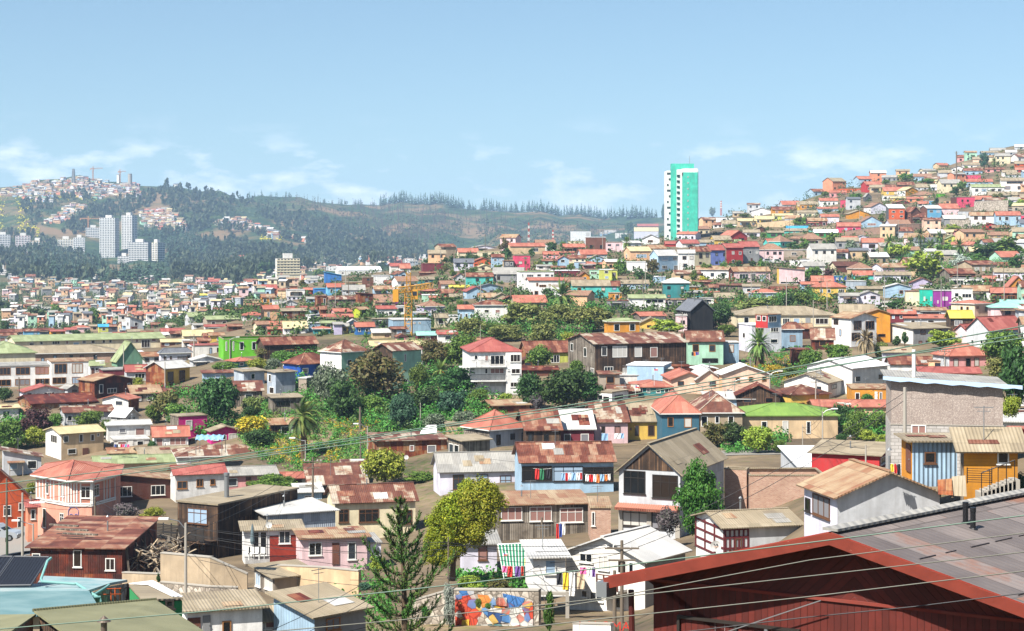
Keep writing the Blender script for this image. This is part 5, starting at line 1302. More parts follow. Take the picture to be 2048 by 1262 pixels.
for x,yb,yt,j,cj,lb in((186,358,337,(15,10,1),(-4,0,0),'thin distant crane on the far left skyline, left of the round hilltop tree'),(240,362,343,(9,6,.5),(-3,0,0),'thin distant crane on the far left skyline beside the grey silo'),(176.5,475,437,(48,-6,0),(-12,0,0),'distant orange crane with a long level jib beside the unfinished block')):
 crane(x,yb,yt,3350 if yb<400 else 2900,j,cj,OC,lb,1.6,.22)
def mast(px,yb,yt,D,lb,w=.9,bands=True,r=.07,name='radio_mast'):
 b=P(px,yb,D);h=P(px,yt,D).z-b.z;root=empty(name,b);n=7
 for i in range(n):
  q=MB();lattice(q,(0,0,h*i/n-(3 if i==0 else 0)),(0,0,h*(i+1)/n),w*(1-.5*i/n),3,(plain('mast_red','#B4483C',.6)if i%2==0 else WHITEP)if bands else STEEL,r);q.build('mast_section',None,root)
 q=MB();q.tube([(0,0,h),(0,0,h*1.06)],r*.6,STEEL,4);q.build('antenna',None,root)
 TA(root,lb,'mast')
mast(800+1250/4.855,487,445,950,'red and white lattice radio mast, the tallest one against the forested hill')
mast(800+1485/4.855,486,460,930,'shorter red and white radio mast left of the white cube building')
mast(563,620,545,1450,'white and red telecom mast among valley houses below the white block',1.6)
mast(147,362,338,3300,'grey lattice pylon on the far left skyline',5,False,.5,'pylon')
mast(1200+955/3.943,418,402,900,'thin antenna mast on the off-white roof right of the turquoise tower',.6)
def silo():
 b=P(260,363,3350);root=empty('water_tower',b);q=MB();q.tube([(0,0,-4),(0,0,13)],3.6,CONC,14);q.build('tank',None,root);q=MB();q.tube([(0,0,13),(0,0,13.6)],3.9,CONC,14);q.build('rim',None,root)
 TA(root,'grey cylindrical water tower on the far left skyline','water tower')
 b=P(236,362,3350);root=empty('water_tower',b);q=MB();q.box(-2,-2,-4,2,2,11,M_wall('w'));q.build('shaft',None,root);q=MB();q.box(-2.2,-2.2,11,2.2,2.2,11.6,CONC);q.build('cap',None,root)
 TA(root,'small white skyline shaft beside the round hilltop tree','water tower')
silo()
def monument():
 D=hit(252,645)or 900;b=P(252,645,D);s=D/F;root=empty('monument',b);w=M_wall('w')
 q=MB();q.box(-5*s,-5*s,-1,5*s,5*s,5*s,w);q.build('base',None,root)
 q=MB();q.box(-3.6*s,-3.6*s,5*s,3.6*s,3.6*s,11*s,w);q.build('pedestal',None,root)
 q=MB();q.tube([(0,0,11*s),(0,0,19*s),(0,0,25*s)],[2.2*s,1.5*s,.3*s],w,8);q.build('spire',None,root)
 TA(root,'small white spired monument on a rock in the valley','monument')
monument()
def wall_thing(pts,thick,top,mats,label,name='retaining_wall',cat='wall',down=4,cap=True):
 """pts: ground points (px, py, D) along the foot; top: rows of the top edge"""
 g=[P(*q)for q in pts];tp=[P(q[0],t,q[2])for q,t in zip(pts,top)]
 o=g[0].copy();root=empty(name,o);mb=MB();m2=MB()
 for(a,b,ta,tb)in zip(g,g[1:],tp,tp[1:]):
  d=(b-a);d.z=0;n=Vector((-d.y,d.x,0)).normalized()*thick;u=[v-o for v in(a,b,tb,ta)]
  u[0].z-=down;u[1].z-=down;ln=d.length;back=[v+n for v in u]
  mb.poly(u,mats[0],[(0,u[0].z),(ln,u[1].z),(ln,u[2].z),(0,u[3].z)]);mb.poly(back[::-1],mats[0])
  mb.poly([u[3],u[2],back[2],back[3]],mats[0]);mb.poly([u[0],u[3],back[3],back[0]],mats[0]);mb.poly([u[2],u[1],back[1],back[2]],mats[0])
  if cap:m2.bar(u[3]+n*.5+Vector((0,0,.04)),u[2]+n*.5+Vector((0,0,.04)),thick+.08,.08,CONC)
 mb.build('wall',None,root)
 if cap:m2.build('coping',None,root)
 TA(root,label,cat);return root
def zz(ox,oy,k):return lambda x,y:(ox+x/k,oy+y/k)
a1=zz(0,862,3.155);a2=zz(400,862,3.155);a3=zz(800,862,3.155);a4=zz(1200,862,3.155);a5=zz(1600,862,3.154)
def W_(f,xs,yb,yt,D):
 if D is None:D=[hit(*f(x,y))for x,y in zip(xs,yb)]
 return[(*f(x,y),d)for x,y,d in zip(xs,yb,D)],[f(x,t)[1]for x,t in zip(xs,yt)]
pl,tp=W_(a1,(1012,1325,1560),(1040,1060,1040),(772,800,905),(146,143,143));wall_thing(pl,.35,tp,[M_wall('ta')],'long rough plastered retaining wall below the dark timber house')
pl,tp=W_(a1,(1008,1325,1500),(1080,1100,1080),(955,985,990),(144.5,141.5,141.5));wall_thing(pl,.3,tp,[M_wall('stone')],'low rubble stone wall with bright graffiti at its right end',down=2)
pl,tp=W_(a2,(490,760,1000),(1080,1090,1080),(850,862,885),(142,138,136));wall_thing(pl,.3,tp,[M_wall('be')],'beige concrete wall with barred openings below the pale pink house')
pl,tp=W_(a1,(770,1012),(960,960),(895,905),(150,147));wall_thing(pl,.3,tp,[M_wall('ta')],'low concrete wall below the collapsed timber heap')
pl,tp=W_(a3,(340,875),(1300,1300),(1005,1010),(114,112));mural=wall_thing(pl,.4,tp,[M_wall('stone')],'stone wall painted with a bright red, blue and white mural',down=2)
pl,tp=W_(a3,(60,330),(1320,1300),(1080,1000),(116,115));wall_thing(pl,.4,tp,[M_wall('stone')],'bare stone bank wall beside the flowering creeper',down=2)
pl,tp=W_(a3,(1090,1330),(1330,1330),(1215,1222),(108,106));lw_=wall_thing(pl,.25,tp,[M_wall('pw')],'low concrete wall with red lettering below the white balcony house',down=2)
pl,tp=W_(zz(1600,270,3.605),(330,640,860,1020),(730,710,680,650),(695,655,640,615),None);wall_thing(pl,.4,tp,[M_wall('brick')],'long brick retaining wall stepping up the right hill',down=3)
pl,tp=W_(zz(1600,270,3.605),(1080,1226),(670,675),(610,612),None);wall_thing(pl,.4,tp,[M_wall('stone')],'white rubble stone wall beside the brick retaining wall',down=3)
pl,tp=W_(zz(1600,270,3.605),(1255,1500),(545,550),(480,470),None);wall_thing(pl,.4,tp,[M_wall('stone')],'grey stone retaining wall right of the crimson house',down=3)
pl,tp=W_(zz(800,600,4.207),(738,1020),(870,870),(800,800),None);wall_thing(pl,.4,tp,[M_wall('ta')],'grey-brown base wall under the white three-storey house',down=2)
pl,tp=W_(zz(1200,300,3.943),(1240,1540),(610,605),(575,550),None);wall_thing(pl,.4,tp,[M_wall('be')],'beige retaining wall below the long bungalows on the right hill',down=3)
def on_wall(root,quads,name='mural_paint'):
 ob=[c for c in root.children if c.name.startswith('wall')][0]
 return ob
def mural_paint():
 o=mural.location;g0=P(*a3(340,1005),114);g1=P(*a3(875,1010),112);d=(g1-g0);d.z=0;L_=d.length;d.normalize();n=Vector((d.y,-d.x,0))
 hgt=10/1.0;s=113/F/3.155;C_=dict(r='#B8452F',b='#3F6FA8',w='#C9C6BF',y='#C9A23A',t='#3E6B70',p='#B86A62',o='#C87A3A',d='#2F4A78')
 rr=random.Random(4);grp={}
 F_=[('r',[(345,1060),(420,1030),(470,1040),(520,1150),(470,1262),(350,1262)]),('b',[(370,1020),(470,1015),(470,1040),(385,1060)]),('o',[(490,1040),(560,1040),(600,1110),(520,1120)]),('y',[(570,1070),(665,1068),(665,1115),(570,1112)]),('b',[(650,1020),(790,1040),(780,1075),(700,1130),(660,1060)]),('w',[(600,1125),(760,1100),(790,1060),(842,1055),(842,1290),(690,1290),(690,1180)]),('d',[(520,1140),(690,1150),(690,1200),(590,1215)]),('t',[(480,1235),(590,1218),(690,1215),(660,1290),(470,1290)]),('r',[(775,1110),(842,1050),(842,1200),(800,1180)]),('p',[(700,1225),(760,1210),(760,1290),(690,1290)]),('w',[(520,1120),(600,1115),(690,1148),(525,1138)]),('y',[(395,1210),(440,1200),(440,1290),(390,1290)])]
 mbs={}
 for li,(c,pts)in enumerate(F_):
  e=.012+.006*li;q=[]
  for x,y in pts:
   for t in range(1):
    u=(x-340)/535*L_;z=-(862+y/3.155-HY)/F*113
    q.append(Vector((g0.x,g0.y,0))+d*u+n*e+Vector((0,0,z))-o)
  mb=mbs.setdefault(c,MB());nn=(q[1]-q[0]).cross(q[2]-q[0])
  if nn.dot(n)<0:q.reverse()
  mb.poly(q,paintm(C_[c]))
 for c,mb in mbs.items():mb.build('mural_field',None,mural)
 q=MB()
 for i in range(3):
  x=585+i*25;p0=Vector((g0.x,g0.y,0))+d*((x-340)/535*L_)+n*.1-o
  z=-(862+1098/3.155-HY)/F*113;q.poly([p0+Vector((0,0,z)),p0+d*.45+Vector((0,0,z)),p0+d*.45+Vector((0,0,z+.5)),p0+Vector((0,0,z+.5))],paintm('#C9C6BF'))
 q.build('mural_field',None,mural)
def paintm(h):
 k=('paint',h)
 if k not in MC:
  t=NT('mural_paint');v=t.uv(rnd=False);c=lin(h);vo=t.n('ShaderNodeTexVoronoi');vo.feature='DISTANCE_TO_EDGE';vc=t.n('ShaderNodeTexVoronoi')
  for q in(vo,vc):q.inputs['Scale'].default_value=2.3;t.l(v,q.inputs['Vector'])
  cx=t.ramp(t.sep(vc.outputs['Color'])[0],[(0,c),(.62,lin('#B9B6B0')),(.74,lin('#4A78A8')),(.85,lin('#B4573F')),(.94,lin('#C2A04A'))],True)
  cx=t.mix(t.ramp(t.noise(v,1.3,5),[(.35,0),(.7,.5)]),cx,tuple(x*.55 for x in c))
  t.l(t.mix(t.ramp(vo.outputs['Distance'],[(0,1),(.07,0)]),cx,tuple(x*.35 for x in c)),t.b.inputs['Base Color']);t.b.inputs['Roughness'].default_value=.85;t.bump(vo.outputs['Distance'],.6,.08);MC[k]=t.m
 return MC[k]
mural_paint()
def text3(s,size,loc,rz,m,parent,name='lettering'):
 cu=bpy.data.curves.new(name,'FONT');cu.body=s;cu.size=size;cu.extrude=.004
 t=bpy.data.objects.new('tmp',cu);COL.objects.link(t);bpy.context.view_layer.update()
 me=bpy.data.meshes.new_from_object(t);bpy.data.objects.remove(t);me.materials.clear();me.materials.append(m)
 o=link(name,me,parent,loc);o.rotation_euler=(R(90),0,rz);return o
pA=P(*a3(1125,1256),107.7);text3('LALOMA',.75,pA-lw_.location+Vector((0,-.06,0)),R(-4),plain('red_paint','#B8372C',.8),lw_)
def face_local(root,a,b):
 d=Vector(b)-Vector(a);return math.atan2(d.y,d.x),d.length
def window_at(root,a,b,u,z,w,h,near=True,frame='w',pane=None,rng=random):
 ang,ln=face_local(root,a,b);o=window(root,w,h,'R',0,z,.01,near,frame,pane,rng=rng)
 n=Vector((math.sin(ang),-math.cos(ang)));d=Vector((math.cos(ang),math.sin(ang)));p=Vector(a)+d*u+n*.01
 o.location=(p.x,p.y,z);o.rotation_euler=(0,0,ang);return o
def pink_house():
 D=214;o=P(*a1(430,655),D);root=empty('corner_house',o);s=D/F/3.155
 q2=lambda x,d:((A1(x,0,d).x-o.x),d-o.y)
 pts=[q2(232,D+4.5),q2(432,D),q2(580,D-.2),q2(727,D+5),q2(760,D+13),q2(300,D+14)]
 H=(655-318)*s;h1=(655-470)*s;pk=wallmat('pinkwall','#D68E78','-');pk2=wallmat('pinkwall2','#DB9C86','')
 mb=MB()
 for a,b in zip(pts,pts[1:]+pts[:1]):
  wallface(mb,a,b,-4,[(0,h1),(1,h1)],pk2)
  ang,ln=face_local(root,a,b);mb.poly([(a[0],a[1],h1),(b[0],b[1],h1),(b[0],b[1],H),(a[0],a[1],H)],pk,[(0,h1),(ln,h1),(ln,H),(0,H)])
 mb.build('wall',None,root)
 c=Vector((sum(p[0]for p in pts)/6,sum(p[1]for p in pts)/6));ring=[]
 for p in pts:
  v=Vector(p);v=v+(v-c).normalized()*.75;ring.append((v.x,v.y,H+.05))
 ax=A1(462,0,D+7).x-o.x;bxx=A1(640,0,D+7.5).x-o.x;zt=-(862+183/3.155-HY)/F*(D+7)-o.z
 Aa=(ax,7,zt);Bb=(bxx,7.5,zt-1.0);mr=M_roof('sal');rf=MB()
 top=[(x,y,z+.15)for x,y,z in ring];own=[Aa,Aa,Bb,Bb,Bb,Aa]
 for i in range(6):
  j=(i+1)%6
  rf.poly([top[i],top[j],own[j]]if own[i]==own[j]else[top[i],top[j],own[j],own[i]],mr)
  rf.poly([ring[i],ring[j],top[j],top[i]],FRM['w']);rf.bar((top[i][0],top[i][1],top[i][2]+.02),(own[i][0],own[i][1],own[i][2]+.02),.25,.06,mr)
 rf.bar((*Aa[:2],Aa[2]+.03),(*Bb[:2],Bb[2]+.03),.3,.06,mr)
 rf.poly(ring[::-1],mr);rf.build('roof',None,root)
 bt=MB()
 for(a,b),xs in((((pts[0]),pts[1]),[0,.1,.2,.3,.45,.55,.72,.83,.92]),((pts[1],pts[2]),[.0,.12,.24,.36,.52,.96]),((pts[2],pts[3]),[0,.06,.5,.62,.75,.97])):
  ang,ln=face_local(root,a,b);d=Vector((math.cos(ang),math.sin(ang)));n=Vector((math.sin(ang),-math.cos(ang)))
  for u in xs:
   p=Vector(a)+d*(u*ln)+n*.04;bt.bar((p.x,p.y,h1),(p.x,p.y,H),.16,.06,FRM['w'])
  for z in(h1,h1+.22,H-.12):
   p=Vector(a)+n*.06;p2=Vector(b)+n*.06;bt.bar((p.x,p.y,z),(p2.x,p2.y,z),.1,.16,FRM['w'])
 bt.build('timber_battens',None,root)
 hw=(425-350)*s
 for f,u,z,w,h in((0,.29,h1+.9,30*s*1.05,hw),(0,.78,h1+.9,34*s,hw),(1,.53,h1+.85,62*s,hw),(2,.05,h1+.95,62*s*1.2,hw*1.0),(0,.2,h1-3.0,40*s,2.2),(0,.74,h1-2.4,46*s,1.35),(1,.5,h1-2.6,56*s,1.3),(2,.1,h1-2.8,60*s,1.4)):
  ang,ln=face_local(root,pts[f],pts[f+1]);window_at(root,pts[f],pts[f+1],u*ln,z,w,h)
 ang,ln=face_local(root,pts[1],pts[2]);d=Vector((math.cos(ang),math.sin(ang)));n=Vector((math.sin(ang),-math.cos(ang)));m=plain('mural_violet','#6D6C9C',.85);q=MB()
 pt=lambda x,y:(lambda v:(v.x,v.y,(655-y)*s))(Vector(pts[1])+d*((x-432)/148*ln)+n*.03)
 for line in([(432,500),(430,545),(440,580),(460,598),(482,585),(494,545),(496,505)],[(440,528),(450,523),(459,528)],[(472,528),(482,523),(490,528)],[(465,530),(462,555),(470,557)],[(450,572),(464,568),(480,573)],[(432,502),(445,482),(475,478),(496,500)],[(410,590),(436,606),(470,612),(500,596)]):
  q.tube([pt(x,y)for x,y in line],.045,m,4)
 q.build('mural_face',None,root)
 TA(root,'pink corner house with white battens, salmon hipped roof and a painted face','house')
pink_house()
TAGS.append
def slats(i):
 root,wl,wr,H=i['root'],i['wl'],i['wr'],i['H'];mb=MB();z0=H*.36;bk=plain('black_wood','#2B2724',.8)
 for k in range(9):mb.box(-1.7,.2,z0+k*.14,-1.64,wl+2,z0+k*.14+.1,bk)
 for y in[wl*t/5+.3 for t in range(7)]:mb.box(-1.63,y,z0-.1,-1.55,y+.08,z0+1.35,bk)
 mb.build('balcony_rail',None,root);q=MB();q.box(-1.7,.1,z0-.22,-.01,wl+2,z0-.1,M_wall('wdark'));q.build('balcony_floor',None,root)
 q=MB();q.tube([(wr*.3,wl*.4,H),(wr*.3,wl*.4,H+2.1)],.22,STEEL,10);q.tube([(wr*.3,wl*.4,H+2.15),(wr*.3,wl*.4,H+2.4)],.27,STEEL,10);q.build('chimney',None,root)
house(400-142/3.155,400+112/3.155,400+640/3.155,862+376/3.155,862+470/3.155,862+805/3.155,'wdark','tan','flat','L:.25,.08,.5,.3m/.2,.68,.12,.3d/.55,.7,.15,.2 R:.75,.7,.1,.25','dark timber house with a flat beige roof, chimney pipe and slatted black balcony',a=R(52),extra=slats,oh=.5)
def rubble(i):
 root,wl,wr,H=i['root'],i['wl'],i['wr'],i['H'];rr=random.Random(5);mb=MB();wd=[M_wall('wood'),M_wall('ta'),M_wall('wdark')]
 for k in range(150):
  t=rr.random();x=wr*.1+rr.random()*wr*.9;y=-rr.uniform(.2,3.2);z=rr.uniform(0,2.3)*(1-abs(y+1.6)/3.2)+.1
  d=Vector((rr.uniform(-1,1),rr.uniform(-1,1),rr.uniform(-.5,.6))).normalized()*rr.uniform(.5,1.5)
  mb.bar(Vector((x,y,z))-d,Vector((x,y,z))+d,rr.uniform(.06,.2),.05,rr.choice(wd))
 mb.build('fallen_timber',None,root)
 q=MB()
 for x in(wr*.05,wr*.3,wr*.5):q=MB();q.bar((x,-.5,0),(x+rr.uniform(-.4,.4),-.3,H),.16,.16,M_wall('wood'));q.build('bare_post',None,root)
 q=MB()
 for k in range(3):q.bar((wr*.2+k*.6,wl*(.35+.13*k),H+.75+.25*k),(wr*.2+k*.6+.5,wl*(.75+.1*k),H+.75+.27*k),.22,.12,M_wall('wood'))
 q.build('roof_planks',None,root)
house(*[a1(x,0)[0]for x in(200,770,1000)],*[a1(0,y)[1]for y in(548,742,940)],'rdark','rust','sL','L:.47,.06,.09,.55/.82,.3,.1,.4/.02,.2,.09,.3','sagging rust-red sheet-metal house with one corner collapsed into loose timber',D=156,a=R(74),extra=rubble,name='ruined_house',cat='house')
def osb_extra(i):
 root,wr,H,wl=i['root'],i['wr'],i['H'],i['wl'];s=i['s']/4.2076;q=MB();q.box(-.02,-.025,-6,wr+.02,-.004,118*s,M_wall('block'));q.box(-.025,-.02,-6,-.003,wl,118*s,M_wall('block'));q.build('block_base',None,root)
 q=MB();q.box(-.1,-.06,116*s,wr+.05,-.026,124*s,CONC);q.build('ledge',None,root)
 window(root,122*s,92*s,'R',165*s,22*s,.03,True,'w',CURT[2]);window(root,148*s,52*s,'R',650*s,48*s,.03,True,'b',GLASS[2])
 q=MB()
 for k in range(16):
  x0=-.5+(wr+1.6)*k/16;x1=-.5+(wr+1.6)*(k+1)/16;zt=lambda x:i['top']-(i['top']-H)*x/wr
  q.poly([(x0,-.42,zt(x0)-.04-.04*(k%3)),(x1,-.42,zt(x1)-.04-.04*((k+1)%3)),(x1,-.40,zt(x1)+.12),(x0,-.40,zt(x0)+.12)],plain('pale_blue_sheet','#A9C2DC',.35))
  q.poly([(x0,-.39,zt(x0)+.16),(x1,-.39,zt(x1)+.16),(x1,-.41,zt(x1)-.04-.04*((k+1)%3)),(x0,-.41,zt(x0)-.04-.04*(k%3))],plain('pale_blue_sheet','#A9C2DC',.35))
 q.build('sheet_flashing',None,root)
 q=MB();q.tube([(wr*.22,1.5,i['top']-.6),(wr*.22,1.5,i['top']+1.7)],.12,WHITEP,10);q.build('vent_pipe',None,root)
house(1600+760/4.2076,1600+766/4.2076,1600+1682/4.2076,600+632/4.2076,600+716/4.2076,600+1165/4.2076,'osb','grey','sl','-','large windowless chipboard-clad building on grey concrete blocks',D=116,a=R(3),depth=6,extra=osb_extra,name='chipboard_building',cat='building')
def slab_px(mb,pts,th,m,o):mb.slab([P(*q)-o for q in pts],th,m)
def red_house():
 A=P(1660,1076,36);hd=Vector((.70,.714,0)).normalized();c,s=math.cos(R(32)),math.sin(R(32))
 Lv=Vector((-c,s,0));Rv=Vector((c,-s,0));tl,tr,sl=4.75,5.2,.272
 o=A.copy();o.z=-12.5;root=empty('red_house',o);up=Vector((0,0,1));a=A-o
 Lc=a+Lv*tl-up*sl*tl;Rc=a+Rv*tr-up*(.262*tr);ln=13.5
 roofm=M_roof('dred');red=wallmat('red_boards','#8A3326','');MC.pop(('w','red_boards',''),None)
 def slope(e,sgn):
  mb=MB();pts=[a,a+hd*ln,e+hd*ln,e]
  n_=(pts[1]-pts[0]).cross(pts[2]-pts[0]).normalized();n_=n_ if n_.z>0 else-n_
  L2=(e-a).length
  P_=[p+n_*.12 for p in pts];uv=[(0,L2),(ln,L2),(ln,0),(0,0)]
  if sgn:P_.reverse();uv.reverse()
  nn=(P_[1]-P_[0]).cross(P_[2]-P_[0])
  if nn.z<0:P_.reverse();uv.reverse()
  mb.poly(P_,roofm,uv);Q=[p-n_*.06 for p in P_];mb.poly(Q[::-1],red)
  for i in range(4):
   j=(i+1)%4;mb.poly([P_[i],Q[i],Q[j],P_[j]],red)
  return mb.build('roof',None,root),n_
 slope(Lc,0);r2,nR=slope(Rc,1)
 fasc=fasciamat()
 q=MB()
 for e in(Lc,Rc):
  d=(e-a).normalized();nrm=-hd
  top=[a+up*.1,e+up*.1+d*.12];bot=[a-up*.13,e-up*.13+d*.12]
  f=[p-hd*.03 for p in(bot[0],bot[1],top[1],top[0])];bk=[p+hd*.035 for p in(bot[0],bot[1],top[1],top[0])]
  L2=(e-a).length
  if(f[1]-f[0]).cross(f[2]-f[0]).dot(-hd)<0:f.reverse();bk.reverse()
  q.poly(f,fasc,[((p-a).dot(d),p.z)for p in f]);q.poly(bk[::-1],fasc)
  for i in range(4):
   j=(i+1)%4;q.poly([f[j],f[i],bk[i],bk[j]],fasc,[((p-a).dot(d),p.y)for p in(f[j],f[i],bk[i],bk[j])])
 q.build('fascia_board',None,root)
 q=MB();q.bar(a+up*.16,a+hd*ln+up*.16,.34,.05,M_roof('grey'));q.build('ridge_cap',None,root)
 for d0 in(1.55,3.4):
  e=a+(Rc-a)*(d0/5.2)+nR*.13
  for k2 in range(14):
   q=MB();q.bar(e+hd*(.3+.9*k2),e+hd*(.3+.9*k2+random.uniform(.3,.88)),random.uniform(.012,.035),.02,plain('seam_dark','#4A4446',.8));q.build('sheet_overlap',None,root)
 gw=boardmat('red_boards_v','#5A2018',0);gh=boardmat('red_boards_d','#5A2018',1)
 bk=hd*.8;wl_,wr_=tl-.42,tr-.3
 Wl=a+bk+Lv*wl_;Wr=a+bk+Rv*wr_
 zl,zr=-(sl*wl_)-.09,-(.262*wr_)-.09;zc=1.02+0
 def wp(t,z):return a+bk+Rv*t+up*z
 mb=MB();zs=-1.32
 tLs,tRs=-(-zs-.09)/sl,(-zs-.09)/.262
 mb.poly([wp(tLs,zs),wp(0,zs),wp(0,-.09)],gh,[(tLs*1,zs),(0,zs),(0,0)])
 mb.poly([wp(0,zs),wp(tRs,zs),wp(0,-.09)],gh,[(0,zs),(-tRs,zs),(0,0)])
 low=[wp(-wl_,-6.6),wp(wr_,-6.6),wp(wr_,zr),wp(tRs,zs),wp(tLs,zs),wp(-wl_,zl)]
 mb.poly(low,gw,[(-wl_,-6.6),(wr_,-6.6),(wr_,zr),(tRs,zs),(tLs,zs),(-wl_,zl)])
 bL=wp(-wl_,-6.6)+hd*11;mb.poly([bL,wp(-wl_,-6.6),wp(-wl_,zl),bL+up*(6.6+zl)],gw);bR=wp(wr_,-6.6)+hd*11;mb.poly([wp(wr_,-6.6),bR,bR+up*(6.6+zr),wp(wr_,zr)],gw)
 mb.build('wall',None,root)
 q=MB();q.bar(wp(tLs,zs)-hd*.02,wp(tRs,zs)-hd*.02,.05,.06,wallmat('red_trim','#7A2C20',''));q.build('batten',None,root)
 def tpx(px):
  k=(px-1024)/F;b0=a+bk+o;return(k*b0.y-b0.x)/(Rv.x-k*Rv.y)
 t0,t1=tpx(1357),tpx(1602);zt=(lambda p:-(1229-HY)/F*(p+o).y-(p+o).z)(wp(t0,0));ang=math.atan2(Rv.y,Rv.x)
 w=t1-t0;wo=wp(t0,zt-1.25)-hd*.03
 wd=empty_part('window',root,wo,ang)
 q=MB();fm=FRM['k'];q.box(0,-.04,0,w,.02,.06,fm);q.box(0,-.04,1.19,w,.02,1.25,fm)
 for x in(0,w*.475,w*.96):q.box(x,-.04,.06,x+.06,.02,1.19,fm)
 q.box(w*.72,-.03,.06,w*.745,.02,1.19,STEEL);fr=q.build('window',None,root);bpy.data.objects.remove(wd);fr.location=wo;fr.rotation_euler=(0,0,ang)
 q=MB();cm=plain('net_curtain','#A7A6A8',.9);n=60
 for k in range(n):
  x0,x1=.06+(w-.12)*k/n,.06+(w-.12)*(k+1)/n;f0,f1=.035+.006*math.sin(k*1.3),.035+.006*math.sin((k+1)*1.3)
  if not(.60<k/n<.64):q.poly([(x0,f0,.06),(x1,f1,.06),(x1,f1,1.19),(x0,f0,1.19)],cm)
 q.build('curtain',None,fr)
 q=MB();q.poly([(.05,.075,.05),(w-.05,.075,.05),(w-.05,.075,1.2),(.05,.075,1.2)],GLASS[0]);q.build('dark_interior',None,fr)
 q=MB();g=Lc+hd*.1-up*.2;q.tube([g+hd*.3+Lv*-.2,g+hd*.3+Lv*-.25-up*2.2,g+hd*.3+Lv*-.7-up*2.6],.06,plain('gutter_maroon','#4A1E1A',.5),8);q.build('downpipe',None,root)
 q=MB();q.box(-.12,-.12,-.28,.12,.3,.02,STEEL);e=q.build('gutter_end',None,root);e.location=Lc+Lv*.12-up*.03;e.rotation_euler=(0,0,ang)
 for px,py in((1931,1046),(1946,1057)):
  d=P(px,py,1.0);p0=a+nR*.12+o;t=p0.dot(nR)/d.dot(nR);b=d*t-o;q=MB();m=plain('pipe_black','#1B1B1E',.45)
  q.tube([b-up*.1,b+up*.33],.055,m,12);q.tube([b+up*.33,b+up*.42],[.062,.062],m,12);q.tube([b-up*.02,b+up*.02],[.1,.08],m,12);q.build('flue_pipe',None,root)
 q=MB();p0=wp(.5,-1.55);p1=wp(-1.35,-2.0)-hd*.0;q.tube([p0-hd*.3+Lv*1.0+up*.25,p1-hd*.25+Lv*1.2-up*.15],.012,STEEL,5);q.build('aerial_rod',None,root)
 TA(root,'red timber house with a weathered grey tin gable roof in the right foreground','house')
def empty_part(n,par,loc,ang):
 o=bpy.data.objects.new(n,None);COL.objects.link(o);o.parent=par;o.location=loc;o.rotation_euler=(0,0,ang);return o
def boardmat(key,h,diag):
 t=NT(key);c=lin(h);v=t.uv(rnd=False);x=t.sep(v)
 ax=t.math('ADD',t.math('MULTIPLY',x[0],.72),t.math('MULTIPLY',x[1],-.7))if diag else x[0]
 fr=t.math('FRACT',t.math('MULTIPLY',ax,7.2));fl=t.math('FLOOR',t.math('MULTIPLY',ax,7.2));wn2=t.n('ShaderNodeTexWhiteNoise',noise_dimensions='1D');t.l(fl,wn2.inputs['W'])
 b=t.mix(wn2.outputs['Value'],tuple(q*.72 for q in c),tuple(q*1.15 for q in c));nz_=t.noise(v,6,5);b=t.mix(t.math('MULTIPLY',t.ramp(nz_,[(.45,0),(.75,1)]),.45),b,tuple(q*.5 for q in c))
 b=t.mix(t.ramp(fr,[(0,1),(.09,0)]),b,tuple(q*.12 for q in c));t.l(b,t.b.inputs['Base Color']);t.b.inputs['Roughness'].default_value=.7;t.bump(t.ramp(fr,[(0,0),(.1,1)]),.7,.015);return t.m
def fasciamat():
 t=NT('red_fascia');c=lin('#763124');v=t.uv(rnd=False);a=t.noise(v,1.6,6,.65);m=t.n('ShaderNodeMapping');m.inputs['Scale'].default_value=(1.2,14,1);t.l(v,m.inputs[0]);g=t.noise(m.outputs[0],2.4,5,.7)
 col=t.mix(t.ramp(a,[(.3,0),(.7,1)]),tuple(x*.7 for x in c),tuple(x*1.15 for x in c));col=t.mix(t.ramp(g,[(.68,0),(.72,1)]),col,lin('#C9A48C'));t.l(col,t.b.inputs['Base Color']);t.b.inputs['Roughness'].default_value=.55;return t.m
red_house()
def roofed(name,label,cat,top,m,wm,th=.06,down=3.5,inset=.25):
 """tin roof over walls that stand below it; top: corners of the roof"""
 T_=[P(*q)for q in top];c=sum(T_,Vector())/len(T_);o=Vector((c.x,c.y,min(q.z for q in T_)-down));root=empty(name,o)
 mb=MB();pts=[q-o for q in T_]
 nn=(pts[1]-pts[0]).cross(pts[2]-pts[0])
 if nn.z<0:pts.reverse()
 e=max(range(len(pts)),key=lambda i:(pts[(i+1)%len(pts)]-pts[i]).length);u=(pts[(e+1)%len(pts)]-pts[e]).normalized();n=(pts[1]-pts[0]).cross(pts[2]-pts[0]).normalized();v=n.cross(u)
 mb.poly(pts,m,[(p.dot(u),p.dot(v))for p in pts]);Q=[p-n*th for p in pts];mb.poly(Q[::-1],m)
 for i in range(len(pts)):j=(i+1)%len(pts);mb.poly([pts[i],Q[i],Q[j],pts[j]],m)
 mb.build('roof',None,root);w=MB();cc=sum(pts,Vector())/len(pts)
 I_=[Vector((cc.x+(p.x-cc.x)*(1-inset/4),cc.y+(p.y-cc.y)*(1-inset/4),p.z-.1))for p in pts]
 for i in range(len(pts)):
  j=(i+1)%len(pts);a,b=I_[i],I_[j];ln=(b-a).length;w.poly([(a.x,a.y,-6),(b.x,b.y,-6),b,a],wm,[(0,0),(ln,0),(ln,b.z+6),(0,a.z+6)])
 w.build('wall',None,root);TA(root,label,cat);return root
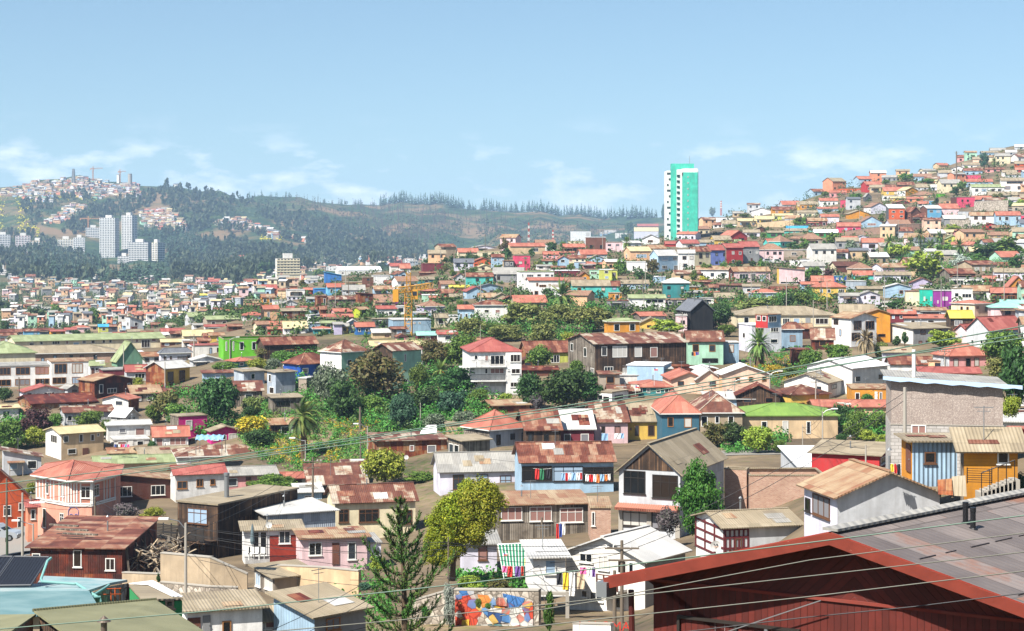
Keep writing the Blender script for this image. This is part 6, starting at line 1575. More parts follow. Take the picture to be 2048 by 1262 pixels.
def foreground_roofs():
 PN=lambda x,y,D:P(x,y,D*1.32)
 tq=corrugated('turquoise_tin','#608488','#7E9A9C',.1,rust=.2);tqf=corrugated('turquoise_flat','#6E9296','#A0ABAA',0,rust=.55)
 r=roofed('tin_roof_house','house under a faded turquoise corrugated roof at the lower left','house',[(-90,1232,60.7),(206,1228,62),(178,1181,67.3),(-90,1184,67.3)],tq,M_wall('ta'),.05,3)
 o=r.location
 for nm,pts,m in(('gutter_roof',[(-90,1184,51),(174,1182,51),(222,1166,53.4),(-90,1170,53)],tqf),('back_roof',[(74,1167,53.4),(222,1166,53.4),(255,1160,55),(86,1152,56)],tqf)):
  mb=MB();mb.slab([PN(*q)-o+Vector((0,0,.012))for q in pts],.09,m);mb.build(nm,None,r)
 mb=MB();g=[PN(255,1160,55)-o,PN(222,1166,53.4)-o,PN(178,1181,51)-o]
 for p,q in zip(g,g[1:]):mb.poly([p+Vector((0,0,-.12)),q+Vector((0,0,-.12)),q-Vector((0,0,3)),p-Vector((0,0,3))][::-1],M_wall('stone'))
 mb.poly([PN(255,1160,55)-o-Vector((0,0,.1)),PN(282,1196,54.6)-o,PN(250,1215,54.4)-o],M_wall('dk'));mb.build('parapet',None,r)
 mb=MB();orr=plain('rail_orange','#C0582E',.6)
 for x in(222,230,240):mb.tube([PN(x,1203,52.6)-o,PN(x,1176,52.6)-o],.025,orr,5)
 for y in(1177,1188):mb.tube([PN(206,y+1,52.2)-o,PN(242,y,52.6)-o],.022,orr,5)
 mb.build('guard_rail',None,r)
 ol=corrugated('olive_tin','#7E7C5C','#918E6C',.076,rust=.12)
 r=roofed('tin_roof_house','house under an olive green corrugated gable roof with a cone-capped flue','house',[(68,1221,50),(311,1199,55),(452,1290,48),(160,1288,44)],ol,M_wall('wdark'),.05,3)
 o=r.location
 mb=MB();b0,b1=P(311,1199,55)-o,P(68,1221,50)-o;bk=Vector((-.35,4.2,-1.5));mb.slab([b0+Vector((0,0,.01)),b0+bk,b1+bk,b1+Vector((0,0,.01))],.05,ol);mb.build('back_slope',None,r)
 mb=MB();b=P(208,1262,46)-o;st=plain('flue_steel','#6E6258',.45,.5);mb.tube([b-Vector((0,0,.5)),b+Vector((0,0,.22))],.075,st,14);mb.tube([b+Vector((0,0,.2)),b+Vector((0,0,.24))],.06,st,14);mb.tube([b+Vector((0,0,.23)),b+Vector((0,0,.37))],[.17,.01],st,18);mb.build('flue',None,r)
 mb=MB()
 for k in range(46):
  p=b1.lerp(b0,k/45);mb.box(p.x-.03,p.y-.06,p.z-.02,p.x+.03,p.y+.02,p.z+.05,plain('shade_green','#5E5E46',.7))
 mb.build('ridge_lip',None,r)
 roofed('tin_roof_house','house under a low olive tin roof in the lower left corner','house',[(-90,1230,52.5),(72,1228,50),(14,1268,45),(-90,1275,46)],ol,M_wall('brick'),.05,2.6)
 r=roofed('green_hut','green-walled hut under a beige and white tin roof, lower left','hut',[(258,1170,70),(306,1164,71),(366,1196,66),(284,1199,65)],M_roof('tan'),M_wall('gn'),.06,2.2,.1)
 mb=MB();o=r.location;mb.slab([P(258,1169,70.2)-o+Vector((0,0,.05)),P(306,1163,71.2)-o+Vector((0,0,.05)),P(366,1195,66.2)-o+Vector((0,0,.05)),P(345,1195,66)-o+Vector((0,0,.05)),P(296,1171,69.6)-o+Vector((0,0,.05))],.03,M_roof('w'));mb.build('white_flashing',None,r)
 w=window(r,.3,.3,'R',0,0,0,True,'k',GLASS[0]);w.location=P(331,1216,65.4)-o;
 pm=plain('solar_panel','#23262E',.3,0,.5);fr=plain('panel_frame','#3C3F46',.5)
 for i,(q,lb)in enumerate((([(-12,1171,52),(62,1170,52),(98,1114,53.2),(29,1113,53.2)],'large dark solar water panel leaning behind the turquoise roof'),([(-100,1171,52),(-16,1171,52),(25,1113,53.2),(-60,1112,53.2)],'dark solar water panel cut by the left edge'))):
  T_=[PN(*p)for p in q];o=T_[0].copy();root=empty('solar_panel',o);mb=MB();mb.slab([p-o for p in T_],.06,pm,fr);mb.build('absorber',None,root)
  mb=MB()
  for a,b in zip(T_,T_[1:]+T_[:1]):mb.tube([a-o,b-o],.035,fr,6)
  u=T_[1]-T_[0]
  mb.build('frame',None,root);mb=MB()
  for k in range(1,12):mb.tube([T_[0]+u*k/12-o+Vector((0,-.01,.01)),T_[3]+(T_[2]-T_[3])*k/12-o+Vector((0,-.01,.01))],.008,fr,4)
  mb.build('tubes',None,root);TA(root,lb,'solar panel')
 o=PN(102,1116,53);root=empty('pipe_frame',o);gm=plain('pipe_green','#6F9C98',.5);mb=MB()
 mb.tube([PN(102,1116,53)-o,PN(95,1122,52.8)-o,PN(82,1158,52.2)-o,PN(84,1163,52)-o,PN(150,1168,52)-o,PN(153,1167,52)-o,PN(198,1196,51)-o],.05,gm,8)
 mb.tube([PN(218,1170,52.6)-o,PN(213,1174,52.4)-o,PN(180,1195,51)-o],.05,gm,8);mb.tube([PN(176,1196,50.8)-o,PN(200,1194,51)-o,PN(202,1203,51)-o],.045,gm,8);mb.build('pipe',None,root);TA(root,'pale green bent pipes lying over the turquoise roof','pipe')
def corrugated(key,h1,h2,pitch,rust=.2):
 t=NT(key);v=t.uv(rnd=False);x=t.sep(v);a=t.noise(v,.7,5);b=t.noise(v,2.1,6,.65)
 col=t.mix(t.ramp(a,[(.35,0),(.65,1)]),lin(h1),lin(h2));col=t.mix(t.math('MULTIPLY',t.ramp(b,[(.66,0),(.74,1)]),rust),col,lin('#A86A3C'))
 if pitch:
  s_=t.math('SINE',t.math('MULTIPLY',x[0],2*math.pi/pitch));col=t.mix(t.math('MULTIPLY',t.ramp(s_,[(0,1),(.5,0)]),.25),col,tuple(q*.5 for q in lin(h1)));t.bump(s_,.6,.03)
 t.l(col,t.b.inputs['Base Color']);t.b.inputs['Roughness'].default_value=.5;return t.m
foreground_roofs()
def two_level():
 def ex(i):
  root,wl,wr,H=i['root'],i['wl'],i['wr'],i['H'];s=i['s']/3.155
  q=MB();z=H-195*s;y0=wl*.22;y1=wl*.46;wd=M_wall('dk');q.box(-1.1,y0,z-.15,-.01,y1+.2,z,M_wall('pw'));q.build('balcony_floor',None,root)
  q=MB()
  for zz_ in(.3,.6,.9):q.box(-1.1,y0,z+zz_,-1.05,y1+.2,z+zz_+.06,wd)
  for k in range(4):y=y0+(y1+.1-y0)*k/3;q.box(-1.12,y,z,-1.04,y+.08,z+.96,wd)
  q.build('balcony_rail',None,root)
 house(*[a4(x,0)[0]for x in(-228,284,546)],*[a4(0,y)[1]for y in(672,818,1390)],'pw/g','zinc','gu','L:.18,.0,.17,.1k/.42,.0,.13,.16c/.66,.02,.12,.16/.2,.42,.08,.08k/.31,.42,.16,.1/.62,.42,.12,.15k/.8,.03,.07,.16k','white hillside house on two levels with a small railed balcony and grey tin roof',D=119,a=R(58),extra=ex,frame='w')
 house(*[a3(x,0)[0]for x in(842,842,1045)],*[a3(0,y)[1]for y in(726,800,1016)],'w','zinc','sR','R:.35,.06,.35,.42','low white wing with a light tin roof left of the railed balcony',D=118,a=R(6),depth=5,bury=False,frame='w')
 r=empty('carport',P(*a3(848,1300),117));o=r.location;q=MB()
 for x in(852,1056):q=MB();q.bar(P(*a3(x,1330),116.5)-o,P(*a3(x,1012),116.5)-o,.22,.22,CONC);q.build('post',None,r)
 q=MB();q.bar(P(*a3(842,1020),116.6)-o,P(*a3(1060,1026),116.6)-o,.3,.18,CONC);q.build('beam',None,r);TA(r,'concrete posts and beam carrying the low white wing over a dark opening','carport')
 o=P(*a3(612,915),128);r=empty('awning',o);q=MB();gm,wm=plain('awning_green','#1F6B50',.85),plain('awning_stripe','#B9BDB4',.85);n=34
 for k in range(n):
  t0,t1=k/n,(k+1)/n;tp=lambda t:P(*a3(614+242*t,716-12*t),128-.4*t)-o;bt=lambda t:P(*a3(650+190*t,918-12*t),126.6)-o
  for p in([bt(t0),bt(t1),tp(t1),tp(t0)],):q.poly(p,wm if k%3==0 else gm);q.poly([v+Vector((0,.02,0))for v in p[::-1]],wm if k%3==0 else gm)
 q.build('canvas',None,r);q=MB();q.tube([P(*a3(614,716),128)-o,P(*a3(856,704),127.6)-o],.04,STEEL,6);q.tube([P(*a3(840,706),127.6)-o,P(*a3(842,910),126.6)-o],.035,STEEL,6);q.build('frame',None,r)
 TA(r,'green and white striped canvas awning hanging beside the small white hut','awning')
two_level()
def timbering():
 for o in list(COL.objects):
  lb=o.get('label','')
 for t in TAGS:
  root=t[0];lb=t[1];WL=[c for c in root.children if c.name.startswith('wall')]
  if not WL:continue
  WV=WL[0].data.vertices
  if lb.startswith('half-timbered'):
   wl=max(v.co.y for v in WV);wr=max(v.co.x for v in WV);zs=sorted({round(v.co.z,3)for v in WV});H=zs[-2];top=zs[-1];q=MB();m=plain('beam_red','#5A1E22',.8)
   for k in range(4):q.box(-.05,wl*k/3-(.0 if k==0 else .12),0,-.004,wl*k/3+.12,H,m)
   for z in(0,H*.3,H*.6,H*.9):q.box(-.055,-.02,z,-.004,wl+.02,z+.14,m)
   for k in range(6):x=wr*.06*k;q.box(x,-.05,0,x+.13,-.004,H,m)
   for z in(H*.3,H*.65,H*.9):q.box(0,-.055,z,wr*.32,-.004,z+.14,m)
   q.build('timber_beams',None,root)
  if lb.startswith('grey two-storey house with beige gable'):
   wl=max(v.co.y for v in WV);zs=sorted({round(v.co.z,3)for v in WV});H=zs[-2];top=zs[-1];q=MB();m=M_roof('sal')
   for k in range(26):
    y=wl*k/26;q.tube([(-.05,y+.18,H*.47),(-.85,y+.18,H*.42)],.15,m,8)
   q.build('tile_awning',None,root)
   q=MB();k_=(top-H)/(wl/2);q.poly([(-.03,.5,H+.08),(-.03,wl/2,top-.25),(-.03,wl-.5,H+.08)][::-1],M_wall('wdark'),[(0,0),(wl/2,top-H),(wl,0)]);q.build('gable_boarding',None,root)
   q=MB()
   for p in((-.02,0,.4),(-.02,wl*.5-.2,.4),(-.02,wl-.35,.35)):q=MB();q.box(-.12,p[1],0,-.004,p[1]+p[2],H*.44,CONC);q.build('pillar',None,root)
  if lb.startswith('white three-storey house with a red'):
   V=WV;wr=max(v.co.x for v in V);H=sorted({round(v.co.z,3)for v in V})[-1];q=MB();w=M_wall('w')
   q.box(wr*.7,-1.15,-2,wr+.02,-.006,H*.985,w);q.build('bay',None,root)
   for fz in(.36,.69):
    q=MB();q.box(-1.8 if fz>.5 else 0,-1.35,H*fz-.18,wr*.7-.01,-.006,H*fz,w);q.build('balcony_slab',None,root)
    q=MB();n=40
    for k in range(n):x=wr*.02+wr*.66*k/n;q.box(x,-1.32,H*fz,x+.03,-1.28,H*fz+.95,BLKM)
    q.box(0,-1.34,H*fz+.95,wr*.69,-1.26,H*fz+1.0,BLKM);q.build('balcony_rail',None,root)
   for u,v,w_,h_ in((.78,.05,.2,.17),(.73,.37,.04,.05),(.8,.37,.18,.12),(.78,.69,.2,.11)):
    o=window(root,w_*wr,h_*H,'R',u*wr,H*(1-v-h_),.01,True,'w');o.location.y=-1.16
  if lb.startswith('white and red brick house'):
   V=WV;wr=max(v.co.x for v in V);H=sorted({round(v.co.z,3)for v in V})[2];q=MB()
   q.box(wr*.44,-.03,0,wr*.985,-.004,H*.8,brickmat('red_brick','#8E2F22','#A33B2A','#6E2A20'));q.build('brick_facing',None,root);q=MB()
   q.box(-.2,-2.4,-2.5,wr*.9,-.006,-.02,M_wall('ta'));q.build('terrace',None,root);q=MB()
   for k in range(60):x=wr*.88*k/60;q.box(x,-2.36,0,x+.03,-2.33,.95,BLKM)
   q.box(-.1,-2.38,.95,wr*.88,-2.31,1.0,BLKM);q.box(-.1,-2.37,.1,wr*.88,-2.32,.14,BLKM);q.build('terrace_rail',None,root)
   for c in root.children:
    if c.name.startswith('window')and c.location.x>wr*.4:c.location.y-=.03
timbering()
def leafmat(key,cols,trans=.25):
 k=('leaf',key)
 if k in MC:return MC[k]
 t=NT('leaf_'+key);g=t.n('ShaderNodeNewGeometry');oi=t.n('ShaderNodeObjectInfo')
 c=t.ramp(g.outputs['Random Per Island'],[(i/(len(cols)-1),lin(q))for i,q in enumerate(cols)])
 hs=t.n('ShaderNodeHueSaturation');t.l(c,hs.inputs['Color']);t.l(t.math('ADD',t.math('MULTIPLY',oi.outputs['Random'],.05),.475),hs.inputs['Hue']);t.l(t.math('ADD',t.math('MULTIPLY',oi.outputs['Random'],.4),.8),hs.inputs['Value'])
 t.l(hs.outputs[0],t.b.inputs['Base Color']);t.b.inputs['Roughness'].default_value=.6;t.b.inputs['Specular IOR Level'].default_value=.25
 tr=t.n('ShaderNodeBsdfTranslucent');t.l(hs.outputs[0],tr.inputs[0]);mx=t.n('ShaderNodeMixShader');mx.inputs[0].default_value=trans
 t.l(t.b.outputs[0],mx.inputs[1]);t.l(tr.outputs[0],mx.inputs[2]);t.l(mx.outputs[0],t.out.inputs[0]);MC[k]=t.m;return t.m
LEAF=dict(mid=['#324E1C','#54742C','#7A923E','#3E5E22'],dark=['#22381A','#38562A','#4C6C34','#2A4420'],yel=['#5E7424','#8A9A34','#A2AA44','#6E8228'],olive=['#4A552C','#707A3E','#8E9450','#59622F'],grey=['#4A5E44','#68795C','#84917A','#566A4E'],red=['#3A2428','#503034','#4A3A2C','#5E3A3C'],lime=['#5C701A','#909222','#76801E','#A69E2C'],blue=['#24402E','#385A40','#4A6A4E','#2C4A36'],silver=['#9AA69A','#B8C0B4','#8A968A','#AAB4A8'],flower=['#5E7A28','#C9B030','#D4BC3C','#4E6A24','#C2A82A'],bright=['#2A561C','#3E7026','#567F30','#244818'],purple=['#5A5054','#6E6266','#4A5040'],brown=['#4A4A2A','#6A5E36','#56602E','#7A6A40'])
LN=dict(mid='green',dark='dark green',yel='yellow-green',olive='olive green',grey='grey-green',red='dark red',lime='golden green',blue='blue-green',silver='silvery',flower='yellow-flowering',bright='bright green',purple='greyish purple',brown='brownish')
TRUNK=plain('bark','#5A4A3A',.9)
def clump_crown(seed,ncl,nleaf,ls,flat=1.0,taper=0,lump=.42):
 """crown of unit radius: clumps of many small leaf faces with gaps between"""
 rr=random.Random(seed);mb_v=[];mb_f=[];cl=[]
 while len(cl)<ncl:
  p=Vector((rr.gauss(0,1),rr.gauss(0,1),rr.gauss(0,1)))
  if p.length<.01:continue
  p=p.normalized()*(rr.random()**.42)*rr.uniform(.62,.92)
  if taper:p.x*=1-taper*max(0,p.z*.5+.5);p.y*=1-taper*max(0,p.z*.5+.5)
  cl.append((p,rr.uniform(.6,1.15)*lump*(1-.4*abs(p.z)*.5)))
 for p,r in cl:
  for _ in range(nleaf):
   d=Vector((rr.gauss(0,1),rr.gauss(0,1),rr.gauss(0,1)*.8));d=d.normalized()*r*(rr.random()**.35)
   c=p+d;n=(d.normalized()*.7+Vector((rr.uniform(-1,1),rr.uniform(-1,1),rr.uniform(-.3,1)))*.7).normalized()
   a=n.cross(Vector((rr.uniform(-1,1),rr.uniform(-1,1),rr.uniform(-1,1)))).normalized();b=n.cross(a);s=ls*rr.uniform(.6,1.25)
   i=len(mb_v);mb_v+=[tuple(c+a*s),tuple(c+b*s*.55),tuple(c-a*s),tuple(c-b*s*.55)];mb_f.append((i,i+1,i+2,i+3))
 me=bpy.data.meshes.new('crown');me.from_pydata(mb_v,[],mb_f);me.update();return me
CROWN={'far':[clump_crown(s,26,34,.15)for s in(1,2,3,4)],'near':[clump_crown(s,44,95,.085)for s in(11,12,13,14)],'big':[clump_crown(21,70,210,.045,lump=.36),clump_crown(22,64,190,.05,lump=.36)],'cone':[clump_crown(s,34,60,.11,taper=.95,lump=.3)for s in(31,32)]}
def trunkmesh():
 mb=MB();mb.tube([(0,0,-1),(.02,0,.25),(-.02,.03,.6)],[.06,.048,.03],TRUNK,6)
 for k in range(5):
  a=k*1.26;mb.tube([(0,0,.28+.05*k),(math.cos(a)*.25,math.sin(a)*.25,.55+.06*k),(math.cos(a)*.42,math.sin(a)*.42,.8+.05*k)],[.028,.017,.007],TRUNK,5)
 return mb.build('tmp',None)
_t=trunkmesh();TRUNKME=_t.data;TRUNKME.name='trunk';bpy.data.objects.remove(_t)
TREES=[]
def tree(px,yt,yb,wpx,col,label='',D=None,kind='tree',crown=None,shift=0,name=None,group=None):
 if D is None:D=hit(px,yb)
 if D is None:return
 if 180<D<430:wpx*=1.16;yt-=(yb-yt)*.08
 TREES.append((0,0,px-wpx*.45,px+wpx*.45,yt,yb));s=D/F;b=P(px,yb,D);h=(yb-yt)*s;w=wpx*s;rr=random.Random(int(px*7+yt))
 root=empty(name or('shrub' if h<2.6 else 'tree'),b,rr.uniform(0,6.28))
 set_=crown or('cone' if kind=='cone' else('big' if w*F/D>95 and D<260 else('near' if D<420 else 'far')))
 me=rr.choice(CROWN[set_]);hz=h*.5 if kind!='bush' else h*.55
 o=link('crown',me,root,(0,0,h-hz*.95));o.scale=(w*.5,w*.5,hz*1.0)
 if not me.materials:me.materials.append(leafmat('mid',LEAF['mid']))
 o.material_slots[0].link='OBJECT';o.material_slots[0].material=leafmat(col,LEAF[col])
 if h>2.6 and kind!='bush':
  t=link('trunk',TRUNKME,root);t.scale=(max(w*.55,h*.3),max(w*.55,h*.3),h*.85)
 tag(root,None,'shrub' if(h<2.6 or kind=='bush')else 'tree',group)
 TAGS.append([root,label,px,(yt+yb)/2,LN[col],('cypress' if kind=='cone' else('shrub' if(h<2.6 or kind=='bush')else 'leafy tree')),0,'tree'])
 return root
def frond_mb(mb,base,az,el,L_,droop,rr,m,nl=16,lw=.055,ll=.34,wind=Vector((0,0,0))):
 p=Vector(base);d=Vector((math.cos(az)*math.cos(el),math.sin(az)*math.cos(el),math.sin(el)));st=L_/nl;prev=p
 for i in range(nl):
  d=(d+Vector((0,0,-droop/nl*(1+i*.12)))+wind/nl).normalized();q=prev+d*st;sd=d.cross(Vector((0,0,1)))
  sd=sd.normalized()if sd.length>.05 else Vector((1,0,0));up=sd.cross(d)
  w=.02*(1-i/nl)+.006;mb.poly([prev-sd*w,prev+sd*w,q+sd*w,q-sd*w],m)
  if i>1:
   l2=ll*math.sin(min(1,(i+1)/nl*1.15)*math.pi*.86+.25)
   for sgn in(-1,1):
    for hf in(0,.5):
     c=prev+d*st*hf;t=c+sd*sgn*l2*.85+d*l2*.55+up*l2*.12-Vector((0,0,l2*.28));mb.poly([c,c+d*lw*2.4,t],m)
  prev=q
def palm(px,yt,yb,wpx,label='',D=None,col='#4E6A30',wind=(0,0,0),n=44,dead=False,trunk_r=None,yc=None):
 """yt: top of the crown, yb: foot, yc: row of the crown's heart"""
 if D is None:D=hit(px,yb)
 s=D/F;b=P(px,yb,D);rr=random.Random(int(px*3+yt));root=empty('palm_tree',b);L_=wpx*s*.56
 yc=yc or(yt+wpx*.42);hc=max((yb-yc)*s,.8);tr=trunk_r or min(.45,L_*.09)
 mb=MB();tm=plain('palm_trunk','#5E4A38',.95);mb.tube([(0,0,-1.5),(0,0,hc*.4),(0,0,hc*.93),(0,0,hc)],[tr*1.15,tr,tr*.95,tr*1.5],tm,10)
 if D<320:
  for k in range(int(hc/.25)):mb.tube([(0,0,k*.25),(0,0,k*.25+.06)],[tr*1.12,tr*.98],tm,10,False)
 mb.build('trunk',None,root);mb=MB()
 cols=['#6E6450','#8A7C5E','#A0906A']if dead else[col,'#6A7E3C','#3A5226','#7E8A48']
 ms=[leafmat('palm_'+c,[c,c],.15)for c in cols];wv=Vector(wind)
 for k in range(n):
  az=k*2.39996+rr.uniform(-.2,.2);t=(k+.5)/n;el=R(82)-t*R(125 if not dead else 95)+rr.uniform(-.12,.12)
  frond_mb(mb,(0,0,hc),az,el,L_*rr.uniform(.85,1.1),(1.5 if dead else 1.0)*(.7+.6*t),rr,rr.choice(ms),12,.06*L_/3,L_*.17,wv)
 mb.build('crown',None,root)
 if not dead and D>300 and n>40:
  q=MB();om=plain('date_orange','#B8762A',.8)
  for k in range(14):az=rr.uniform(0,6.28);q.tube([(0,0,hc),(math.cos(az)*L_*.2,math.sin(az)*L_*.2,hc-L_*.05),(math.cos(az)*L_*.3,math.sin(az)*L_*.3,hc-L_*.22)],[.06,.12,.05],om,5)
  q.build('fruit_stalks',None,root)
 tag(root,None,'palm tree');TAGS.append([root,label,px,(yt+yb)/2,'green','palm',0,'tree'])
def trees(ox,oy,k,text):
 for ln in text.strip().splitlines():
  for it in ln.split('|'):
   p=[q.strip()for q in it.split(';')]
   if not p[0]:continue
   x,yt,yb,w=[float(v)for v in p[0].split()[:4]];rest=p[0].split()[4:];col=rest[0]if rest else 'mid';kw={}
   for r_ in rest[1:]:
    if r_[0]=='@':kw['D']=float(r_[1:])
    elif r_ in('bush','cone'):kw['kind']=r_
   tree(ox+x/k,oy+yt/k,oy+yb/k,w/k,col,p[1]if len(p)>1 else '',**kw)
trees(0,862,3.155,'''
795 452 556 150 purple bush;bare greyish purple shrub behind the rust-red ruined house
965 482 556 150 yel bush;bright yellow-green vine bush between the brown house and the black balcony
1000 890 970 45 dark cone @143;small dark cypress in front of the rough plastered wall
190 325 400 60 yel bush;small yellow-green shrub between the orange chalet and pink corner house
''')
trees(400,862,3.155,'''
470 285 405 300 mid;round green tree behind the dark timber house's flat roof
1170 108 350 250 yel;yellowish tree beside the long rusty shed
1040 950 1010 90 blue bush @120;small blue-green shrub among the araucaria's branches | 1110 780 900 110 yel bush @137;flowering shrub on the pale pink house's terrace
''')
trees(800,862,3.155,'''
130 258 318 200 mid bush;low green shrub row below the rusty shed's red roof
945 978 1330 120 bright cone @108;small upright green conifer beside the concrete posts
310 950 1240 90 silver bush @113;tall creeper covered in pale pink flowers left of the mural
620 920 1010 190 brown bush @120;dry grassy shrub on the bank above the mural | 450 900 1000 170 yel bush @121;pale green shrub on the bank above the mural's left end
160 1095 1180 60 bright bush @114;small green shrub rooted in the bare stone wall | 495 1050 1120 45 mid bush @111.5;small fern growing out of the mural's red part | 553 1080 1125 50 mid bush @111.5;small fern growing out of the mural's middle
''')
trees(1200,862,3.155,'''
630 195 740 340 bright;tall bright green tree in front of the grey house with the beige gable
430 470 650 150 purple bush @150;leafless pinkish vine on the grey gabled house's ground floor
''')
trees(1600,862,3.154,'''1385 255 430 110 blue bush @100;green climbing shrub at the right edge beside the outside stairs''')
trees(0,600,4.207,'''
90 1000 1270 240 mid;big leafy green tree at the left edge below the white hut | 310 920 1180 270 red;dark red-leaved tree beside the beige two-storey house
470 950 1090 110 mid | 300 1070 1240 190 yel;yellow-green tree under the dark red-leaved tree | 745 930 1090 230 mid;green tree in front of the grey sheet-metal house
890 1000 1170 110 mid | 1290 870 1040 160 mid | 1410 760 1030 240 brown;brownish green tree below the weathered plank shack | 1510 880 1080 260 mid;leafy green tree left of the big dark tree
40 730 860 130 dark | 1165 650 730 110 yel | 570 785 840 90 yel bush | 1280 1180 1300 70 dark bush
310 60 205 190 dark | 460 30 165 150 mid | 640 250 318 90 dark | 740 245 322 90 dark | 790 60 205 110 mid | 1005 130 195 70 dark | 1140 0 110 110 dark | 1270 40 125 90 dark | 20 0 100 150 dark | 40 170 265 80 dark | 550 130 205 90 mid | 700 160 235 100 dark
''')
trees(400,600,4.207,'''
145 640 1075 330 dark;big dark green round tree behind the magenta house
565 395 490 180 brown;brownish shrub-like tree below the dark timber house | 700 430 530 190 mid;green tree under the long rust-red roof | 615 490 610 160 grey;grey-green tree left of the deep blue house | 480 490 610 160 yel;yellow-green tree right of the teal cottage | 220 520 610 190 mid;round green tree in front of the teal cottage
430 805 985 190 olive;olive green tree on the slope above the yellow flowers | 400 900 1090 130 dark
1090 545 920 270 grey;tall grey-green tree right of the deep blue house | 1200 675 1020 270 dark;dense dark green tree right of the wind-bent palm | 1490 440 850 410 brown;big brownish green tree in front of the mint green houses | 1450 800 980 260 mid | 1690 800 1090 210 blue;blue-green bushy tree above the flowering slope
435 968 1160 300 flower bush;large yellow-flowering bush below the big dark round tree | 490 1080 1230 230 dark bush;dark green shrub beside the magenta bungalow
1530 165 230 120 dark
''')
trees(800,600,4.207,'''
280 335 590 240 brown;brownish tree left of the white three-storey house | 500 290 570 270 mid;green tree behind the white three-storey house's canopy | 150 540 770 140 mid | 470 575 810 340 dark;dense dark tree beside the white three-storey house
220 735 970 250 dark;dark tree dotted with orange fruit below the small palm | 420 755 1010 250 blue | 660 745 910 170 mid;round yellowish tree under the white three-storey house | 900 780 880 130 yel bush | 60 800 1100 180 blue | 300 950 1110 210 grey bush | 560 930 1060 190 grey bush
590 145 345 230 olive;rounded olive tree at the left end of the hilltop grove | 1050 25 265 390 olive;wide olive tree of the hilltop grove below the white house | 1330 35 265 280 olive | 1600 55 265 340 olive | 900 205 345 320 olive | 1190 185 405 250 olive | 1420 275 410 140 yel | 760 190 330 200 mid
1170 385 590 190 mid;green tree in front of the pale yellow sheet house | 1100 605 920 240 dark;dark green tree right of the white three-storey house | 1370 575 940 400 dark;big dark tree below the brown tenement's left end | 1570 595 850 250 dark | 1480 505 650 140 mid | 1150 785 930 120 purple bush
''')
trees(1200,600,4.207,'''
560 165 290 260 yel;wide yellow-green tree left of the black barn | 1005 30 240 200 dark;dark tree right of the black barn | 1060 205 310 180 mid | 940 170 245 80 red;small dark red tree beside the black barn | 1320 0 105 330 olive | 1590 0 45 260 mid
1740 420 570 130 mid | 1480 540 650 150 flower bush | 1600 560 650 160 mid bush | 960 1035 1250 230 brown;brownish tree in front of the taupe clapboard house | 1120 1025 1245 210 dark;dark tree left of the lime-roofed house's windows | 1330 1060 1290 250 yel;yellow-green tree in front of the lime-roofed house | 1510 1180 1290 130 mid
''')
trees(1600,600,4.2076,'''
330 370 500 240 mid;green tree left of the dead palm | 90 420 600 190 mid | 690 350 490 140 olive | 880 265 392 90 dark cone;tall dark cypress in front of the cream-sided grey house | 815 300 405 110 dark cone;shorter dark cypress in front of the cream-sided grey house | 1195 260 410 260 yel;yellow-green tree left of the tall grey house
1740 255 580 330 mid;big tree at the right edge below the tall grey house | 1800 350 930 290 dark;tall dark tree right of the chipboard building | 1700 480 700 260 olive @235 | 1770 790 1010 190 yel @150 | 560 785 900 125 bright bush;round clipped green shrub against the ochre yellow house
345 880 1095 160 dark;dark tree left of the chipboard building | 480 935 1195 180 mid;green tree below the long salmon roof | 640 935 1135 160 mid | 570 1090 1205 140 yel | 700 1130 1225 130 yel bush | 345 1120 1200 80 dark bush | 800 0 85 150 dark
''')
trees(1600,270,3.605,'''
720 785 890 190 yel;yellow-green tree at the left foot of the palm grove | 900 825 1035 330 yel;broad yellow-green tree below the palm grove | 1050 780 910 160 mid | 1150 848 968 140 silver;silvery white-leaved tree beside the palm grove | 1500 728 915 290 mid;wide green tree right of the palm grove | 1350 780 920 300 dark;dark broad tree right of the silvery tree | 1570 850 985 140 dark;dark tree at the right edge below the wide green tree | 1290 850 930 140 mid
245 700 805 110 mid | 370 750 880 140 grey | 190 760 900 110 dark | 100 910 960 110 dark | 110 950 1040 140 mid | 210 960 1035 80 red | 460 1010 1085 110 mid | 650 1020 1058 90 mid bush | 50 1130 1220 150 mid | 180 1165 1220 150 yel bush
400 420 465 110 mid | 180 405 448 60 mid | 585 570 635 70 mid | 740 605 645 50 dark | 770 275 335 130 mid | 920 310 355 130 mid | 620 320 358 60 mid | 1325 125 245 70 blue;tall blue-green tree near the right hilltop | 1250 140 192 50 dark | 1200 220 275 50 mid | 1120 370 435 80 dark | 1170 330 405 80 mid | 1420 418 495 100 brown | 1490 460 535 80 mid | 1590 458 515 90 yel | 985 450 500 50 dark | 30 590 655 80 mid | 1310 700 755 70 dark | 730 670 718 60 grey | 1100 640 690 120 yel bush | 1050 150 190 90 dark bush
''')
trees(1200,300,3.943,'''
160 850 990 110 mid | 310 930 1020 120 dark | 410 860 990 115 brown | 375 980 1045 100 dark | 850 890 1010 130 mid | 970 880 1005 130 mid | 1100 870 925 70 dark bush | 1200 870 930 70 dark | 1270 848 935 60 mid | 740 940 1045 85 mid | 225 568 655 70 dark;dark pointed tree on the ridge left of the turquoise tower | 190 660 715 60 dark | 205 1070 1155 90 dark | 1250 1155 1275 260 olive;broad olive tree right of the black barn's roof | 1350 1148 1215 90 yel | 1480 1140 1235 170 dark | 1600 1120 1235 160 mid
1570 528 605 130 mid | 1520 720 788 110 dark | 1610 690 785 100 mid | 1140 498 535 100 mid | 828 428 525 66 grey | 890 450 535 60 grey | 820 570 620 60 mid | 1290 650 705 70 mid | 505 430 580 60 blue;blue-green pine just left of the turquoise tower | 1030 580 622 80 mid | 1640 930 1035 80 mid | 805 990 1040 70 flower bush
''')
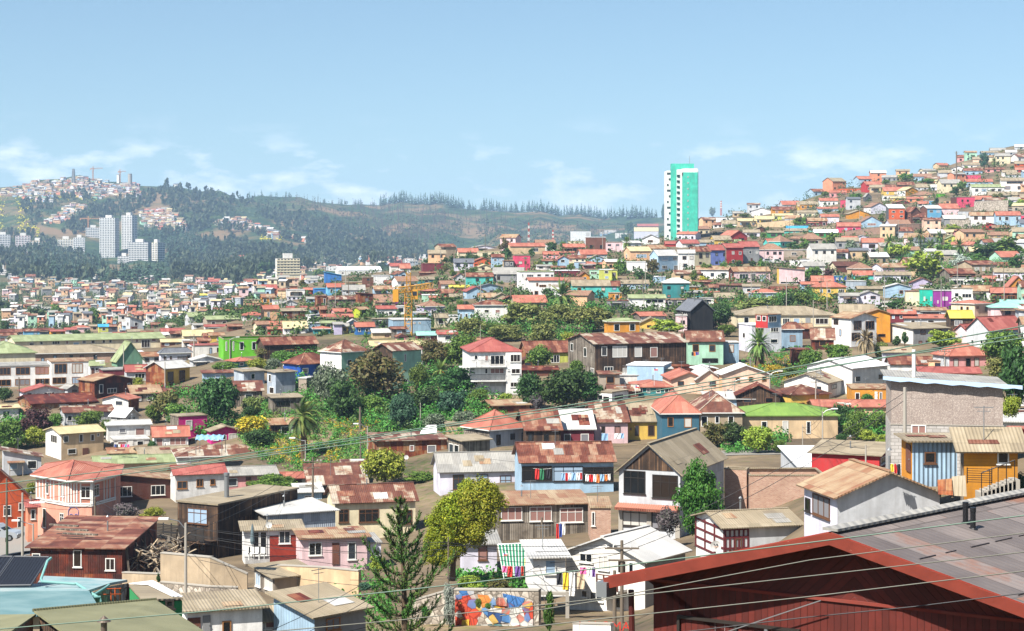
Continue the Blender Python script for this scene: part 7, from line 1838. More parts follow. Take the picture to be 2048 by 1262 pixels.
trees(800,380,4.855,'''
1015 458 610 115 brown;tall brownish tree standing above the ridge school | 1040 558 665 145 dark;dark tree right of the ridge school | 1310 530 610 60 dark | 1375 520 610 60 dark | 1465 503 605 122 dark;round clipped dark tree, biggest of the row by the long salmon-roofed house | 1280 558 645 70 dark
250 668 718 76 dark | 312 668 718 76 dark | 372 666 716 76 dark | 440 648 712 76 dark | 500 640 712 76 dark | 600 640 672 70 dark | 665 635 672 76 dark | 740 630 672 80 dark | 830 608 664 100 dark | 900 604 656 80 dark | 440 728 795 75 brown | 510 768 835 90 mid | 600 778 818 80 mid | 710 748 805 110 mid | 950 728 795 115 mid | 1330 690 765 115 olive | 1500 680 745 66 mid | 1665 708 775 76 mid | 360 838 935 75 dark | 550 880 935 100 mid | 1580 500 552 60 mid | 1270 830 950 100 silver;pale blossoming tree in front of the white apartment house | 500 1040 1085 80 mid | 580 1070 1125 90 mid | 640 1078 1125 80 dark | 1930 718 762 66 mid | 1430 950 1110 150 dark;dark tree left of the wind-blown palm
''')
trees(400,340,4.207,'''
865 918 1000 82 brown;round dark tree on the ridge between the salmon pink and blue houses | 550 770 905 160 dark | 590 720 805 90 blue | 780 800 905 70 blue | 100 955 1065 170 dark | 220 1040 1150 210 grey | 640 880 950 90 mid | 410 850 930 110 dark | 1000 830 905 110 mid | 1540 765 835 110 dark | 470 880 930 80 mid | 700 860 905 60 mid
''')
palm(400+875/4.207,600+775/4.207,862+215/3.155,100,'tall palm bent by the wind on the flowering slope',wind=(.9,-.2,-.1),n=60,yc=600+985/4.207,trunk_r=.42,D=262)
palm(800+345/4.207,600+495/4.207,600+680/4.207,60,'bushy palm in the trees left of the white three-storey house')
palm(1200+1340/4.207,600+262/4.207,600+560/4.207,74,'stout dense green palm in front of the grey-white house',n=70,yc=600+372/4.207,trunk_r=.7)
palm(1600+553/4.2076,600+283/4.2076,600+500/4.2076,60,'dead brown palm with drooping fronds before the white balcony house',dead=True,n=50,yc=600+340/4.2076)
palm(800+1575/4.855,380+920/4.855,380+1170/4.855,82,'wind-blown palm with orange fruit above the hilltop grove',wind=(.5,0,0),n=50,yc=380+1030/4.855)
C5=lambda x,y:(1600+x/3.605,270+y/3.605)
for x,yt,yb,w,lb in((645,712,890,150,'leftmost big palm of the grove on the right hill'),(870,668,830,130,'palm rising highest in the grove on the right hill'),(800,728,850,110,'small palm between the two left palms of the grove'),(945,738,880,160,'low spreading palm in the middle of the grove'),(1005,688,830,110,'palm with orange fruit stalks in the grove'),(1150,738,900,150,'dark palm standing right of the grove by the silvery tree'),(310,495,590,70,'small palm among houses beside the coral pink flat-fronted house'),(470,838,930,130,'palm low in the greenery left of the grove'),(560,840,930,80,'small palm below the dark balcony house'),(1400,158,240,80,'palm near the right hilltop')):
 px,y0=C5(x,yt);palm(px,y0,C5(x,yb)[1],w/3.605,lb,n=46 if w>100 else 30)
palm(1200+210/3.943,300+678/3.943,300+835/3.943,32,'palm beside the cream yellow house with the window row')
palm(1200+1115/3.943,300+1128/3.943,300+1250/3.943,36,'palm beside the salmon cottage above the black barn',wind=(.5,0,0))
palm(400+1400/4.207,600+283/4.207,600+360/4.207,42,'small palm behind the patched mint green roof',n=30)
palm(800+450/4.207,600+168/4.207,600+290/4.207,26,'dark palm left of the hilltop grove',n=30)
palm(1200+360/4.207,600+255/4.207,600+300/4.207,24,'small palm beside the ochre rooftop house',n=24)
def araucaria():
 D=92;px=400+1290/3.155;b=P(px,1400,D);top=P(px-8,1003,D);root=empty('araucaria_tree',b);h=top.z-b.z;dx=top.x-b.x;rr=random.Random(3)
 mb=MB();mb.tube([(0,0,-2),(0,0,h*.5),(dx,0,h)],[.2,.13,.03],TRUNK,8);mb.build('trunk',None,root)
 gm=leafmat('araucaria',['#2E4A1E','#45662A','#5E7A34','#364F22'],.15)
 def rope(mb,pts,r0):
  for(a,b2),t in zip(zip(pts,pts[1:]),range(99)):
   d=b2-a;n=max(2,int(d.length/.035));dn=d.normalized()
   for k in range(n):
    c=a+d*(k/n);an=rr.uniform(0,6.28);s=dn.cross(Vector((math.cos(an),math.sin(an),.3))).normalized();w=dn.cross(s);tip=c+s*r0*rr.uniform(.8,1.3)+dn*r0*1.1
    mb.poly([c-w*.035,c+w*.035,tip],gm)
 z=h*.99;i=0
 while z>h*.1:
  f=1-z/h;nbr=4+i%2;L_=(.3+2.6*min(1,f*2.3)**.8)
  for k in range(nbr):
   az=k*6.283/nbr+i*.7;br=MB();d=Vector((math.cos(az),math.sin(az),.15));p=Vector((dx*z/h,0,z));pts=[p];L2=L_*rr.uniform(.5,1.2);n=7
   for j in range(n):d=(d+Vector((0,0,.12+.03*j-.1*f))).normalized();p=p+d*L2/n;pts.append(p)
   br.tube(pts,[.045]*2+[.03]*3+[.02]*3,TRUNK,4);rope(br,pts,.15)
   for j in range(2,n+1):
    for sg in(-1,1):
     for q_ in(0,):
      dd=(pts[j]-pts[j-1]).normalized();sd=dd.cross(Vector((0,0,1))).normalized()*sg;st=pts[j-1].lerp(pts[j],q_);ln=L2*.2*(1.15-j/n*.6)*rr.uniform(.7,1.2)
      e1=st+(dd*.8+sd*.55+Vector((0,0,.1)))*ln*.5;e2=st+(dd*.9+sd*.55+Vector((0,0,.55)))*ln;rope(br,[st,e1,e2],.11)
   br.build('branch',None,root)
  z-=(.5+.32*f)*(h/9.2);i+=1
 TA(root,'tall dark araucaria with upturned tiered boughs in the lower centre foreground','tree')
araucaria()
def golden_tree():
 D=134;b=P(800+330/3.155,862+860/3.155,D);root=empty('tree',b);s=D/F/3.155;k=0
 for x,y,rx,rz in((500,470,150,150),(380,520,150,140),(290,610,125,130),(430,600,140,120),(215,740,90,120),(330,720,110,110),(560,420,90,80),(300,520,110,110),(440,450,120,120),(260,790,80,60)):
  me=CROWN['big'][k%2];o=link('crown_lobe' if k else 'crown',me,root,((x-330)*s,(k%3-1)*.5,(860-y)*s));o.scale=(rx*s*1.22,rx*s,rz*s*1.2);o.rotation_euler=(0,0,k*1.1);k+=1
  if not me.materials:me.materials.append(leafmat('lime',LEAF['lime']))
  o.material_slots[0].link='OBJECT';o.material_slots[0].material=leafmat('lime',LEAF['lime'])
 q=MB();q.tube([(0,.3,-1),(.1,.3,1.2),(.9,.2,3.2)],[.22,.17,.06],TRUNK,8);q.tube([(.1,.3,1.1),(-.6,.2,2.2),(-.9,0,3)],[.12,.08,.04],TRUNK,6);q.build('trunk',None,root)
 TA(root,'huge dense golden-green tree in front of the grey plank house','tree')
golden_tree()
def pole(px,yt,yb,label,D=None,r=.12,lamp=0,cross=False,m=None,name=None,tilt=0):
 if D is None:D=hit(px,yb)
 b=P(px,yb,D);h=(yb-yt)*D/F;root=empty(name or('street_lamp' if lamp else 'utility_pole'),b);mb=MB()
 mb.tube([(0,0,-1.5),(tilt,0,h)],[r*1.2,r*.8],m or CONC,8);mb.build('pole',None,root)
 if lamp:
  sg=1 if lamp>0 else-1;q=MB();q.tube([(tilt,0,h*.93),(tilt+sg*.5,0,h*1.02),(tilt+sg*1.3,-.2,h+.35)],.04,STEEL,6);q.build('lamp_arm',None,root)
  q=MB();x=tilt+sg*1.3;q.box(x-.12,-.35,h+.27,x+.6*sg if sg>0 else x+.12,-.05,h+.4,WHITEP)if sg>0 else q.box(x-.6,-.35,h+.27,x+.12,-.05,h+.4,WHITEP);q.build('lamp_head',None,root)
 if cross:
  q=MB();q.box(tilt-1.0,-.14,h-.5,tilt+1.0,-.05,h-.4,WOODP);q.box(tilt-.8,-.14,h-1.2,tilt+.8,-.05,h-1.1,WOODP)
  for x in(-.9,-.5,.5,.9):q.tube([(tilt+x,-.1,h-.4),(tilt+x,-.1,h-.25)],.04,WHITEP,6)
  q.build('cross_arm',None,root)
 tag(root,label,'street lamp' if lamp else 'utility pole','utility poles among the hillside houses' if 'packed' in label else None);return P(px,yt,D)
PT={}
def pp(key,f,x,yt,yb,label,**k):
 px,y0=f(x,yt);PT[key]=pole(px,y0,f(x,yb)[1],label,**k)
b1=zz(0,600,4.207);b2=zz(400,600,4.207);b3=zz(800,600,4.207);b4=zz(1200,600,4.207);b5=zz(1600,600,4.2076);c3=zz(800,380,4.855);c4=zz(1200,300,3.943);c5=zz(1600,270,3.605)
pp('a',a1,1172,580,1170,'concrete street lamp pole in front of the rough plastered wall',D=136,lamp=-1,r=.11)
pp('b',a1,42,300,610,'wooden utility pole in front of the orange chalet',D=200,m=WOODP);pp('c',a1,142,390,750,'concrete pole on the street beside the pink corner house',D=188)
pp('d',a1,45,600,800,'dark green post behind the solar panels',D=98,m=plain('post_green','#3A4A38',.6),r=.07);pp('e',a1,210,585,680,'short street lamp at the ruined house, arm to the left',D=175,lamp=-1,r=.08)
pp('e2',a1,600,415,640,'dark utility pole against the pink corner house',D=205,m=WOODP)
pp('f',a2,712,165,460,'wooden utility pole beside the patched tin roofs',D=208,m=WOODP,cross=True);pp('g',a2,1013,20,195,'thin utility pole on the flowering slope',D=250,m=WOODP)
pp('h',a3,895,545,760,'bare wooden post in front of the grey plank house',D=132,m=WOODP,r=.09);pp('h2',a3,305,672,850,'dark post beside the golden-green tree',D=128,m=WOODP,r=.06)
pp('i',a4,138,690,1262,'wooden utility pole with cables beside the white two-level house',D=112,m=WOODP,r=.11,cross=True);pp('j',a4,92,880,1290,'second shorter wooden pole beside the white two-level house',D=108,m=WOODP,r=.11)
pp('k',a5,415,88,235,'slim grey pole beside the red hut',D=150,r=.07);pp('l',b5,882,735,1160,'concrete lamp pole against the chipboard building',D=113,r=.12)
pp('m',b4,1428,615,880,'concrete lamp pole right of the cream and yellow house',lamp=1);pp('n',b4,1132,675,810,'lamp pole in front of the cream and yellow house',lamp=1,r=.08);pp('o',b4,862,720,810,'lamp pole in front of the peach bungalow',lamp=-1,r=.07)
pp('p',b5,132,625,905,'utility pole in front of the white gabled house',cross=True,r=.09);pp('q',b5,190,935,1250,'street lamp in front of the lime-roofed house',lamp=1,r=.09);pp('r',b5,1218,410,590,'utility pole beside the pink ornate house',cross=True,r=.09)
pp('s',b5,112,0,240,'pole in front of the wide cream house',r=.08);pp('t',b3,1172,200,400,'utility pole in front of the hilltop grove',cross=True,r=.09);pp('u',b3,172,865,1100,'thin grey pole at the foot of the dark trees',r=.07);pp('v',b3,676,210,430,'thin mast in front of the white three-storey house',r=.06)
pp('w',b4,692,100,270,'utility pole left of the black barn',cross=True,r=.09);pp('x',b4,1063,110,230,'pole right of the black barn',r=.08);pp('y',b2,252,325,490,'lamp pole in front of the lime green block',lamp=1,r=.09);pp('z',b1,160,650,860,'wooden pole in front of the deco apartments',m=WOODP);pp('A',b1,1388,520,740,'pole against the yellow brick house',r=.1);pp('B',b1,1040,380,585,'pole in front of the sage green A-frame',r=.1)
pp('C',b1,1632,285,500,'utility pole beside the grey slate-roofed house',cross=True,r=.12);pp('D',c5,1128,118,380,'tall dark wooden pole standing on the right hill',m=WOODP,r=.35,cross=True);pp('E',c5,1018,1040,1262,'utility pole in front of the purple house',r=.1);pp('F',c5,1442,1040,1210,'utility pole in front of the dark brown timber house',r=.1,cross=True)
pp('G',c5,590,935,1075,'pole in front of the pale lilac and pink house',r=.08,lamp=1);pp('H',c4,628,895,1030,'pole in front of the white four-window house',r=.09);pp('I',c4,700,790,960,'thin pole between the white and cream row houses',r=.07);pp('J',c4,1298,770,900,'pole in front of the pale pink tiled house',r=.08);pp('K',c4,346,1145,1262,'pole in front of the glazed gallery house',r=.08);pp('L',c3,1075,870,1110,'wooden pole right of the blue-grey workshop',m=WOODP,r=.13);pp('M',c3,1418,740,860,'utility pole in front of the white apartment house',cross=True,r=.12);pp('N',c3,940,800,930,'pole right of the turquoise house',r=.1)
pp('O',b4,1057,790,880,'short dark pole behind the patched taupe roof',m=WOODP,r=.08);pp('P',b4,1705,1050,1200,'thin pole in front of the lime-roofed house',D=225,r=.05);pp('Q',b2,1410,1060,1200,'street lamp post on the flowering slope',lamp=-1,r=.07,D=255);pp('R',a2,665,60,100,'lamp head on a thin arm beside the palm trunk',D=228,lamp=-1,r=.06)
pp('S',b2,1347,900,1000,'weathered wooden post below the brownish tree',D=275,m=WOODP,r=.16)
def cable(pts,r,m,label,name='overhead_cable',group=None):
 o=pts[0].copy();mb=MB();out=[]
 for a,b in zip(pts,pts[1:]):
  n=10
  for k in range(n):out.append(a.lerp(b,k/n)-o)
 out.append(pts[-1]-o);mb.tube(out,r,m,5);c=mb.build(name,None,None,o);tag(c,label,'cable',group);return c
GRN=plain('cable_pale_green','#526A5C',.6);GRY=plain('cable_grey','#5E5E54',.6);BLK=plain('cable_dark','#26262A',.6)
def near_cable(pts,D0,D1,r,m,label):
 out=[]
 for i,(x,y)in enumerate(pts):out.append(P(x,y,D0+(D1-D0)*i/(len(pts)-1)))
 cable(out,r,m,label)
near_cable([(-200,995),(0,968),(420,917),(640,886),(800,863),(1166,806),(1540,743),(1800,696),(2048,652),(2300,606)],30,21,.0075,GRN,'thick pale green cable, uppermost of the three crossing the middle of the view')
near_cable([(-200,1010),(0,985),(540,906),(800,866),(1166,812),(1600,742),(1820,706),(2048,667),(2300,622)],30,21,.007,GRN,'pale green cable just under the uppermost one')
near_cable([(300,945),(400,929),(820,872),(1000,851),(1133,828),(1450,772),(1743,719),(2048,676),(2300,638)],28,21,.007,GRN,'pale green cable, lowest of the three crossing the middle of the view')
near_cable([(-200,1280),(0,1258),(420,1222),(820,1179),(1220,1134),(1620,1085),(2048,1031),(2300,996)],24,20,.0075,GRN,'pale green cable crossing the red house ridge')
near_cable([(400,1276),(800,1240),(1220,1195),(1620,1120),(2048,1066),(2300,1030)],22,20,.006,GRY,'greyish cable just below the red house ridge')
near_cable([(1000,1232),(1257,1192),(1620,1152),(2048,1104),(2300,1072)],21,19.5,.006,GRY,'greyish cable across the upper red gable boards')
near_cable([(860,1276),(1200,1238),(1620,1193),(2048,1142),(2300,1108)],21,19.5,.0065,GRY,'greyish green cable across the middle of the red gable')
near_cable([(1300,1272),(1600,1236),(1830,1213),(2048,1186),(2300,1150)],21,19.5,.006,BLK,'dark cable, lowest one across the red gable')
CG='thin dark service cables between the poles'
def span(a,b,sag=.6,r=.022,off=0):
 A_,B_=PT[a]-Vector((0,0,off)),PT[b]-Vector((0,0,off));pts=[A_.lerp(B_,k/8)-Vector((0,0,sag*4*(k/8)*(1-k/8)))for k in range(9)]
 o=cable(pts,r,CABLE,'thin dark service cable strung between two poles','service_cable',CG)
for a,b in(('a','f'),('a','h2'),('a','i'),('f','g'),('h2','i'),('i','l'),('c','b'),('c','e2'),('e2','a'),('m','n'),('n','o'),('m','p'),('q','p'),('q','m'),('r','q'),('w','x'),('t','w'),('u','g'),('F','E'),('E','s'),('J','I'),('I','H'),('M','N'),('P','q'),('P','k')):
 for k in range(2):span(a,b,.5+.25*k,.018,.3+.45*k)
for(x0,y0,x1,y1,d0,d1)in((400,1085,1160,1175,136,112),(0,1010,560,905,180,225),(400,1120,860,1180,136,125),(1000,900,1480,872,225,245),(1010,915,1480,905,222,240),(1480,900,1800,872,240,150),(540,1262,860,1075,90,128),(620,1262,900,1080,90,128),(700,1262,1100,1120,92,120),(980,918,1300,930,220,200),(700,1160,1230,1120,125,112)):
 A_,B_=P(x0,y0,d0),P(x1,y1,d1);cable([A_.lerp(B_,k/8)-Vector((0,0,1.6*(k/8)*(1-k/8)))for k in range(9)],.016,CABLE,'thin dark service cable strung between two poles','service_cable',CG)
def cloth(name,px,yt,yb,w,D,h,label,cat=None,rr=random.Random(8)):
 o=P(px,yt,D);s=D/F;W2=w*s;Hh=(yb-yt)*s;mb=MB();m=plain('cloth_'+h,h,.9);n=5
 for i in range(n):
  for j in range(4):
   f=lambda a,b:(W2*a/n,.05*math.sin(a*1.7+b)-.02*b,-Hh*b/4)
   q=[f(i,j+1),f(i+1,j+1),f(i+1,j),f(i,j)];mb.poly(q,m);mb.poly([(p[0],p[1]+.008,p[2])for p in q[::-1]],m)
 c=mb.build(name,None,None,o);tag(c,label,cat or name.replace('_',' '));return c
def line_of(f,x0,x1,y,D,items,tail,name='garment',grp=None):
 pts=[P(*f(x0,y),D),P(*f((x0+x1)/2,y+6),D),P(*f(x1,y),D)];cable(pts,.012,WHITEP,'clothes line '+tail,'clothes_line')
 CN={'#B8302E':'red','#DAD8D4':'white','#3A4A8A':'blue','#2A2A30':'black','#D8B83A':'yellow','#C85A8A':'pink','#7FA0C0':'pale blue','#6A4A8A':'violet','#2E6A4A':'green','#B9A58A':'beige','#D07A3A':'orange'}
 for k,(x,w,h,c)in enumerate(items):
  ps='leftmost' if k==0 else('rightmost' if k==len(items)-1 else('left of the %s one'%CN[items[k+1][3]]))
  cloth(name,*f(x,y+2),f(x,y+2+h)[1],w/3.155,D-.02,c,'%s garment (%s) %s'%(CN[c],ps,tail),name)
line_of(a3,840,955,236,146.3,[(852,26,66,'#B8302E'),(882,26,70,'#2E6A4A'),(925,22,60,'#2A2A30')],"in the gallery's left window")
line_of(a3,1015,1150,262,146.3,[(1020,20,46,'#7FA0C0'),(1044,15,50,'#B8302E'),(1062,18,40,'#DAD8D4'),(1082,26,46,'#7FA0C0'),(1112,22,44,'#DAD8D4'),(1136,13,42,'#B8302E')],"in the gallery's middle window")
line_of(a3,1165,1330,272,146.3,[(1170,20,42,'#DAD8D4'),(1194,22,46,'#B8302E'),(1220,18,46,'#DAD8D4'),(1240,18,52,'#D07A3A'),(1262,26,42,'#7FA0C0'),(1292,16,40,'#D07A3A'),(1312,15,36,'#DAD8D4')],"in the gallery's right window")
line_of(a3,640,850,850,124,[(645,30,40,'#C85A8A'),(678,32,66,'#B8302E'),(725,35,74,'#6A4A8A'),(764,16,60,'#B8302E'),(784,40,62,'#2A2A30'),(826,14,50,'#2E6A4A')],'below the striped awning')
line_of(a3,780,850,800,124.5,[(786,18,44,'#D8B83A'),(806,26,52,'#DAD8D4')],'beside the striped awning top')
line_of(a3,980,1180,888,115.5,[(988,36,80,'#2A2A30'),(1026,36,110,'#D8B83A'),(1066,38,150,'#DAD8D4'),(1116,48,106,'#B9A58A')],'on the white two-level house front')
line_of(a3,985,1045,582,134,[(986,16,120,'#B8302E'),(1004,18,84,'#3A4A8A'),(1024,18,70,'#DAD8D4')],'on the grey plank house wall')
line_of(a3,1130,1230,858,113.4,[(1136,40,42,'#C85A8A'),(1186,20,60,'#DAD8D4'),(1212,20,60,'#6A4A8A')],'over the small wooden balcony')
line_of(b4,765,832,436,283,[(770,14,30,'#2A2A30'),(788,12,34,'#D07A3A'),(802,12,26,'#3A4A8A'),(816,12,24,'#6A4A8A')],'below the mint house window')
line_of(b4,10,195,1120,228,[(14,40,80,'#7FA0C0'),(120,42,44,'#DAD8D4'),(166,26,42,'#7FA0C0')],'in front of the pale pink row house')
line_of(b1,960,1100,1212,268,[(962,12,24,'#3A4A8A'),(978,12,28,'#2A2A30'),(996,12,22,'#DAD8D4'),(1014,12,26,'#B8302E'),(1030,14,26,'#C85A8A'),(1050,12,22,'#7FA0C0'),(1070,14,26,'#C85A8A')],'under the white balcony house')
line_of(a5,568,640,205,98.5,[(572,18,50,'#D8B83A'),(594,16,60,'#B8302E'),(612,20,70,'#2A2A30')],'beside the pale blue sheet-metal shack')
def dish(f,x,y,r,D,label,emblem=False,down=.9):
 o=P(*f(x,y),D);root=empty('satellite_dish',o);R_=r*D/F;mb=MB();n=24;wm=plain('dish_white','#C9C8C4',.5)
 for j in range(4):
  for k in range(n):
   q=[]
   for(jj,kk)in((j,k),(j,k+1),(j+1,k+1),(j+1,k)):
    rr_=R_*jj/4;a=2*math.pi*kk/n;q.append((rr_*math.cos(a),-.18*(jj/4)**2*R_,rr_*math.sin(a)))
   if j==0:q=[q[0],q[2],q[3]]
   mb.poly(q,wm);mb.poly([(p[0],p[1]+.01,p[2])for p in q[::-1]],wm)
 mb.build('reflector',None,root);q=MB();q.tube([(0,0,-R_*.9),(0,-R_*.9,-R_*.2)],.018,STEEL,5);q.box(-.05,-R_-.04,-R_*.25,.05,-R_*.85,-R_*.08,STEEL);q.build('receiver_arm',None,root)
 q=MB();q.tube([(0,.02,0),(0,.12,-R_-down)],.03,STEEL,6);q.build('mounting_pole',None,root)
 if emblem:
  q=MB();bm=plain('emblem_black','#20242A',.6);gm=plain('emblem_orange','#D0A080',.6);e=-.13*R_-.02
  q.poly([(-R_*.45,e,R_*.32),(-R_*.05,e,R_*.12),(R_*.05,e,R_*.05),(-R_*.3,e,R_*.5)][::-1],bm);q.poly([(R_*.08,e,R_*.1),(R_*.42,e,R_*.1),(R_*.3,e,R_*.42),(R_*.1,e,R_*.42)],bm)
  q.poly([(-R_*.4,e,-R_*.2),(R_*.45,e,-R_*.2),(R_*.45,e,-R_*.08),(-R_*.4,e,-R_*.08)],gm);q.build('emblem',None,root)
 TA(root,label,'satellite dish')
dish(a4,730,725,11,121,'large round white satellite dish with a dark emblem before the half-timbered house',True)
dish(a2,434,592,6.5,143,'small tilted satellite dish on the roof edge of the white and red brick house');dish(b3,645,508,3,281,'small round dish on the white three-storey house balcony');dish(a3,40,165,4.5,224,'small dish beside the rusty shed and yellowish tree');dish(b4,1010,320,2.6,270,'small dish on the mint green house roof',down=.3)
def car(o,rz,hx,lbl):
 root=empty('parked_car',o,R(rz));L_,W2=4.5,1.75;pm=plain('car_paint'+hx,hx,.3,.3,.5);mb=MB()
 prof=[(-2.2,.35),(-2.25,.75),(-2.05,1.0),(-1.7,1.55),(-.2,1.62),(.75,1.05),(1.9,.92),(2.2,.7),(2.2,.35)]
 for a,b in zip(prof,prof[1:]+prof[:1]):mb.poly([(a[0],-.85,a[1]),(a[0],.85,a[1]),(b[0],.85,b[1]),(b[0],-.85,b[1])],pm)
 mb.poly([(x,-.85,z)for x,z in prof][::-1],pm);mb.poly([(x,.85,z)for x,z in prof],pm);mb.build('body',None,root)
 q=MB();q.poly([(-1.75,-.86,1.02),(.45,-.86,1.02),(-.25,-.86,1.5),(-1.55,-.86,1.48)],GLASS[0]);q.poly([(.72,-.75,1.07),(.72,.75,1.07),(-.17,.75,1.6),(-.17,-.75,1.6)],GLASS[0]);q.build('side_window',None,root)
 for x in(-1.4,1.4):
  for y in(-.86,.86):
   w=MB();w.tube([(x,y-.1,.33),(x,y+.1,.33)],.33,plain('tyre','#151515',.9),18);wo_=w.build('wheel',None,root);w=MB();w.tube([(x,y-.12,.33),(x,y+.12,.33)],.2,STEEL,14);w.build('rim',None,wo_)
 q=MB();q.box(2.16,-.75,.62,2.23,-.45,.78,plain('lamp_clear','#D8DCE0',.1));q.build('headlight',None,root);q=MB();q.box(-2.28,-.8,.7,-2.2,-.6,.95,plain('lamp_red','#8A1E1E',.3));q.build('tail_light',None,root)
 TA(root,lbl,'car')
car(P(*a1(8,684),200),-12,'#A9AEB4','silver hatchback parked on the street at the left edge')
for q_ in((c4,1332,893,'#B9BCBF','silver car parked beside the pale pink tiled house'),(c4,1408,895,'#DAD9D5','white pickup-like car parked right of the silver car'),(c4,808,628,'#DCDCDA','white van-like car at the foot of the turquoise tower'),(c3,150,912,'#A83038','red car on the slope left of the crane'),(c5,265,800,'#C8CACC','pale car half hidden by trees below the right hill')):
 D_=hit(*q_[0](q_[1],q_[2]));car(P(*q_[0](q_[1],q_[2]),D_),8,q_[3],q_[4])
def flag(f,x,yt,yb,D,label,h=14):
 b=P(*f(x,yb),D);t=P(*f(x,yt),D);root=empty('flag',b);hh=t.z-b.z;q=MB();q.tube([(0,0,-.5),(0,0,hh)],.03,WHITEP,6);q.build('staff',None,root);s=D/F/3.5
 q=MB();w_,hg=26*s,18*s
 for(x0,x1,z0,z1,c)in((0,w_*.35,hg/2,hg,'#2A4A9A'),(w_*.35,w_,hg/2,hg,'#D8D6D2'),(0,w_,0,hg/2,'#B8302E')):
  m=plain('flag_'+c,c,.9);p=[(x0,-.03,hh-hg+z0),(x1,-.05,hh-hg+z0),(x1,-.05,hh-hg+z1),(x0,-.03,hh-hg+z1)];q.poly(p,m);q.poly([(a,b_+.01,c_)for a,b_,c_ in p[::-1]],m)
 q.build('cloth',None,root);TA(root,label,'flag')
flag(b4,456,572,690,282,'red, white and blue flag on a pole below the brown tenement');flag(b4,298,718,772,262,'small red, white and blue flag on the teal cottage');flag(a3,655,770,915,125,'red, white and blue flag leaning by the striped awning')
def parasol():
 o=P(*a2(330,800),140.5);r=empty('folded_parasol',o);q=MB();q.tube([(0,0,0),(0,0,2.5)],.03,STEEL,6);q.build('pole',None,r);q=MB();q.tube([(0,0,1.0),(0,0,1.25),(0,0,2.2),(0,0,2.5)],[.12,.17,.09,.02],plain('parasol_grey','#5E6E74',.9),9);q.build('canopy',None,r);TA(r,'folded grey-blue parasol on the red brick terrace','parasol')
 for k,x in enumerate((295,325,360,390)):
  o=P(*a2(x,812),140.2);r=empty('terrace_chair',o);q=MB();w=WHITEP
  for a in(-.2,.2):
   for b in(-.2,.2):q=MB();q.tube([(a,b,0),(a,b,.45)],.02,w,5);q.build('leg',None,r)
  q=MB();q.box(-.23,-.23,.45,.23,.23,.49,w);q.build('seat',None,r);q=MB();q.box(-.23,.19,.5,.23,.23,.9,w);q.build('backrest',None,r)
  tag(r,'white chair on the terrace, %s'%('leftmost of four' if k==0 else 'second from the left' if k==1 else 'third from the left' if k==2 else 'rightmost of four'),'chair','white chairs on the red brick terrace')
parasol()
def stairs():
 o=P(*a5(1210,420),97);r=empty('outside_stairs',o);q=MB();n=9
 for k in range(n):p=P(*a5(1120+26*k,380-10*k),97)-o;q.box(p.x,p.y-.5,p.z-.6,p.x+.35,p.y+.5,p.z,CONC)
 q.build('steps',None,r);q=MB()
 for k in range(0,n,2):p=P(*a5(1130+26*k,380-10*k),97)-o;q.tube([p-Vector((0,.5,.2)),p+Vector((0,-.5,1.0))],.025,BLKM,5)
 a,b=P(*a5(1130,380),97)-o+Vector((0,-.5,1)),P(*a5(1338,300),97)-o+Vector((0,-.5,1));q.tube([a,b],.03,BLKM,5);q.build('handrail',None,r);TA(r,'concrete outside stairs with black handrail below the yellow cabin','stairs')
 o=P(*a5(1055,325),98);r=empty('railing',o);q=MB()
 for k in range(7):p=P(*a5(1055,320-14*k),98)-o;e=P(*a5(1210,325-14*k),98)-o;q.tube([p,e],.015,BLKM,4)
 q.tube([P(*a5(1055,330),98)-o,P(*a5(1055,230),98)-o],.03,BLKM,5);q.tube([P(*a5(1210,400),98)-o,P(*a5(1210,230),98)-o],.03,BLKM,5);q.build('bars',None,r);TA(r,'thin black railing in front of the yellow cabin','railing')
 for x0,x1,y0,y1,k,lb in((872,965,300,400,'rust','rust-streaked corrugated sheet propped below the pale blue shack'),(962,1052,280,408,'tan','brownish corrugated sheet propped beside the rust-streaked sheet')):
  o=P(*a5(x0,y1),97.5);mb=MB();q=[P(*a5(x0,y1),97.5)-o,P(*a5(x1,y1+5),97.3)-o,P(*a5(x1-8,y0),97.9)-o,P(*a5(x0-4,y0+8),98.1)-o];m=M_wall('rust')if k=='rust' else M_roof('tan');mb.poly(q,m);mb.poly([p+Vector((0,.03,0))for p in q[::-1]],m);tag(mb.build('tin_sheet',None,None,o),lb,'tin sheet')
 o=P(*a5(940,318),99);r=empty('stilts',o);q=MB()
 for x in(720,800,880,960):q=MB();q.tube([P(*a5(x,312),101.5)-o,P(*a5(x,420),101.5)-o],.09,WOODP,6);q.build('post',None,r)
 q=None;TA(r,'wooden stilts carrying the pale blue sheet-metal shack','stilts')
stairs()
def tarp():
 o=P(*b2(-40,1245),258);r=empty('tarpaulin',o);mb=MB();n=14;m=plain('tarp_blue','#7FA8C4',.4);L2=230/4.207*258/F
 for i in range(n):
  for j in range(5):
   f=lambda a,b:(L2*a/n,3.2*b/5,1.1+.5*math.sin(math.pi*b/5)+.1*math.sin(a*2.1+b))
   mb.poly([f(i,j),f(i+1,j),f(i+1,j+1),f(i,j+1)],m)
 mb.build('sheet',None,r,None,True);q=MB()
 for x in(.1,L2-.1):
  for y in(0,3.2):q=MB();q.tube([(x,y,-1),(x,y,1.1)],.04,STEEL,5);q.build('pole',None,r)
 q=None;TA(r,'pale blue tarpaulin cover in front of the magenta bungalow','tarpaulin')
 o=P(*b3(168,1125),238);mb=MB();q=[(0,0,0),(140/4.207*238/F,0,0),(138/4.207*238/F,1,1.0),(60/4.207*238/F,1.2,.95),(10/4.207*238/F,.8,.4)];mb.slab([Vector(p)for p in q],.1,plain('sheet_white','#D0D0D0',.5));tag(mb.build('plastic_sheet',None,None,o),'crumpled white plastic sheet on a flat roof behind the rusty shed','plastic sheet')
tarp()
rp_=random.Random(77)
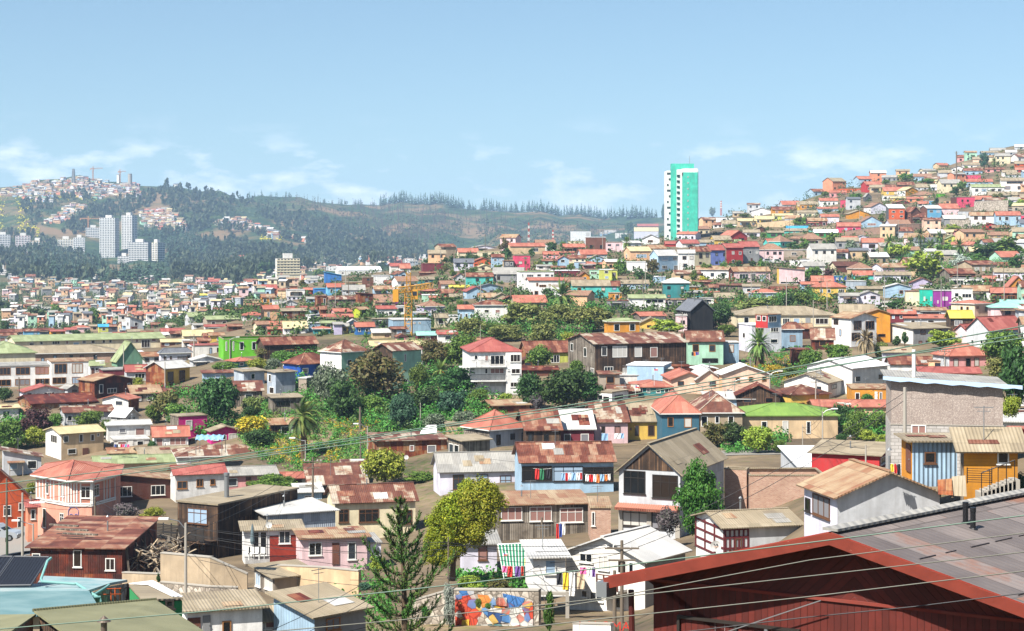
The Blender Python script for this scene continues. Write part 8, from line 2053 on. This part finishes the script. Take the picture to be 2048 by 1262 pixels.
for k in range(38):
 x,y=rp_.uniform(520,2030),0;y=rp_.uniform(max(420,560-(x-500)*.13),640);D_=hit(x,y,200)
 pole(x,y-rp_.uniform(6.5,8.5)*F/D_,y,'thin grey utility pole rising among the packed hillside houses',D=D_,r=.1,cross=k%3==0,m=rp_.choice([CONC,WOODP]))
def leafquads(cs,rad,n,ls,rr,V,Fc,squash=1.0):
 for c in cs:
  for _ in range(n):
   d=Vector((rr.gauss(0,1),rr.gauss(0,1),rr.gauss(0,1)*squash)).normalized()*rad*rr.random()**.4;p=c+d
   nn=(d.normalized()+Vector((rr.uniform(-1,1),rr.uniform(-1,1),rr.uniform(-.2,1)))).normalized();a=nn.cross(Vector((rr.uniform(-1,1),rr.uniform(-1,1),rr.uniform(-1,1)))).normalized();b=nn.cross(a);s=ls*rr.uniform(.6,1.3)
   i=len(V);V+=[tuple(p+a*s),tuple(p+b*s*.7),tuple(p-a*s),tuple(p-b*s*.7)];Fc.append((i,i+1,i+2,i+3))
def stuff_mesh(name,V,Fc,m,label=None):
 me=bpy.data.meshes.new(name);me.from_pydata(V,[],Fc);me.update();me.materials.append(m);o=link(name,me);tag(o,label,None,None,'stuff');return o
def inpoly(x,y,pg):
 c=False;j=len(pg)-1
 for i in range(len(pg)):
  if(pg[i][1]>y)!=(pg[j][1]>y)and x<(pg[j][0]-pg[i][0])*(y-pg[i][1])/(pg[j][1]-pg[i][1])+pg[i][0]:c=not c
  j=i
 return c
def scatter(pg,n,rr,start=1350):
 xs=[p[0]for p in pg];ys=[p[1]for p in pg];out=[];t=0
 while len(out)<n and t<n*8:
  t+=1;x,y=rr.uniform(min(xs),max(xs)),rr.uniform(min(ys),max(ys))
  if not inpoly(x,y,pg):continue
  D=hit(x,y,start)
  if D:out.append((x,y,D))
 return out
def conifer(V,Fc,b,h,w,rr,n=16):
 for k in range(n):
  t=(k+.5)/n;z=h*(-.06+1.06*t);r=w*(1-t*.92)*rr.uniform(.7,1.2)
  for q in range(3):
   a=rr.uniform(0,6.28);i=len(V);c=b+Vector((0,0,z));d=Vector((math.cos(a),math.sin(a),0));s=Vector((-d.y,d.x,0))
   V+=[tuple(c+Vector((0,0,h*.06))),tuple(c+d*r+s*r*.5-Vector((0,0,h*.05))),tuple(c+d*r-s*r*.5-Vector((0,0,h*.05)))];Fc.append((i,i+1,i+2))
def eucalypt(V,Fc,b,h,w,rr,n=22):
 for k in range(n):
  z=h*rr.uniform(.3,1);r=w*math.sin(min(1,(z/h)*1.05)*math.pi*.8+.3);a=rr.uniform(0,6.28);p=b+Vector((math.cos(a)*r*rr.random(),math.sin(a)*r*rr.random(),z));s=w*rr.uniform(.35,.7)
  u=Vector((rr.uniform(-1,1),rr.uniform(-1,1),rr.uniform(-.4,.4))).normalized();v=Vector((rr.uniform(-.5,.5),rr.uniform(-.5,.5),1)).normalized();i=len(V)
  V+=[tuple(p+u*s),tuple(p+v*s*1.2),tuple(p-u*s),tuple(p-v*s*1.2)];Fc.append((i,i+1,i+2,i+3))
 i=len(V);V+=[tuple(b+Vector((-.3,0,0))),tuple(b+Vector((.3,0,0))),tuple(b+Vector((0,0,h*.9)))];Fc.append((i,i+1,i+2))
HP=[[(0,370),(90,362),(160,358),(262,370),(275,395),(130,392),(90,405),(0,395)],[(80,445),(140,410),(170,412),(140,440),(100,450)],[(275,425),(330,415),(372,450),(362,475),(280,458)],[(418,440),(480,436),(560,468),(565,484),(500,468),(430,455)],[(575,466),(615,474),(612,490),(575,486)],[(340,362),(470,374),(460,384),(345,374)]]
def forests():
 rr=random.Random(11)
 V,Fc=[],[]
 for pg,n in(([(0,470),(60,470),(140,500),(210,548),(225,570),(0,560)],330),([(40,410),(110,405),(115,440),(60,450)],40),([(100,385),(180,375),(190,440),(100,450)],60),([(160,425),(330,380),(480,430),(520,470),(420,440),(290,425),(200,445)],300),([(330,365),(420,385),(600,420),(560,430),(340,400)],70),([(320,480),(420,460),(560,480),(640,500),(860,510),(800,480),(640,440),(500,425),(560,460),(420,440),(330,450)],620),([(335,500),(480,480),(560,540),(480,575),(340,560)],480),([(480,500),(860,500),(860,525),(560,545),(500,540)],420),([(140,445),(180,440),(175,470),(120,470)],40)):
  for x,y,D in scatter(pg,n,rr):
   if not any(inpoly(x,y+4,h)for h in HP):eucalypt(V,Fc,P(x,y,D),rr.uniform(8,16),rr.uniform(2.4,4.6),rr)
 stuff_mesh('eucalyptus_forest',V,Fc,leafmat('euc',['#364632','#4A5A40','#3E5038','#5A6848'],.1),'eucalyptus forest on the far hill slopes')
 V,Fc=[],[]
 for pg,n in(([(60,505),(120,500),(205,525),(225,568),(60,560)],170),([(275,470),(350,465),(430,480),(410,520),(335,540),(330,500)],160),([(225,555),(330,550),(330,570),(225,572)],50)):
  for x,y,D in scatter(pg,n,rr):conifer(V,Fc,P(x,y,D),rr.uniform(12,20),rr.uniform(4,6.5),rr)
 for x in[470+i*3.6 for i in range(235)]:
  if rr.random()<(.1 if x>760 else .7):continue
  y0=520;best=None;D=3100
  while D<4700:
   y=HY-zpd(x,D)*F/D
   if y<y0:y0,best=y,D
   D*=1.012
  for k in range(2):
   xx=x+rr.uniform(-2,2);D2=best*rr.uniform(.985,1.0);g=Vector(((xx-1024)/F*D2,D2,zpd(xx,D2)))
   bluff=1.25 if x>760 else .65;conifer(V,Fc,g,rr.uniform(9,22)*bluff,rr.uniform(3.2,6)*bluff,rr,12)
 stuff_mesh('pine_forest',V,Fc,leafmat('pine',['#26392A','#344A34','#40563C','#2A3E2E'],.1),'dark pines below the towers and along the far skyline')
 V,Fc=[],[]
 for pg,n in(([(520,395),(640,405),(780,415),(900,430),(860,500),(760,470),(640,420)],420),([(860,420),(1100,450),(1250,460),(1250,480),(1000,480),(870,470)],200)):
  for x,y,D in scatter(pg,n,rr,2200):
   b=P(x,y,D);h=rr.uniform(9,20)
   for k in range(7):
    z=h*rr.uniform(.2,1);a=rr.uniform(0,6.28);p=b+Vector((0,0,z));d=Vector((math.cos(a),math.sin(a),.4))*rr.uniform(.8,2.2);i=len(V);V+=[tuple(p),tuple(p+d),tuple(p+d*.3+Vector((0,0,1.4)))];Fc.append((i,i+1,i+2))
   i=len(V);V+=[tuple(b+Vector((-.5,0,-1))),tuple(b+Vector((.5,0,-1))),tuple(b+Vector((0,0,h)))];Fc.append((i,i+1,i+2))
 stuff_mesh('burnt_forest',V,Fc,leafmat('burnt',['#4A423E','#5A504A','#3E3A38'],0),'burnt bare trees on the far ridge')
 V,Fc=[],[]
 for pg,n in(([(300,370),(480,385),(760,430),(1000,440),(1300,450),(1300,490),(860,510),(640,450),(420,430)],2600),([(0,400),(160,380),(280,380),(250,430),(160,440),(0,470)],300)):
  for x,y,D in scatter(pg,n,rr,2200):leafquads([P(x,y,D)+Vector((0,0,1.2))],rr.uniform(1.8,4),7,1.5,rr,V,Fc,.6)
 stuff_mesh('far_scrub',V,Fc,leafmat('scrub',['#2A4226','#3C5430','#50643A','#32482A'],.1),'green scrub on the far hills')
 V,Fc=[],[]
 for pg,n in(([(0,390),(60,395),(60,470),(0,470)],220),([(60,380),(180,380),(150,400),(60,410)],60),([(40,450),(70,450),(90,480),(50,480)],30),([(520,462),(560,466),(560,482),(520,480)],40),([(120,390),(200,385),(190,405)],40)):
  for x,y,D in scatter(pg,n,rr,2200):leafquads([P(x,y,D)+Vector((0,0,.8))],rr.uniform(1.8,3.6),8,1.3,rr,V,Fc,.5)
 stuff_mesh('broom_flowers',V,Fc,leafmat('broom',['#B8A02A','#CDB634','#8A8A2E'],.1),'yellow broom in flower on the far left slopes')
forests()
def undergrowth():
 rr=random.Random(21);V,Fc=[],[];V2,F2=[],[];V3,F3=[],[];V4,F4=[],[]
 pg=[(515,800),(600,805),(660,830),(760,815),(900,790),(960,800),(1040,795),(1010,830),(960,850),(900,868),(760,880),(740,930),(600,950),(545,940),(480,880),(470,850)]
 for x,y,D in scatter(pg,1100,rr,150):
  r=rr.uniform(.35,.9);c=P(x,y,D)+Vector((0,0,r*.5));T_=(V,Fc)if rr.random()<.6 else(V2,F2);leafquads([c],r,42,.13,rr,*T_,.7)
 for pg2,n in(([(545,870),(620,880),(600,935),(545,925)],60),([(650,850),(720,830),(760,850),(700,880)],60),([(640,920),(680,900),(690,930)],20),([(1480,735),(1590,715),(1600,770),(1520,775)],60),([(900,820),(960,820),(940,850)],15)):
  for x,y,D in scatter(pg2,n,rr,150):leafquads([P(x,y,D)+Vector((0,0,.5))],.55,26,.085,rr,V3,F3,.6)
 for pg2,n in(([(1480,720),(1620,690),(1640,760),(1530,780)],160),([(700,1090),(800,1180),(780,1262),(650,1262)],60),([(900,1150),(1060,1165),(1060,1185),(920,1180)],60),([(560,760),(600,740),(680,800),(560,800)],60),([(820,850),(1010,850),(940,880)],50),([(1400,860),(1480,880),(1560,900),(1450,910)],50)):
  for x,y,D in scatter(pg2,n,rr,60):leafquads([P(x,y,D)+Vector((0,0,.4))],rr.uniform(.4,.9),36,.13,rr,V,Fc,.7)
 for pg2,n,lo,hi,st in(([(560,740),(600,715),(720,700),(830,690),(940,720),(935,790),(1030,805),(1185,770),(1190,800),(1040,812),(960,850),(800,872),(620,835),(540,800)],450,.9,1.9,150),([(900,690),(930,645),(1000,625),(1120,612),(1222,622),(1218,662),(1150,690),(1000,684)],170,1.4,2.8,200),([(1740,520),(1800,495),(1900,488),(2060,478),(2060,538),(1900,548),(1800,536)],190,1.4,2.8,300),([(1440,612),(1540,600),(1650,588),(1650,606),(1450,624)],60,1.2,2.4,250),([(0,835),(60,838),(120,860),(60,900),(0,905)],40,.9,1.8,150),([(290,790),(420,780),(480,850),(420,880),(340,850)],60,.9,1.7,150),([(1380,850),(1560,860),(1570,905),(1440,900)],50,.8,1.5,150),([(1660,820),(1770,830),(1770,880),(1690,880)],40,.8,1.5,150)):
  for x,y,D in scatter(pg2,n,rr,st):
   r=rr.uniform(lo,hi);T_=(V,Fc)if rr.random()<.62 else(V4,F4);leafquads([P(x,y,D)+Vector((0,0,r*.6))],r,90,.2,rr,*T_,.85)
 for pg2,n,st in(([(480,590),(860,510),(1000,500),(1300,480),(1420,440),(1640,380),(1850,330),(2048,300),(2048,620),(1600,640),(900,660),(500,680)],2000,200),([(0,570),(520,560),(500,640),(300,660),(0,660)],2200,500)):
  for x,y,D in scatter(pg2,n,rr,st):
   r=rr.uniform(.9,2.4)*(1+max(0,D-700)/1000);leafquads([P(x,y,D)+Vector((0,0,r*.5))],r,34,.4,rr,V4,F4,.8)
 stuff_mesh('undergrowth',V,Fc,leafmat('under',['#345E2A','#508836','#42762E','#6AA044'],.25),'green undergrowth on the slopes')
 stuff_mesh('tall_grass',V2,F2,leafmat('grass',['#5E7A34','#7A9040','#4E6A2C','#8A9A4A'],.25),'lighter weeds and tall grass on the slopes')
 stuff_mesh('orange_flowers',V3,F3,leafmat('oflower',['#D0A020','#C98A1A','#7A8A2E','#D8B030'],.2),'orange and yellow flowers on the slope')
 stuff_mesh('hillside_bushes',V4,F4,leafmat('hbush',['#2C4A22','#40622E','#527236','#36562A'],.2),'small bushes between the hillside houses')
undergrowth()
def far_houses():
 global STUFF
 rr=random.Random(33);occ=HOUSES;n=0
 WK=['w','w','pw','w','pw','lg','cr','be','lb','pl','sa','co','lw','pe','g','fl','mi','ta'];RK=['rust','tan','otan','grey','sal','patch','zinc','tile','patch','slate','tan','cream','grey','zinc']
 def put(x,y,D,w,h,hip):
  global STUFF
  a=rr.uniform(-.5,.5);wl=w*rr.uniform(.7,1);STUFF=Matrix.Translation(P(x,y,D))@Matrix.Rotation(a,4,'Z');m=M_wall(rr.choice(WK if y>500 else WK[4:]));r_=M_roof(rr.choice(RK));q=MB();zb=-2.5
  c=[(0,0),(w,0),(w,wl),(0,wl)];rise=w*rr.uniform(.1,.22)
  for i in range(4):
   A_,B_=c[i],c[(i+1)%4];tops=[(0,h),(.5,h+rise),(1,h)]if i%2==1 else[(0,h),(1,h)]
   wallface(q,A_,B_,zb,tops,m)
  o=.35
  q.poly([(-o,-o,h-.1),(w+o,-o,h-.1),(w+o,wl/2,h+rise+.06),(-o,wl/2,h+rise+.06)],r_);q.poly([(w+o,wl+o,h-.1),(-o,wl+o,h-.1),(-o,wl/2,h+rise+.06),(w+o,wl/2,h+rise+.06)],r_)
  absorb(q,STUFF);k=max(1,int(w/2.6));fl=max(1,round(h/2.7))
  for j in range(fl):
   for i in range(k):
    if rr.random()<.3:continue
    window(None,1.0,1.1,'R',w*(i+.5)/k-.5,h*j/fl+.9,0,False)
  STUFF=None
 for pg,cnt,st,lo,hi in(([(0,560),(60,552),(230,560),(330,545),(520,552),(560,540),(640,560),(560,600),(480,610),(420,640),(300,655),(0,660)],420,600,6,10),([(500,520),(700,512),(860,512),(900,520),(700,540),(560,550)],110,1000,6,10),([(0,370),(90,362),(160,358),(262,370),(275,395),(130,390),(90,405),(0,395)],330,2500,6,10),([(130,375),(270,372),(278,395),(150,398)],150,2500,6,10),([(80,445),(140,410),(170,412),(140,440),(100,450)],70,2400,6,11),([(275,425),(330,420),(370,450),(360,470),(280,455)],170,2400,7,11),([(420,443),(480,440),(555,470),(560,480),(500,465),(430,452)],140,2400,7,11),([(575,470),(612,478),(610,486),(575,482)],14,2400,7,10),([(340,362),(470,374),(460,382),(345,372)],60,2500,7,10)):
  for x,y,D in scatter(pg,cnt,rr,st):put(x,y,D,min(rr.uniform(lo,hi),rr.uniform(9,19)*D/F),rr.choice([2.7,3,4.8,5.2]),0)
 cand=scatter([(500,600),(700,560),(860,515),(1000,500),(1340,488),(1440,440),(1660,380),(1850,335),(2048,300),(2048,560),(1600,610),(1300,600),(900,640),(500,660)],1500,rr,200);rec=list(occ)
 for x,y,D in sorted(cand,key=lambda q:-q[2]):
  w=rr.uniform(6,10);h=rr.choice([2.7,3,5.2,5.4]);wp_,hp_=w*F/D,(h+1)*F/D;bx=(x,x+wp_,y-hp_,y);ov=0
  for t in rec:
   ix=min(bx[1],t[3])-max(bx[0],t[2]);iy=min(bx[3],t[5])-max(bx[2],t[4])
   if ix>0 and iy>0:ov+=ix*iy
  if ov<.38*wp_*hp_:
   put(x,y,D,w,h,0);rec.append((0,0,bx[0],bx[1],bx[2],bx[3]));n+=1
 print('filler houses',n)
far_houses()
for d_ in(SMALL,):
 o=d_.build('hillside_houses',None);tag(o,'the many small far houses packed on the slopes',None,None,'stuff')
def near_fill():
 """sheds and cottages standing in the gaps between the nearer houses"""
 rr=random.Random(55);n=0;green=[(480,790),(560,720),(760,690),(950,700),(1050,780),(1200,760),(1200,820),(1010,880),(780,940),(740,960),(540,980),(450,900)]
 rec=HOUSES+TREES+[(0,0,58,234,915,1066),(0,0,0,62,1050,1110),(0,0,840,1010,955,1140)]
 for x,y,D in scatter([(-20,690),(500,640),(900,640),(1300,600),(2060,560),(2060,850),(1780,940),(1500,960),(1200,960),(700,1090),(-20,1090)],3600,rr,90):
  if inpoly(x,y,green)or D<120:continue
  w=rr.uniform(5,9.5);h=rr.choice([2.6,2.8,4.8,5.2]);W2,H2=w*F/D,(h+1.3)*F/D;bx=(x,x+W2,y-H2,y);ov=0
  for t in rec:
   ix=min(bx[1],t[3])-max(bx[0],t[2]);iy=min(bx[3],t[5])-max(bx[2],t[4])
   if ix>0 and iy>0:ov+=ix*iy*(2.2 if t[5]<y else .6)
  if ov>.42*W2*H2:continue
  wk=rr.choice(['wood','zincw','lg','pw','w','w','w','pw','rust','co','cr','lb','be','g','sa','mi','wdark']);rk=rr.choice(['patch','tan','rust','otan','grey','zinc','otan','sal','tan'])
  house(x,x+W2*rr.choice([0,0,.25]),x+W2,y-H2,y-h*F/D,y,wk,rk,rr.choice(['gu','sR','gu','sl']),'','',D=D,force=True,name=rr.choice(['shed','cottage','shack']),cat='small house');n+=1
 print('near fill',n)
near_fill()
def street():
 mb=MB();t=plain('asphalt','#7E7A74',.95)
 def road(pts,w,name):
  mb=MB()
  for(a,b)in zip(pts,pts[1:]):
   for k in range(6):
    p,q=a.lerp(b,k/6),a.lerp(b,(k+1)/6);d=(q-p);d.z=0;n=Vector((-d.y,d.x,0)).normalized()*w/2;f=lambda v:Vector((v.x,v.y,ground(v.x,v.y)+.06));mb.poly([f(p-n),f(q-n),f(q+n),f(p+n)],t)
  tag(mb.build(name),kind='structure')
 road([P(-60,1110,200),P(60,1105,202),P(20,1060,232)],7,'road');road([P(1420,905,243),P(1660,905,240),P(1790,890,235)],8,'road')
 road([P(2040,425,850),P(1950,418,860)],6,'road')
street()
MARKS=[('the turquoise tower',1366,405),('the yellow crane',817,620),('the coral pink tall house',1046,525),('the palm grove',1855,480),('the black barn',1392,625),('the crimson house',1927,405),('the white cube building',1160,473),('the wind-blown palm',1124,592),('the teal two-storey house',1352,578),('the bright teal block',1853,605),('the lime green block',480,690),('the blue school block',665,555),('the white obelisk',252,633),('the violet row house',1438,512),('the deep blue house',615,735),('the sports hall',720,545),('the white three-storey house',990,735),('the chipboard building',1890,800),('the tall wooden pole',1913,340),('the slate-roofed ridge house',928,530),('the blue box house',1678,557),('the long factory',180,690),('the bright blue roof',207,652),('the aqua house',1182,580),('the green A-frame',255,708),('the black-roofed row end',1500,505),('the acid yellow house',722,625),('the brown tenement',1260,700),('the dead palm',1732,690),('the magenta house',415,860),('the white obelisk rock',260,650),('the twin white towers',237,470),('the emerald verandah house',1550,468),('the red upper room',1545,640),('the orange ridge house',965,525),('the turquoise gabled house',960,558),('the ochre rooftop house',1243,652),('the stout palm',1518,690),('the brick retaining wall',1790,458),('the sky blue house',1877,427)]
def finish_labels():
 NST={1:'low',2:'two-storey',3:'tall',4:'tall'};used={}
 ents=[]
 for t in TAGS:
  root,lab,px,py,a_,b_,ns,ty=t
  base=lab[:-2]if lab.endswith(' n')else lab
  if not base:
   if ty=='tree':base='%s %s'%(a_,b_)
   else:base='%s %s %s with %s roof'%(NST[ns],a_,root.get('category','house'),b_)
  ents.append([root,base,px,py,bool(lab)])
 cnt={}
 for e in ents:cnt[e[1]]=cnt.get(e[1],0)+1
 seen=set(e[1]for e in ents if cnt[e[1]]==1 and e[4])
 for e in ents:
  root,base,px,py,man=e
  if cnt[base]==1 and man:root['label']=base;continue
  ms=sorted(MARKS,key=lambda m:math.hypot(m[1]-px,(m[2]-py)*1.4));ok=None;
  for i in range(12):
   m=ms[i];dx,dy=px-m[1],(py-m[2]);w=('left of' if dx<0 else 'right of')if abs(dx)>abs(dy)*1.3 else('above' if dy<0 else 'below')
   L1='%s %s %s'%(base,w,m[0])
   if L1 not in seen and len(L1.split())<=16 and math.hypot(dx,dy)>6:ok=L1;break
  if ok is None:
   ok=L1
  seen.add(ok);root['label']=ok
finish_labels()
def haze():
 x,y0,y1,z0,z1=9500,-60,6100,-330,135;mb=MB();mb.box(-x,y0,z0,x,y1,z1);o=mb.build('haze',None);m=bpy.data.materials.new('haze');m.use_nodes=True;t=m.node_tree;t.nodes.clear();out=t.nodes.new('ShaderNodeOutputMaterial');v=t.nodes.new('ShaderNodeVolumePrincipled')
 v.inputs['Color'].default_value=(.5,.72,1,1);v.inputs['Density'].default_value=HAZE;v.inputs['Anisotropy'].default_value=.1;t.links.new(v.outputs[0],out.inputs['Volume']);o.data.materials.append(m);tag(o,None,None,None,'stuff')
HAZE=.000105
haze()
print('houses',sum(1 for t in TAGS if t[7]!='tree'),'trees',sum(1 for t in TAGS if t[7]=='tree'),'objects',len(bpy.data.objects))
